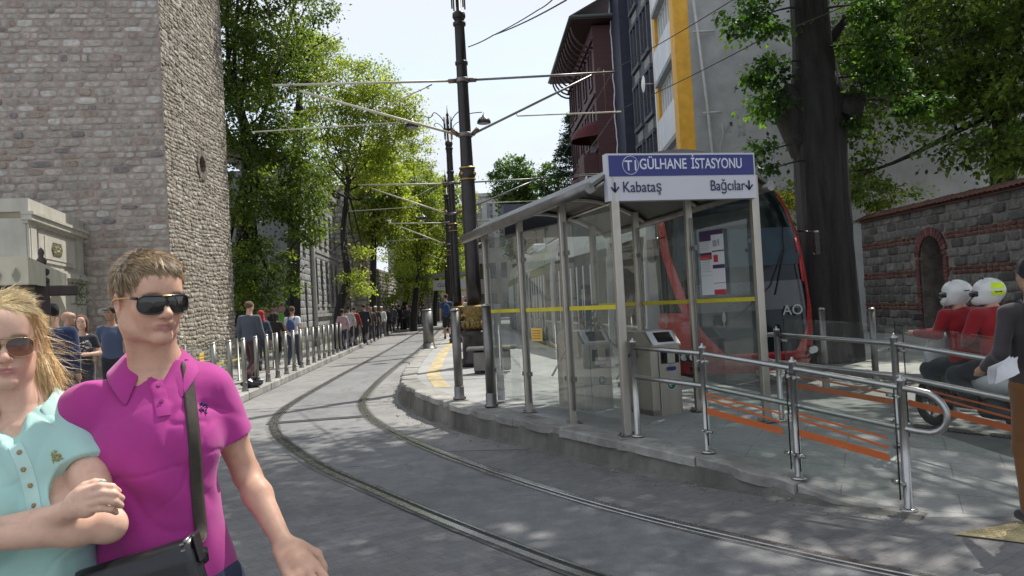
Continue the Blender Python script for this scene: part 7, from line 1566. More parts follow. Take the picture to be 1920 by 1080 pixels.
cols = [(.02, .02, .025), (.03, .03, .04), (.05, .05, .06), (.30, .28, .26), (.08, .10, .14), (.45, .43, .40), (.12, .05, .04), (.04, .05, .09)]
names = ['black', 'very dark grey', 'charcoal', 'beige', 'slate blue', 'cream', 'brown', 'navy']
far(747, 57, 175, 1.80, cols[0], cols[0], 'person all in black walking on the road edge apart from the crowd', build=1.15, pose=WALK2)
for i, (px, d) in enumerate([(727, 50), (736, 55), (757, 60), (762, 57), (769, 63), (775, 61), (781, 66), (787, 70), (793, 64), (799, 73), (806, 78), (812, 84), (731, 62), (752, 68), (766, 72), (778, 78), (790, 82)]):
    c = cols[(i * 3 + 1) % 8]; far(px, d, (170 if i % 3 else 5), 1.62 + (i * 37 % 20) / 100, c, cols[(i * 5) % 3], 'distant walker in %s, %s in the crowd at the end of the street' % (names[(i * 3 + 1) % 8], ['first', 'second', 'third', 'fourth', 'fifth', 'sixth', 'seventh', 'eighth', 'ninth', 'tenth', 'eleventh', 'twelfth', 'thirteenth', 'fourteenth', 'fifteenth', 'sixteenth', 'seventeenth'][i]), pose=(WALK if i % 2 else WALK2), female=i % 4 == 0)
w_ = figure(np.array([-2.62, 31.4, .35]), 185, 1.78, WALK, (.035, .06, .12), (.015, .015, .018), SK[1], (.03, .02, .02), 'short', 'short', 'shorts', vox=.014, label='person with blue rucksack and black shorts walking away on the platform', bag=(.02, .05, .14), build=1.05)
figure(np.array([-2.25, 36, .35]), 5, 1.74, WALK2, (.42, .36, .30), (.03, .03, .04), SK[0], (.05, .03, .02), 'short', 'short', vox=.018, label='person in a beige shirt coming towards us beyond the rucksack walker')
# ------------------------------------------------------------------ young couple in the foreground
MAN_O = np.array([P(302, 850, 2.10)[0], 2.13, 0.0]); SKM = (.68, .41, .29)
eye = P(285, 566, 2.02); sM = 1.0; MB_ = rotz(R(20)); HM = rotz(R(49)) @ rotx(R(3)) @ roty(R(0))
hoM = np.array([P(272, 566, 2.06)[0], 2.075, P(272, 567, 2.06)[2]])
w2 = lambda p: np.array(p, float)
shR = P(396, 730, 2.19); elR = P(463, 890, 2.26); wrR = P(533, 1022, 2.13)         # picture right arm
shL = P(156, 772, 2.09); elL = np.array([-1.50, 2.36, 1.24]); wrL = np.array([-1.33, 2.50, 1.08])     # arm behind the woman
T_ = Body(); c0 = np.array([MAN_O[0], 2.13, 0])
TT = lambda x, y, z: MB_ @ np.array([x, y, 0]) + c0 + np.array([0, 0, z])
topz = P(290, 690, 2.1)[2]
T_.ell(TT(-.01, 0, .98), (.150, .112, .12), .03, M=MB_).ell(TT(-.02, 0, 1.14), (.128, .098, .15), .05, M=MB_).ell(TT(-.015, 0, 1.33), (.148, .108, .15), .05, M=MB_)
T_.cone((shL + (.05, 0, .01)), (shR + (-.045, 0, .0)), .044, .046, .05)
nb = (shL + shR) / 2; nb = np.array([P(293, 700, 2.14)[0], 2.145, P(293, 700, 2.14)[2]])
T_.cone(nb + (0, .0, -.03), nb + (0, 0, .03), .085, .066, .05)
neck_top = hoM + np.array([.0, .02, -.05])
Nk = Body().cone(nb + (-.005, -.0, -.04), neck_top, .055, .052, .025).cone(nb + (-.028, -.045, -.0), hoM + HM @ np.array([-.058, .0, -.06]), .014, .012, .03).cone(nb + (.02, -.048, -.0), hoM + HM @ np.array([.055, .0, -.06]), .017, .014, .03)
Ar = Body().chain([shR, (shR + elR) / 2 + (0, 0, 0), elR], [.048, .044, .036], .02).cone(elR, elR + (wrR - elR) * .3, .036, .038, .02).cone(elR + (wrR - elR) * .3, wrR, .038, .0245, .02).chain([shL, elL, wrL], [.052, .042, .030], .02)
Ar.ell(wrR, (.028, .024, .026), .015)
hand(Ar, wrR, unit(wrR - elR) + np.array([.25, -.1, -.15]), (.55, -.75, .2), .195, .30, .14, side=-1, curls=[.22, .30, .36, .42], w=1.05)
hand(Ar, wrL, (.5, .3, -.7), (0, 1, .2), .19, .25, side=1)
Lg = Body()
for s in (-1, 1): hj = TT(s * .085, 0, .93); kn = TT(s * .10, -.12 if s > 0 else .02, .50); an = TT(s * .10, -.18 if s > 0 else .22, .09); Lg.chain([hj, kn, an], [.088, .060, .040], .03); Lg.cone(an + (0, .03, -.04), an + MB_ @ np.array([s * .02, -.16, -.05]), .038, .028, .02)
Hd = head_body().xf(HM, hoM, .985)
t = empty('person', tuple(MAN_O), 'tall young person in a magenta polo shirt and dark wraparound sunglasses', 'person')
bd = T_ + Nk + Ar + Lg + Hd; zs_ = hoM[2] - .18
# two resolutions of the same body, joined under the collar
def two_res(b, zsplit, vf, vc, fine_lo=None, sm=2):
    Va, Fa = b.mesh(vf, lo=np.array([-9, -9, zsplit]), smooth=sm); Vb, Fb = b.mesh(vc, hi=np.array([9, 9, zsplit + 2 * vc]), smooth=sm)
    return np.concatenate([Va, Vb]), np.concatenate([Fa, Fb + len(Va)])
V, F = two_res(bd, zs_, .0024, .0045); tri_mesh('body', V, F, 'skin', t, paint(V, SKM, (.42, .17, .15), HM, hoM, (.16, .10, .05)))
# polo shirt
magenta = (.43, .040, .255); navy = (.02, .02, .08)
cloth_mat('polo_magenta', magenta, 700, .8); cloth_mat('polo_mint', (.42, .66, .60), 700, .8); mat('navy_trim', navy, .8); mat('denim', (.03, .04, .08), .85, bmp=.3, bs_=300)
S = Body(); 
S.ell(TT(-.015, 0, 1.32), (.157, .122, .16), .05, M=MB_).ell(TT(-.02, -.0, 1.15), (.138, .115, .20), .06, M=MB_).ell(TT(-.008, 0, .96), (.162, .128, .20), .06, M=MB_)
S.cone(shL + (.04, 0, .012), shR + (-.04, 0, .004), .050, .052, .05); S.cone(nb + (0, 0.005, -.035), nb + (0, .005, .03), .088, .070, .045)
S.cone(shR + (-.02, 0, 0), shR + (elR - shR) * .66, .056, .060, .045); S.cone(shL + (.02, 0, 0), shL + (elL - shL) * .95, .056, .060, .045)
for (a, b) in ((shR, elR), (shL, elL)):
    d = unit(b - a); e = a + (b - a) * (.56 if a is shR else .85); S.cut(d, float(d @ e), (e + d * .07, .12)); S.cone(e - d * .035, e + d * .05, .048, .054, .003, 's')
S.cut((0, 0, -1), -.90)
S.cut((0, -.35, 1), float(unit((0, -.35, 1)) @ (nb + (0, 0, .018))), (nb + (0, 0, .10), .115))
S.p = dilated(T_, .009)[:-1] + [q for a, b, r1, r2, kk in ((shR, elR, .047, .041, .56), (shL, elL, .049, .042, .85)) for q in Body().cone(a, a + (b - a) * kk * .93, r1 + .009, r2 + .009, .03).p] + S.p
S.cone(nb + (0, -.01, -.015), nb + (0, -.015, .2), .060, .085, .006, 's'); S.cone(nb + rotz(R(27)) @ np.array([0, -.102, -.040]), nb + rotz(R(27)) @ np.array([0, -.085, .05]), .006, .050, .006, 's')
f1 = vnoise(3, .09, .09, .26, .0075); f2 = vnoise(4, .035, .04, .11, .0022); f3 = vnoise(21, .16, .16, .22, 1.0); f4 = vnoise(22, .10, .10, .10, 1.0)
def crease(X, Y, Z, fa, fm, w, dep, sk=.6):
    n = fa(X + sk * Z, Y, Z - .3 * X); return dep * np.clip(1 - np.abs(n) / w, 0, 1) ** 1.5 * np.clip(fm(X, Y, Z) * 2 + .3, 0, 1)
def folds(X, Y, Z):
    d = f1(X, Y, Z) + f2(X + Z * .3, Y, Z) + crease(X, Y, Z, f3, f4, .16, .0055) + crease(X, Y, Z, f4, f3, .14, .0038, -.7)
    w = 1 / (1 + np.exp(-(1.27 - Z) / .05)); a = (X - c0[0]) * .8 + (Z - 1.1)      # diagonal drapes pulled by the strap
    return d + w * .0075 * np.sin(a * 38 + 2.2 * np.sin(Z * 9)) * np.exp(-((X - c0[0] + .02) / .16) ** 2)
V, F = S.mesh(.0042, disp=folds, smooth=2); shirt = tri_mesh('polo_shirt', V, F, 'polo_magenta', t)
bvS = BVHTree.FromPolygons(V.tolist(), F.tolist())
def onto(p, dirv=None, off=.003, back=.5, bv=None):
    d = Vector(unit(np.array(p, float) - (0, 0, CAMH)) if dirv is None else unit(dirv)); p = Vector(p); h = (bv or bvS).ray_cast(p - d * back, d)
    if h[0] is None: h = (bv or bvS).find_nearest(p)
    nn = h[1]; nn = -nn if nn.dot(d) > 0 else nn
    return np.array(h[0]) + np.array(nn) * off, np.array(nn)
def surf_strip(pts, w, th, m, name, par, bv=None, dirv=(-.42, .9, 0), off=.002, n=24, nw=5, taper=None):
    q = spline(pts, n); V = []
    for i in range(n):
        tg = unit(q[min(i + 1, n - 1)] - q[max(i - 1, 0)]); sd_ = unit(np.cross(tg, np.array(dirv))); ww = w * (taper[0] + (taper[1] - taper[0]) * i / (n - 1) if taper else 1); row = []
        for k in np.linspace(-.5, .5, nw): row.append(onto(q[i] + sd_ * ww * k, None, off + th * (1 - (2 * k) ** 6 * .8), bv=bv)[0])
        V.append(row)
    g = MB(); g.grid(np.array(V)); V2 = np.array(V); g.grid(np.stack([V2[:, 0], V2[:, 0] + np.array(dirv) * .006], 1)); g.grid(np.stack([V2[:, -1] + np.array(dirv) * .006, V2[:, -1]], 1)); g.grid(np.stack([V2[-1], V2[-1] + np.array(dirv) * .006], 1)); return g.build(name, m, par)
def collar(nb, tilt, r0, m, par, gapdeg=24, drop=.050, tip=.034, out=.030, zf=.0, seg=44, height=.036, yaw=0, sy=1.0, trim=None):
    V = []
    for i in range(seg):
        f = i / (seg - 1); an = R(gapdeg) + (2 * math.pi - 2 * R(gapdeg)) * f          # 0 = front (-Y)
        fr_ = abs(f - .5) * 2; c_, s_ = math.sin(an), -math.cos(an); fz = tilt * (1 - (1 + math.cos(math.pi * (1 - fr_))) / 2) 
        front_drop = -.060 * fr_ ** 3; tipk = tip * max(0, (fr_ - .72) / .28) ** 1.3
        ctr = nb + np.array([0, 0, zf]); d = rotz(yaw) @ np.array([c_, s_ * sy, 0])
        top_ = ctr + d * r0 + (0, 0, height + front_drop); row = [ctr + d * (r0 + .002) + (0, 0, -.012 + front_drop)]
        row += [top_ - (0, 0, .004), top_ + d * .004 + (0, 0, .001), top_ + d * (.010) - (0, 0, .004)]
        side = rotz(yaw) @ np.array([math.copysign(1, c_), 0, 0]) * .012 * max(0, (fr_ - .7) / .3)
        for k in (.35, .7, 1.0): row.append(top_ + d * (.010 + out * k) - (0, 0, .004 + (drop + tipk) * k) + side * k)
        V.append(row)
    V = np.array(V); g = MB(); g.grid(V); o_ = g.build('collar', m, par); md = o_.modifiers.new('thick', 'SOLIDIFY'); md.thickness = .0028; md.offset = 0; sb = o_.modifiers.new('sub', 'SUBSURF'); sb.levels = 1; sb.render_levels = 1
    return o_, V
col_, cv = collar(nb + (-.004, -.002, .026), .0, .066, 'polo_magenta', shirt, 25, .042, .036, .042, yaw=R(19), height=.040)
# placket, buttons, crest and sleeve bands
tc_ = P(299, 712, 1.95); bc_ = P(306, 776, 1.95)
pk = surf_strip([P(290, 706, 2.0), P(300, 740, 2.0), P(307, 780, 2.0)], .032, .0018, 'polo_magenta', 'placket', shirt); mat('button_dark', (.22, .015, .12), .35)
for (a, b) in ((297, 724), (303, 754)):
    p_, n_ = onto(P(a, b, 2.0), off=.005); g = MB(); g.tube([p_ - n_ * .001, p_ + n_ * .002], .0052, 12); g.build('button', 'button_dark', pk)
g = MB(); rs = random.Random(5); cp = P(381, 765, 2.0)
for i in range(34): p_, n_ = onto(cp + np.array([rs.uniform(-.008, .007), 0, rs.uniform(-.011, .011)]), off=.0015); g.tube([p_, p_ + np.array([rs.uniform(-.006, .006), 0, rs.uniform(-.006, .006)])], .0018, 4)
g.build('embroidered_crest', 'navy_trim', shirt)
# trousers and shoes (below the picture, kept for other viewpoints)
B_ = Body().ell(TT(0, 0, .95), (.172, .122, .12), .03)
for s in (-1, 1): hj = TT(s * .085, 0, .93); kn = TT(s * .10, -.12 if s > 0 else .02, .50); an = TT(s * .10, -.18 if s > 0 else .22, .11); B_.chain([hj, kn, an], [.10, .078, .066], .03)
B_.cut((0, 0, 1), 1.03); V, F = B_.mesh(.009); tri_mesh('trousers', V, F, 'denim', t)
for s in (-1, 1): an = TT(s * .10, -.18 if s > 0 else .22, .09); V, F = Body().cone(an + (0, .03, -.04), an + MB_ @ np.array([s * .02, -.17, -.05]), .046, .036, .02).cone(an, an + (0, 0, .02), .046, .046, .02).mesh(.008); tri_mesh('shoe', V, F, cm((.03, .03, .03)), t)
# hair
Hb = Body().ell((0, .020, .051), (.0765, .1010, .0850), .01).ell((0, -.035, .085), (.058, .058, .042), .03).ell((0, -.030, .065), (.066, .058, .045), .03)
Hb.cut((0, -.80, -.60), .0345, ((0, -.08, -.03), .125)); Hb.cut((0, -1, -.06), .092); Hb.cut((0, 0, -1), .062)
for s in (-1, 1): Hb.ell((s * .084, .014, -.012), (.024, .025, .036), .008, 's'); Hb.ell((s * .075, -.045, -.01), (.03, .022, .03), .01, 's')
V, F = Hb.xf(HM, hoM, .985).mesh(.0026, disp=vnoise(5, .008, .008, .02, .0022)); hm_ = tri_mesh('hair', V, F, 'hair', t, np.tile(np.array((.15, .095, .05)), (len(V), 1)))
NV = vnormals(V, F); L = (V - hoM) @ HM; HMn = np.array(HM)
def flow(P_, N0):
    l = (P_ - hoM) @ HMn; d = np.zeros_like(l); d[:, 1] = np.where(l[:, 1] < .02, -1, .6); d[:, 2] = np.where(l[:, 2] > .08, -.1, -1.1); d[:, 0] = np.sign(l[:, 0]) * .25 + .15
    d = d @ HMn.T; d = d - N0 * (d * N0).sum(1)[:, None]; return d / (np.linalg.norm(d, axis=1)[:, None] + 1e-9)
up = L[:, 2] > -.05
HC = [(.30, .20, .105), (.24, .155, .08), (.38, .27, .15), (.17, .11, .055), (.46, .34, .20)]
rs = np.random.default_rng(2)
Vt, Ft, Ct = hair_tufts(V, NV, up & (L[:, 2] > .03), lambda p: np.full(len(p), .026), .0, flow, rs, 9000, HC, 3, .16, w=.0009); o_ = tri_mesh('hair_strands', Vt, Ft, 'hair', hm_, Ct)
Vt, Ft, Ct = hair_tufts(V, NV, up & (L[:, 2] <= .05), lambda p: np.full(len(p), .012), .0, flow, rs, 5200, [tuple(np.array(c) * .75) for c in HC[:4]], 2, .06, w=.0007); tri_mesh('hair_strands', Vt, Ft, 'hair', hm_, Ct)
fr_ = (L[:, 1] < -.055) & (L[:, 2] < .088); 
if fr_.sum() > 10: Vt, Ft, Ct = hair_tufts(V, NV, fr_, lambda p: np.full(len(p), .018), .0, lambda p, n: np.tile(HMn @ np.array([.12, -.25, -1]), (len(p), 1)), rs, 900, HC, 3, .15, w=.0013); tri_mesh('fringe', Vt, Ft, 'hair', hm_, Ct)
# sunglasses
mat('lens_dark', (.012, .010, .008), .05, var=.3, vs=30, coat=.8); mat('frame_black', (.01, .01, .01), .25, coat=.5); mat('gold_metal', (.60, .46, .22), .25, 1); 
def lens_brown():
    m, t, b = _new('lens_brown'); tc = N(t, 'ShaderNodeTexCoord'); sp = N(t, 'ShaderNodeSeparateXYZ'); t.links.new(tc.outputs['Generated'], sp.inputs[0]); t.links.new(ramp(t, sp.outputs[2], [(.15, (.32, .13, .075)), (.75, (.02, .012, .01))]), b.inputs['Base Color']); b.inputs['Roughness'].default_value = .04; b.inputs['Coat Weight'].default_value = .6; b.inputs['Alpha'].default_value = .9
lens_brown()
def glasses(M, o, sc, label, kind, own):
    t = empty('sunglasses', tuple(o + M @ np.array([0, -.1, 0])), label, 'sunglasses'); X = lambda p: M @ (np.array(p, float) * sc) + o
    wrap = (.4 if kind == 'shield' else .55); yb = -.1115 if kind == 'shield' else -.1075
    def yy(x): return yb + (5.2 if kind == 'shield' else 4.0) * x * x * (1.0)
    for s in (-1, 1):
        cx, hw_, hh = s * .0335, (.0325 if kind == 'shield' else .0295), (.0250 if kind == 'shield' else .0245); out = []
        for k in np.linspace(0, 2 * math.pi, 37)[:-1]:
            c_, s_ = math.cos(k), math.sin(k); ex_ = np.sign(c_) * abs(c_) ** .8; ez = np.sign(s_) * abs(s_) ** .85; x = cx + hw_ * ex_; z = hh * ez - .003
            if s_ < 0: x += s * .004 * abs(ez); z *= 1.05
            if s_ > 0: z = z * .78 + .001
            if kind == 'shield' and s * ex_ < 0 and s_ > -.2: x -= s * .004
            out.append((x, z))
        rings = [[X((cx + (x - cx) * q, yy(cx + (x - cx) * q) - .0015 * (1 - q * q) * 2, z * q + (1 - q) * -.003)) for x, z in out] for q in (.02, .35, .7, 1.0)]
        g = MB(); g.grid(np.array(rings), closed=True); g.build('lens', 'lens_dark' if kind == 'shield' else 'lens_brown', t)
        g = MB(); rim = [X((x, yy(x) - .001, z)) for x, z in out]; g.tube(rim + [rim[0]], .0017 * sc if kind == 'shield' else .0009, 5); g.build('rim', 'frame_black' if kind == 'shield' else 'gold_metal', t)
        hx_ = cx + s * hw_ * .98; tmp = [X(p_) for p_ in ((hx_, yy(hx_), .010), (s * .0735, -.066, .012), (s * .0805, -.02, .010), (s * .0815, .012, .006), (s * .080, .03, -.012))]
        g = MB(); g.tube(spline(tmp, 14), .0021 if kind == 'shield' else .0011, 6); g.build('temple', 'gold_metal', t)
        if kind == 'shield': g = MB(); g.tube([tmp[0], X((s * .073, -.070, .012))], .0042, 6); g.build('hinge', 'frame_black', t)
    g = MB()
    if kind == 'shield': g.tube([X((x, yy(x) - .001, .0165)) for x in np.linspace(-.055, .055, 15)], .0026, 6)
    else: g.tube([X((x, yy(x) - .001, .0175)) for x in np.linspace(-.045, .045, 13)], .001, 5); g.tube([X((x, yy(x) - .001, .005)) for x in np.linspace(-.006, .006, 5)], .001, 5)
    g.build('brow_bar', 'frame_black' if kind == 'shield' else 'gold_metal', t)
    if kind == 'shield': g = MB(); g.tube([X((x, yy(x) - .003, .0165)) for x in np.linspace(-.013, .013, 7)], .0024, 6); g.build('bridge_plate', 'gold_metal', t)
    return t
glasses(HM, hoM + HM @ np.array([0, .0035, .002]), .985, 'dark wraparound sunglasses with gold temples on the young person in magenta', 'shield', t)
# shoulder bag
mat('leather_black', (.012, .012, .014), .35, var=.3, vs=12, bmp=.3, bs_=90, bd=.002, coat=.15); mat('strap_web', (.045, .035, .026), .75, var=.15, vs=60, bmp=.4, bs_=300, bd=.001)
bgt = empty('shoulder_bag', tuple(P(290, 1060, 1.9)), 'black leather messenger bag hanging at the front of the magenta polo shirt', 'bag')
ang = R(-9); Mb = rotz(R(6)) @ roty(R(-13)); cb = P(285, 1105, 1.93) + (0, .0, -.035)
Bx = lambda x, y, z: Mb @ np.array([x, y, z]) + cb
g = MB(); g.box(cb, (.265, .075, .24), M=Mb, bev=.018); g.build('bag_body', 'leather_black', bgt)
V = []; 
for z, yo in ((.119, .02), (.127, .0), (.128, -.022), (.118, -.042), (.08, -.048), (-.02, -.049), (-.075, -.048)): V.append([Bx(x, yo - .002 * math.cos(x * 11), z) for x in np.linspace(-.136, .136, 12)])
g = MB(); g.grid(np.array(V)); fl = g.build('flap', 'leather_black', bgt); md = fl.modifiers.new('t', 'SOLIDIFY'); md.thickness = .003
g = MB(); g.box(Bx(.137, 0, .10), (.012, .045, .07), M=Mb, bev=.004); g.build('side_tab', 'leather_black', bgt); g = MB(); 
for z in (.07, .09, .11, .125): g.box(Bx(.118, -.046, z), (.010, .004, .004), M=Mb)
g.tube([Bx(.125, -.04, .128), Bx(.125, .03, .128)], .004, 6); g.build('zip_end', 'steel', bgt)
q = [Bx(.136, -.01, .09), P(379, 1010, 2.0), P(371, 940, 2.0), P(367, 860, 2.0), P(360, 780, 2.0), P(353, 715, 2.05), P(349, 685, 2.1), P(346, 668, 2.14)]
V = []; pts = spline(q, 34)
for i, p_ in enumerate(pts):
    row = []; tgv = unit(pts[min(i + 1, 33)] - pts[max(i - 1, 0)]); sd_ = unit(np.cross(tgv, (0, 1, 0)))
    for k in (-1, -.5, 0, .5, 1):
        a = p_ + sd_ * .0155 * k
        if i > 3: a = onto(a, off=.0035)[0]; 
        row.append(a)
    V.append(row)
back_pts = []
top_p = V[-1][2]
for yy_, zz_ in ((top_p[1] + .02, 0), (top_p[1] + .05, 0), (top_p[1] + .09, 0)):
    row = []
    for k in (-1, -.5, 0, .5, 1): row.append(onto(np.array([top_p[0] + .004 - .0155 * k * -1 * -1, yy_, 1.9]), (0, 0, -1), .0035, back=.2)[0])
    V.append(row)
VV_ = np.array(V)
for _ in range(4): VV_[1:-1] = (VV_[:-2] + 2 * VV_[1:-1] + VV_[2:]) / 4 + (0, -.0006, 0)
V = [list(r_) for r_ in VV_]
V[0] = [Bx(.136, -.01 + .0 * k, .09) + np.array([.0155 * k * -1, 0, 0]) * -1 for k in (-1, -.5, 0, .5, 1)] if False else V[1]
g = MB(); g.grid(np.array(V)); st = g.build('strap', 'strap_web', bgt); md = st.modifiers.new('t', 'SOLIDIFY'); md.thickness = .003; md.offset = 1
g = MB(); g.tube(spline([Bx(.13, .0, .09), P(383, 1050, 1.98), P(381, 1030, 1.97)], 8), .012, 6); g.build('buckle', 'leather_black', bgt)
# back run of the strap: over the shoulder, across the back and round to the far end of the bag
bq = [np.array(V[-1][2]), np.array([-.86, 2.27, 1.45]), np.array([-1.0, 2.30, 1.25]), np.array([-1.09, 2.24, 1.08]), np.array([-1.10, 2.08, 1.00]), Bx(-.136, 0, .10)]
g = MB(); qq = spline(bq, 26); g.grid(np.stack([qq + (-.012, .006, .016), qq + (.012, .006, -.016)], 1)); s2 = g.build('strap', 'strap_web', bgt); md = s2.modifiers.new('t', 'SOLIDIFY'); md.thickness = .003
# ---------------- woman
SKW = (.72, .46, .34); HW_ = rotz(R(35)) @ rotx(R(2)); hoW = np.array([P(3, 648, 2.0)[0], 2.0, P(9, 646, 1.95)[2]])
t = empty('person', (hoW[0] - .02, 2.04, 0), 'young person with blond hair, aviator sunglasses and mint polo shirt, arms crossed', 'person')
cw = np.array([P(30, 850, 1.98)[0], 2.03, 0]); TW = lambda x, y, z: rotz(R(24)) @ np.array([x, y, 0]) + cw + np.array([0, 0, z])
shl = P(140, 812, 2.08); ell_ = P(199, 982, 1.915); wrl = P(-20, 1012, 1.78)           # picture right arm
shr = TW(-.175, .0, shl[2] - 0.0); elr = np.array([cw[0] - .235, 1.86, ell_[2] - .045]); wrr = P(118, 962, 1.835)
T_ = Body(); nz_ = shl[2]
T_.ell(TW(0, 0, .93), (.165, .115, .12), .03).ell(TW(0, 0, 1.08), (.125, .095, .14), .05).ell(TW(0, .01, 1.27), (.148, .10, .15), .05).cone(shl + (-.05, 0, -.003), shr + (.05, 0, -.003), .050, .050, .045)
nbW = np.array([(cw[0] + hoW[0]) / 2 + .0, 2.05, nz_ + .072])
for s in (-1, 1): T_.ell(TW(s * .082, -.096, nz_ - .185), (.070, .064, .070), .03)
T_.cone(nbW + (0, 0, -.03), nbW + (0, 0, .015), .075, .052, .04)
Nk = Body().cone(nbW + (0, 0, -.03), hoW + (0, .022, -.05), .053, .049, .022).cone(nbW + (.02, -.045, -.01), hoW + (.05, .0, -.055), .013, .011, .025)
Ar = Body().chain([shl, (shl + ell_) / 2, ell_], [.047, .044, .039], .02).cone(ell_, ell_ + (wrl - ell_) * .30, .040, .0405, .02).cone(ell_ + (wrl - ell_) * .3, wrl, .0405, .026, .02)
Ar.ell(ell_ + (.008, -.0, -.006), (.036, .036, .034), .02)
Ar.chain([shr, elr], [.047, .040], .02).cone(elr, elr + (wrr - elr) * .35, .039, .038, .02).cone(elr + (wrr - elr) * .35, wrr, .038, .0235, .02)
hand(Ar, wrl, unit(wrl - ell_) + np.array([0, .2, .05]), (0, -1, .1), .165, .4, side=1)
# hand folded over the other upper arm: four stacked fingers, thumb laid on top
hb = wrr; FX = P(190, 925, 1.845)
def W_(px, py, d): return P(px, py, d)
Ar.cone(hb, W_(150, 945, 1.822), .024, .026, .012).cone(W_(140, 938, 1.822), W_(170, 926, 1.815), .020, .018, .012).cone(W_(140, 955, 1.818), W_(168, 952, 1.812), .020, .016, .012).cone(W_(155, 925, 1.822), W_(162, 955, 1.812), .019, .018, .012)
fing = [((160, 921), (188, 911), (210, 913), (222, 921), 1.812, .0092), ((165, 932), (193, 924), (214, 926), (228, 934), 1.806, .0096), ((167, 944), (194, 938), (214, 940), (227, 948), 1.804, .0094), ((166, 956), (190, 953), (207, 955), (218, 961), 1.806, .0084)]
for (a, b, c, d_, dep, r_) in fing: Ar.chain([W_(*a, dep), W_(*b, dep - .004), W_(*c, dep + .004), W_(*d_, dep + .026)], [r_ * 1.12, r_, r_ * .95, r_ * .82], .0026)
Ar.chain([W_(142, 930, 1.828), W_(160, 912, 1.826), W_(178, 905, 1.828), W_(193, 904, 1.832)], [.0135, .0115, .0095, .0078], .004)
Lg = Body()
for s in (-1, 1): hj = TW(s * .085, 0, .90); kn = TW(s * .09, -.06 * s, .49); an = TW(s * .09, -.10 * s, .085); Lg.chain([hj, kn, an], [.088, .056, .036], .03); Lg.cone(an + (0, .03, -.04), an + np.array([s * .02, -.15, -.05]), .034, .026, .02)
Hd = head_body(True).xf(HW_, hoW, .985)
V, F = two_res(T_ + Nk + Ar + Lg + Hd, hoW[2] - .17, .0024, .0032); tri_mesh('body', V, F, 'skin', t, paint(V, SKW, (.46, .19, .18), HW_, hoW, (.22, .15, .08)))
mat('nail_teal', (.08, .42, .42), .2, coat=.8)
g = MB(); c = W_(195, 903, 1.825); g.tube([c + (-.006, -.006, .0015), c + (0, -.0065, .001), c + (.005, -.005, .0)], [.003, .0042, .003], 8); g.build('painted_nail', 'nail_teal', t)
S = Body(); S.ell(TW(0, .005, 1.27), (.160, .115, .165), .05).ell(TW(0, 0, 1.10), (.145, .112, .18), .06).ell(TW(0, 0, .93), (.175, .13, .18), .06).cone(shl + (-.045, 0, .0), shr + (.045, 0, 0), .057, .057, .045).cone(nbW + (0, 0, -.04), nbW + (0, 0, .0), .088, .060, .04)
for s in (-1, 1): S.ell(TW(s * .084, -.102, nz_ - .187), (.078, .069, .078), .04)
S.cone(shl + (-.02, 0, 0), shl + (ell_ - shl) * .6, .058, .0555, .035); S.cone(shr + (.02, 0, 0), shr + (elr - shr) * .6, .058, .0555, .035)
for (a, b) in ((shl, ell_), (shr, elr)):
    d = unit(b - a); e = a + (b - a) * .42; S.cut(d, float(d @ e), (e + d * .07, .11)); S.cone(e - d * .03, e + d * .05, .0455, .050, .003, 's')
S.cut((0, 0, -1), -.88)
S.cut((0, -.45, 1), float(unit((0, -.45, 1)) @ (nbW + (0, 0, .008))), (nbW + (0, 0, .09), .105))
S.p = dilated(T_, .008)[:-1] + Body().cone(shl, shl + (ell_ - shl) * .38, .055, .053, .03).cone(shr, shr + (elr - shr) * .38, .055, .053, .03).p + S.p
S.cone(nbW + (0, -.01, -.03), nbW + (0, -.02, .2), .050, .085, .006, 's')
vt = P(20, 850, 1.9); S.cone(P(27, 842, 1.925), nbW + (.005, -.085, .02), .014, .052, .006, 's')
V, F = S.mesh(.0040, disp=lambda X, Y, Z: vnoise(13, .08, .08, .18, .0065)(X, Y, Z) + vnoise(14, .03, .03, .08, .0018)(X, Y, Z) + crease(X, Y, Z, f3, f4, .15, .005) + crease(X, Y, Z, f4, f3, .13, .0032, -.5), smooth=2); shirtW = tri_mesh('polo_shirt', V, F, 'polo_mint', t); bvW = BVHTree.FromPolygons(V.tolist(), F.tolist())
mat('mint_light', (.50, .72, .66), .8, var=.05)
collar(nbW + (0, -.004, .026), .0, .068, 'mint_light', shirtW, 38, .042, .038, .040, yaw=R(24), height=.036)
pk = surf_strip([P(28, 835, 1.9), P(45, 872, 1.9), P(57, 912, 1.9), P(66, 960, 1.9)], .030, .0016, 'mint_light', 'placket', shirtW, bv=bvW); mat('button_wood', (.35, .25, .12), .5, var=.4, vs=200)
for (a, b) in ((38, 849), (45, 880), (58, 910), (66, 948)):
    p_, n_ = onto(P(a, b, 1.9), off=.004, bv=bvW); g = MB(); g.tube([p_ - n_ * .002, p_ + n_ * .002], .0058, 14); g.tube([p_ + n_ * .002, p_ + n_ * .0032], [.0058, .0040], 14); g.build('button', 'button_wood', pk)
mat('crest_gold', (.42, .34, .10), .6); g = MB(); rs = random.Random(8)
for i in range(30): p_, n_ = onto(P(106 + rs.uniform(-8, 8), 855 + rs.uniform(-8, 10), 1.9), off=.0015, bv=bvW); g.tube([p_, p_ + np.array([rs.uniform(-.007, .007), 0, rs.uniform(-.007, .007)])], .0015, 4)
g.build('embroidered_crest', 'crest_gold', shirtW)
B_ = Body().ell(TW(0, 0, .93), (.172, .122, .12), .03)
for s in (-1, 1): B_.chain([TW(s * .085, 0, .90), TW(s * .09, -.06 * s, .49), TW(s * .09, -.10 * s, .11)], [.10, .068, .05], .03)
B_.cut((0, 0, 1), .99); V, F = B_.mesh(.009); tri_mesh('trousers', V, F, 'denim', t)
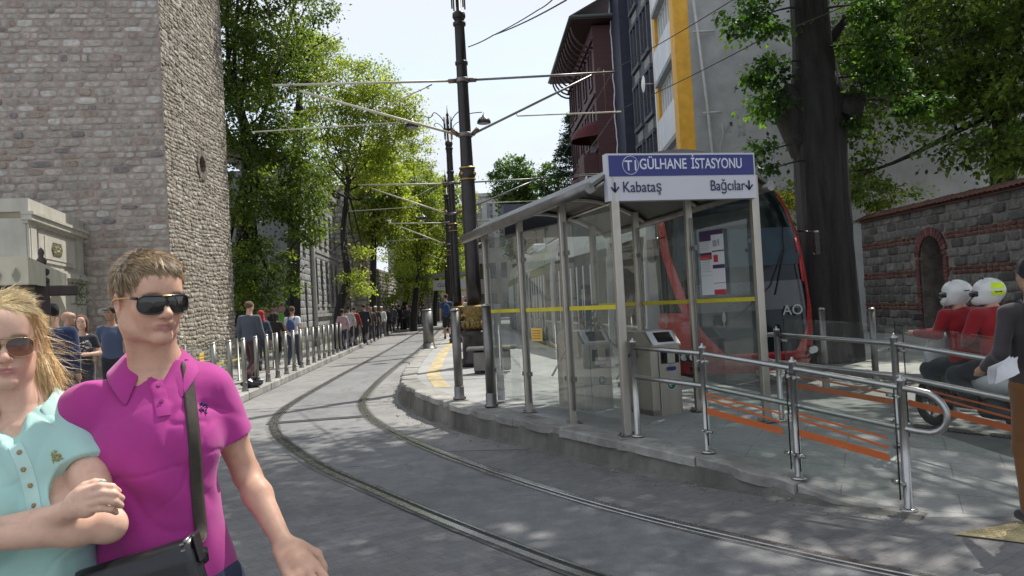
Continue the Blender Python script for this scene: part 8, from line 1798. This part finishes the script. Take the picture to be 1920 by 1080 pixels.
for s in (-1, 1): an = TW(s * .09, -.10 * s, .085); V, F = Body().cone(an + (0, .03, -.04), an + np.array([s * .02, -.16, -.05]), .042, .034, .02).mesh(.008); tri_mesh('shoe', V, F, cm((.4, .38, .35)), t)
# blond hair, centre parting, swept back, loose lengths behind the picture right cheek
Hb = Body().ell((0, .022, .049), (.0795, .1000, .0835), .01).ell((0, -.015, .075), (.066, .070, .05), .03)
Hb.cone((.066, .030, .045), (.080, .040, -.06), .026, .030, .03).cone((.080, .040, -.06), (.085, .040, -.165), .030, .022, .03).cone((-.066, .030, .045), (-.080, .045, -.16), .026, .024, .03).cone((0, .085, .02), (0, .085, -.16), .055, .045, .04)
Hb.cut((0, -1, -.42), .062, ((0, -.10, -.03), .118)); Hb.ell((0, -.06, -.035), (.064, .075, .095), .01, 's')
V, F = Hb.xf(HW_, hoW, .985).mesh(.003, disp=vnoise(15, .006, .006, .06, .0028)); BC = [(.78, .56, .25), (.64, .43, .17), (.88, .70, .38), (.50, .33, .13), (.92, .80, .52)]
hW = tri_mesh('hair', V, F, 'hair', t, np.tile(np.array((.56, .39, .16)), (len(V), 1))); NV = vnormals(V, F); L = (V - hoW) @ HW_
def flowW(P_, N0):
    l = (P_ - hoW) @ HW_; d = np.stack([np.sign(l[:, 0]) * .9 * (l[:, 2] > .05) + .10 * (l[:, 2] < -.02) * np.sign(l[:, 0]), np.where(l[:, 2] > .0, .75, .0), np.where(l[:, 2] > .10, -.2, -1.)], 1) @ HW_.T
    d = d - N0 * (d * N0).sum(1)[:, None]; return d / (np.linalg.norm(d, axis=1)[:, None] + 1e-9)
rs = np.random.default_rng(12)
Vt, Ft, Ct = hair_tufts(V, NV, (L[:, 2] > -.02) & ((L[:, 1] > -.03) | (L[:, 2] > .09)), lambda p: np.full(len(p), .05), 0, flowW, rs, 9000, BC, 6, .015, w=.0008); tri_mesh('hair_strands', Vt, Ft, 'hair', hW, Ct)
Vt, Ft, Ct = hair_tufts(V, NV, (L[:, 2] <= .04) & (np.abs(L[:, 0]) > .04) & (L[:, 1] > -.02), lambda p: np.full(len(p), .10), 0, flowW, rs, 7000, BC, 7, .035, .012, w=.0008); tri_mesh('hair_strands', Vt, Ft, 'hair', hW, Ct)
Vt, Ft, Ct = hair_tufts(V, NV, (L[:, 0] > .05) & (L[:, 2] < .04) & (L[:, 1] > .0), lambda p: rs.uniform(.04, .13, len(p)), 0, lambda p, n: n * .6 + np.tile(HW_ @ np.array([.5, .2, -.55]), (len(p), 1)), rs, 260, BC, 8, .4, .12, w=.0005); tri_mesh('flyaway_strands', Vt, Ft, 'hair', hW, Ct)
Vt, Ft, Ct = hair_tufts(V, NV, (L[:, 2] > .09), lambda p: rs.uniform(.02, .045, len(p)), 0, lambda p, n: n * .8 + np.tile(HW_ @ np.array([.6, .5, .1]), (len(p), 1)), rs, 110, BC, 7, .25, .16, w=.0005); tri_mesh('flyaway_strands', Vt, Ft, 'hair', hW, Ct)
glasses(HW_, hoW + HW_ @ np.array([0, .0025, .001]), .985, 'thin gold aviator sunglasses with brown gradient lenses on the blond person', 'aviator', t)
# ------------------------------------------------------------------ walker cropped by the right edge
figw = dict(armL=((.25, .06, 1.16), (.24, -.14, 1.02)), armR=((-.25, .04, 1.17), (-.20, -.20, 1.10)), legL=((.09, -.10, .50), (.10, -.02, .09)), legR=((-.09, -.06, .50), (-.10, .22, .12)))
wp = P(1924, 700, 5.25); t = figure(np.array([wp[0] + .10, 5.28, .012]), 172, 1.74, dict(WALK, armL=((.255, .05, 1.17), (.27, -.16, 1.06)), legL=((.10, -.04, .50), (.12, .05, .085))), (.045, .038, .040), (.16, .07, .022), SK[1], (.012, .01, .01), 'short', vox=.008, label='person in dark shirt and brown trousers walking at the right edge with papers in hand', sleeve='long', bag=(.02, .022, .03), shoe=(.012, .014, .02), build=1.0)
pp_ = P(1872, 705, 5.05); pt = empty('paper_sheets', tuple(pp_), 'crumpled white papers held by the person at the right edge', 'papers'); mat('white_paper', (.68, .68, .70), .7)
g = MB(); rs = random.Random(1)
for k in range(3):
    Vg = [[pp_ + np.array([-.06 + .05 * i + .01 * k, -.02 * k + .018 * math.sin(i * 1.4 + j + k), -.045 + .035 * j + .02 * i + rs.uniform(-.004, .004)]) for j in range(4)] for i in range(4)]; g.grid(np.array(Vg))
g.build('sheet', 'white_paper', pt)
# ------------------------------------------------------------------ scooter with two riders
mat('scooter_silver', (.58, .59, .60), .3, 0, var=.08, vs=3, coat=.5); mat('scooter_dark', (.03, .03, .032), .5, var=.2, vs=6); mat('tyre', (.015, .015, .015), .85, var=.2); mat('rim_metal', (.35, .35, .36), .35, .9); mat('tail_red', (.35, .01, .01), .2, coat=.5)
glassmat('visor_clear', (.80, .84, .86), 1.4, .3)
SD = unit([-.20, .98, 0]); SRt = np.array([SD[1], -SD[0], 0]); SC0 = np.array([4.80, 8.38, .012]); Sc = lambda f, x, z: SC0 + SD * f + SRt * x + np.array([0, 0, z])
t = empty('scooter', tuple(SC0), 'silver maxi scooter with windscreen standing beyond the railing under two riders', 'scooter')
for f in (.66, -.62):
    g = MB(); ring = [Sc(f + .215 * math.cos(k), 0, .265 + .215 * math.sin(k)) for k in np.linspace(0, 2 * math.pi, 33)]; g.tube(ring, .055, 10, cap=False); w_ = g.build('wheel', 'tyre', t)
    g = MB(); g.tube([Sc(f, -.03, .265), Sc(f, .03, .265)], .05, 12); [g.tube([Sc(f, 0, .265), Sc(f + .17 * math.cos(k), 0, .265 + .17 * math.sin(k))], .014, 6) for k in np.arange(5) * 1.2566]; g.tube([Sc(f + .17 * math.cos(k), 0, .265 + .17 * math.sin(k)) for k in np.linspace(0, 2 * math.pi, 25)], .018, 6, cap=False); g.build('rim', 'rim_metal', w_)
MS = np.stack([SRt, SD, [0, 0, 1]], 1)
def sb(prims, name, m, vox=.011, par=None):
    b = Body()
    for q in prims:
        if q[0] == 'c': b.cone(Sc(*q[1]), Sc(*q[2]), q[3], q[4], q[5])
        elif q[0] == 'e': b.ell(Sc(*q[1]), (q[2][1], q[2][0], q[2][2]), q[3], M=MS)
    V, F = b.mesh(vox, smooth=2); return tri_mesh(name, V, F, m, par or t)
# coordinates: (forward, across, up); ellipsoid radii (forward, across, up)
sb([('e', (.60, 0, .50), (.20, .085, .07), .03), ('c', (.55, 0, .52), (.42, 0, .95), .075, .09, .05), ('e', (.50, .13, .72), (.05, .10, .20), .05), ('e', (.50, -.13, .72), (.05, .10, .20), .05), ('e', (.46, 0, .98), (.13, .19, .09), .05), ('e', (.44, 0, .84), (.07, .26, .20), .05)], 'front_fairing', 'scooter_silver')
sb([('c', (.35, -.12, .33), (-.05, -.12, .33), .055, .055, .03), ('c', (.35, .12, .33), (-.05, .12, .33), .055, .055, .03), ('e', (.12, 0, .34), (.30, .16, .05), .04), ('e', (.1, 0, .45), (.28, .08, .10), .04)], 'floorboard', 'scooter_dark')
sb([('e', (-.30, 0, .58), (.40, .19, .15), .04), ('e', (-.62, 0, .70), (.30, .17, .10), .05), ('c', (-.15, 0, .48), (-.80, 0, .74), .12, .07, .06)], 'rear_body', 'scooter_silver')
sb([('e', (-.02, 0, .74), (.24, .13, .055), .03), ('e', (-.42, 0, .81), (.25, .12, .055), .03)], 'seat', 'scooter_dark')
sb([('c', (-.20, -.10, .28), (-.62, -.10, .27), .075, .06, .04), ('e', (-.28, -.06, .32), (.16, .10, .10), .04)], 'engine', 'scooter_dark'); g = MB(); g.tube([Sc(-.35, .15, .25), Sc(-.5, .16, .28), Sc(-.86, .17, .38)], [.03, .055, .06], 12); g.build('exhaust', 'rim_metal', t)
g = MB(); g.tube(spline([Sc(.40, -.34, 1.04), Sc(.44, -.20, 1.06), Sc(.46, 0, 1.02), Sc(.44, .20, 1.06), Sc(.40, .34, 1.04)], 14), .014, 8); hb_ = g.build('handlebar', 'scooter_dark', t); g = MB()
for s in (-1, 1): g.tube([Sc(.42, s * .22, 1.07), Sc(.42, s * .30, 1.22)], .007, 6); g.box(Sc(.42, s * .33, 1.25), (.13, .03, .08), rz=.2, bev=.012)
g.build('mirror', 'scooter_dark', hb_)
Vw = [[Sc(.52 - .26 * v ** 1.2 - .10 * (abs(u) ** 2), u * (.20 - .05 * v), 1.02 + .42 * v) for u in np.linspace(-1, 1, 9)] for v in np.linspace(0, 1, 8)]; g = MB(); g.grid(np.array(Vw)); g.build('windscreen', 'visor_clear', t)
g = MB(); g.box(Sc(-.90, 0, .72), (.20, .05, .07), rz=math.atan2(SRt[1], SRt[0]), bev=.015); g.build('tail_light', 'tail_red', t); g = MB(); g.plate([Sc(-.93, -.10, .45), Sc(-.93, .10, .45), Sc(-.90, .10, .60), Sc(-.90, -.10, .60)], .006); g.build('number_plate', 'paper_white', t)
g = MB(); g.tube([Sc(.66, -.06, .27), Sc(.60, -.06, .55)], .02, 8); g.tube([Sc(.66, .06, .27), Sc(.60, .06, .55)], .02, 8); g.build('fork', 'rim_metal', t)
mat('helmet_white', (.66, .66, .64), .25, var=.04, vs=4, coat=.7); mat('helmet_black', (.015, .015, .017), .3, coat=.5); mat('fluo_yellow', (.62, .82, .02), .4)
red = (.25, .012, .018)
def rider(f, headz, label, yellow, reach):
    hp_ = Sc(f, 0, .86); face = math.degrees(math.atan2(SD[0], -SD[1])) ; M = rotz(R(face)); o = np.array([hp_[0], hp_[1], 0.012])
    loc = lambda ff, x, z: np.array([-x * -1 * -1, -ff, z])     # forward -> -Y, across (right of travel) -> -X
    pose = dict(legL=(loc(.40, -.17, .66), loc(.30, -.17, .40)), legR=(loc(.40, .17, .66), loc(.30, .17, .40)), armL=(loc(.10, -.27, 1.06), loc(reach, -.28 if reach > .3 else -.16, 1.06 if reach > .3 else .98)), armR=(loc(.10, .27, 1.06), loc(reach, .28 if reach > .3 else .16, 1.06 if reach > .3 else .98)))
    if f < -.1: pose['legL'] = (loc(.38, -.22, .64), loc(.22, -.22, .38)); pose['legR'] = (loc(.38, .22, .64), loc(.22, .22, .38))
    tt = figure(o, face, 1.8, pose, red, (.02, .022, .03), SK[1], (.02, .02, .02), 'bald', vox=.010, label=label, lean=R(9), hips=(0, 0, headz - .75), build=1.12, topcut=headz - .82)
    hl = M @ (rotx(R(9)) @ np.array([0, -.022, 1.685 - .95]) + np.array([0, 0, headz - .75])) + o
    hh = empty('helmet', tuple(hl), 'white crash helmet with ' + ('yellow reflective panels on the rear rider' if yellow else 'dark vent trim on the front rider'), 'helmet')
    hM = M @ rotz(R(38)); hl = hl + np.array([0, 0, -.035]); b = Body().ell((0, .022, .035), (.122, .150, .130), .02).ell((0, -.02, -.055), (.108, .125, .085), .05); b.cut((0, 0, -1), .115); b.ell((0, -.13, -.005), (.085, .075, .050), .015, 's'); b.ell((0, .0, -.12), (.085, .10, .08), .01, 's')
    V, F = b.xf(hM, hl, 1.02).mesh(.0055); tri_mesh('shell', V, F, 'helmet_white', hh)
    b = Body().ell((0, -.012, .004), (.123, .148, .062), .01); b.cut((0, 1, 0), -.055); b.cut((0, 0, 1), .052); b.cut((0, 0, -1), .052); V, F = b.xf(hM, hl, 1.02).mesh(.005); tri_mesh('visor', V, F, 'helmet_black', hh)
    b = Body().cone((-.05, -.02, .160), (.05, -.02, .160), .012, .012, .01).cone((0, -.05, .155), (0, .08, .158), .014, .012, .01); V, F = b.xf(hM, hl, 1.02).mesh(.005); tri_mesh('vent', V, F, 'helmet_black', hh)
    g = MB()
    def sp(th, ph, k=1.012): return hM @ (1.02 * np.array([0, .022, .035]) + 1.02 * k * np.array([.122 * math.sin(th) * math.cos(ph), .150 * math.cos(th) * math.cos(ph), .130 * math.sin(ph)])) + hl
    if yellow:
        for (p0, p1) in ((.12, .62), (-.38, -.02)): g.grid(np.array([[sp(th, ph) for th in np.linspace(.25, 1.3, 14)] for ph in np.linspace(p0, p1, 8)]))
        g.build('reflective_panel', 'fluo_yellow', hh)
        g = MB(); g.grid(np.array([[sp(th, ph, 1.02) for th in np.linspace(.6, 1.1, 8)] for ph in np.linspace(-.16, -.08, 4)])); g.build('brand_patch', 'helmet_black', hh)
    else: g.grid(np.array([[sp(th, ph) for th in np.linspace(.5, .95, 8)] for ph in np.linspace(.02, .10, 4)])); g.build('brand_patch', 'helmet_black', hh)
    return tt
rider(.10, P(1797, 548, 8.45)[2] + .02, 'person in a red jacket and white helmet driving the scooter', False, .42)
rider(-.34, P(1853, 546, 8.0)[2] + .02, 'person in a red jacket riding behind the scooter driver', True, .28)
# ------------------------------------------------------------------ separate countable pieces that were drawn together
def split_loose(o):
    me = o.data; n = len(me.vertices); e = np.empty(len(me.edges) * 2, np.int64); me.edges.foreach_get('vertices', e); e = e.reshape(-1, 2); lab_ = np.arange(n)
    while True:
        m = np.minimum(lab_[e[:, 0]], lab_[e[:, 1]]); l2 = lab_.copy(); np.minimum.at(l2, e[:, 0], m); np.minimum.at(l2, e[:, 1], m); l2 = l2[l2]
        if (l2 == lab_).all(): break
        lab_ = l2
    ids = np.unique(lab_)
    if len(ids) < 2 or len(ids) > 40: return
    V = [v.co[:] for v in me.vertices]; polys = [tuple(p_.vertices) for p_ in me.polygons]; sm = [p_.use_smooth for p_ in me.polygons]; ca = me.color_attributes.get('col'); C = [c.color[:] for c in ca.data] if ca else None
    for k, i in enumerate(ids):
        idx = np.flatnonzero(lab_ == i); mp = {int(a): b for b, a in enumerate(idx)}; F = [(tuple(mp[q] for q in p_), s_) for p_, s_ in zip(polys, sm) if p_[0] in mp]
        m2 = bpy.data.meshes.new(me.name); m2.from_pydata([V[a] for a in idx], [], [f for f, _ in F]); m2.polygons.foreach_set('use_smooth', [s_ for _, s_ in F]); m2.materials.append(me.materials[0])
        if C: c2 = m2.color_attributes.new('col', 'FLOAT_COLOR', 'POINT'); c2.data.foreach_set('color', [x for a in idx for x in C[a]])
        if k == 0: first = m2; continue
        o2 = bpy.data.objects.new(o.name.split('.')[0], m2); SC.collection.objects.link(o2); o2.parent = o.parent; BASE[o2.name] = BASE[o.name]
    o.data = first
for o in list(SC.objects):
    if o.type == 'MESH' and not o.children and o.name.split('.')[0] in ('bare_patch', 'awning', 'band', 'pilaster', 'pipe_bracket', 'purlin', 'bay', 'glass_clamp', 'side_mirror', 'mirror', 'string_course', 'arrow', 'brow_bar', 'bridge_plate', 'insulator', 'clamp', 'reflective_panel', 'shoulder_strap', 'rosette', 'glass_edge'): split_loose(o)
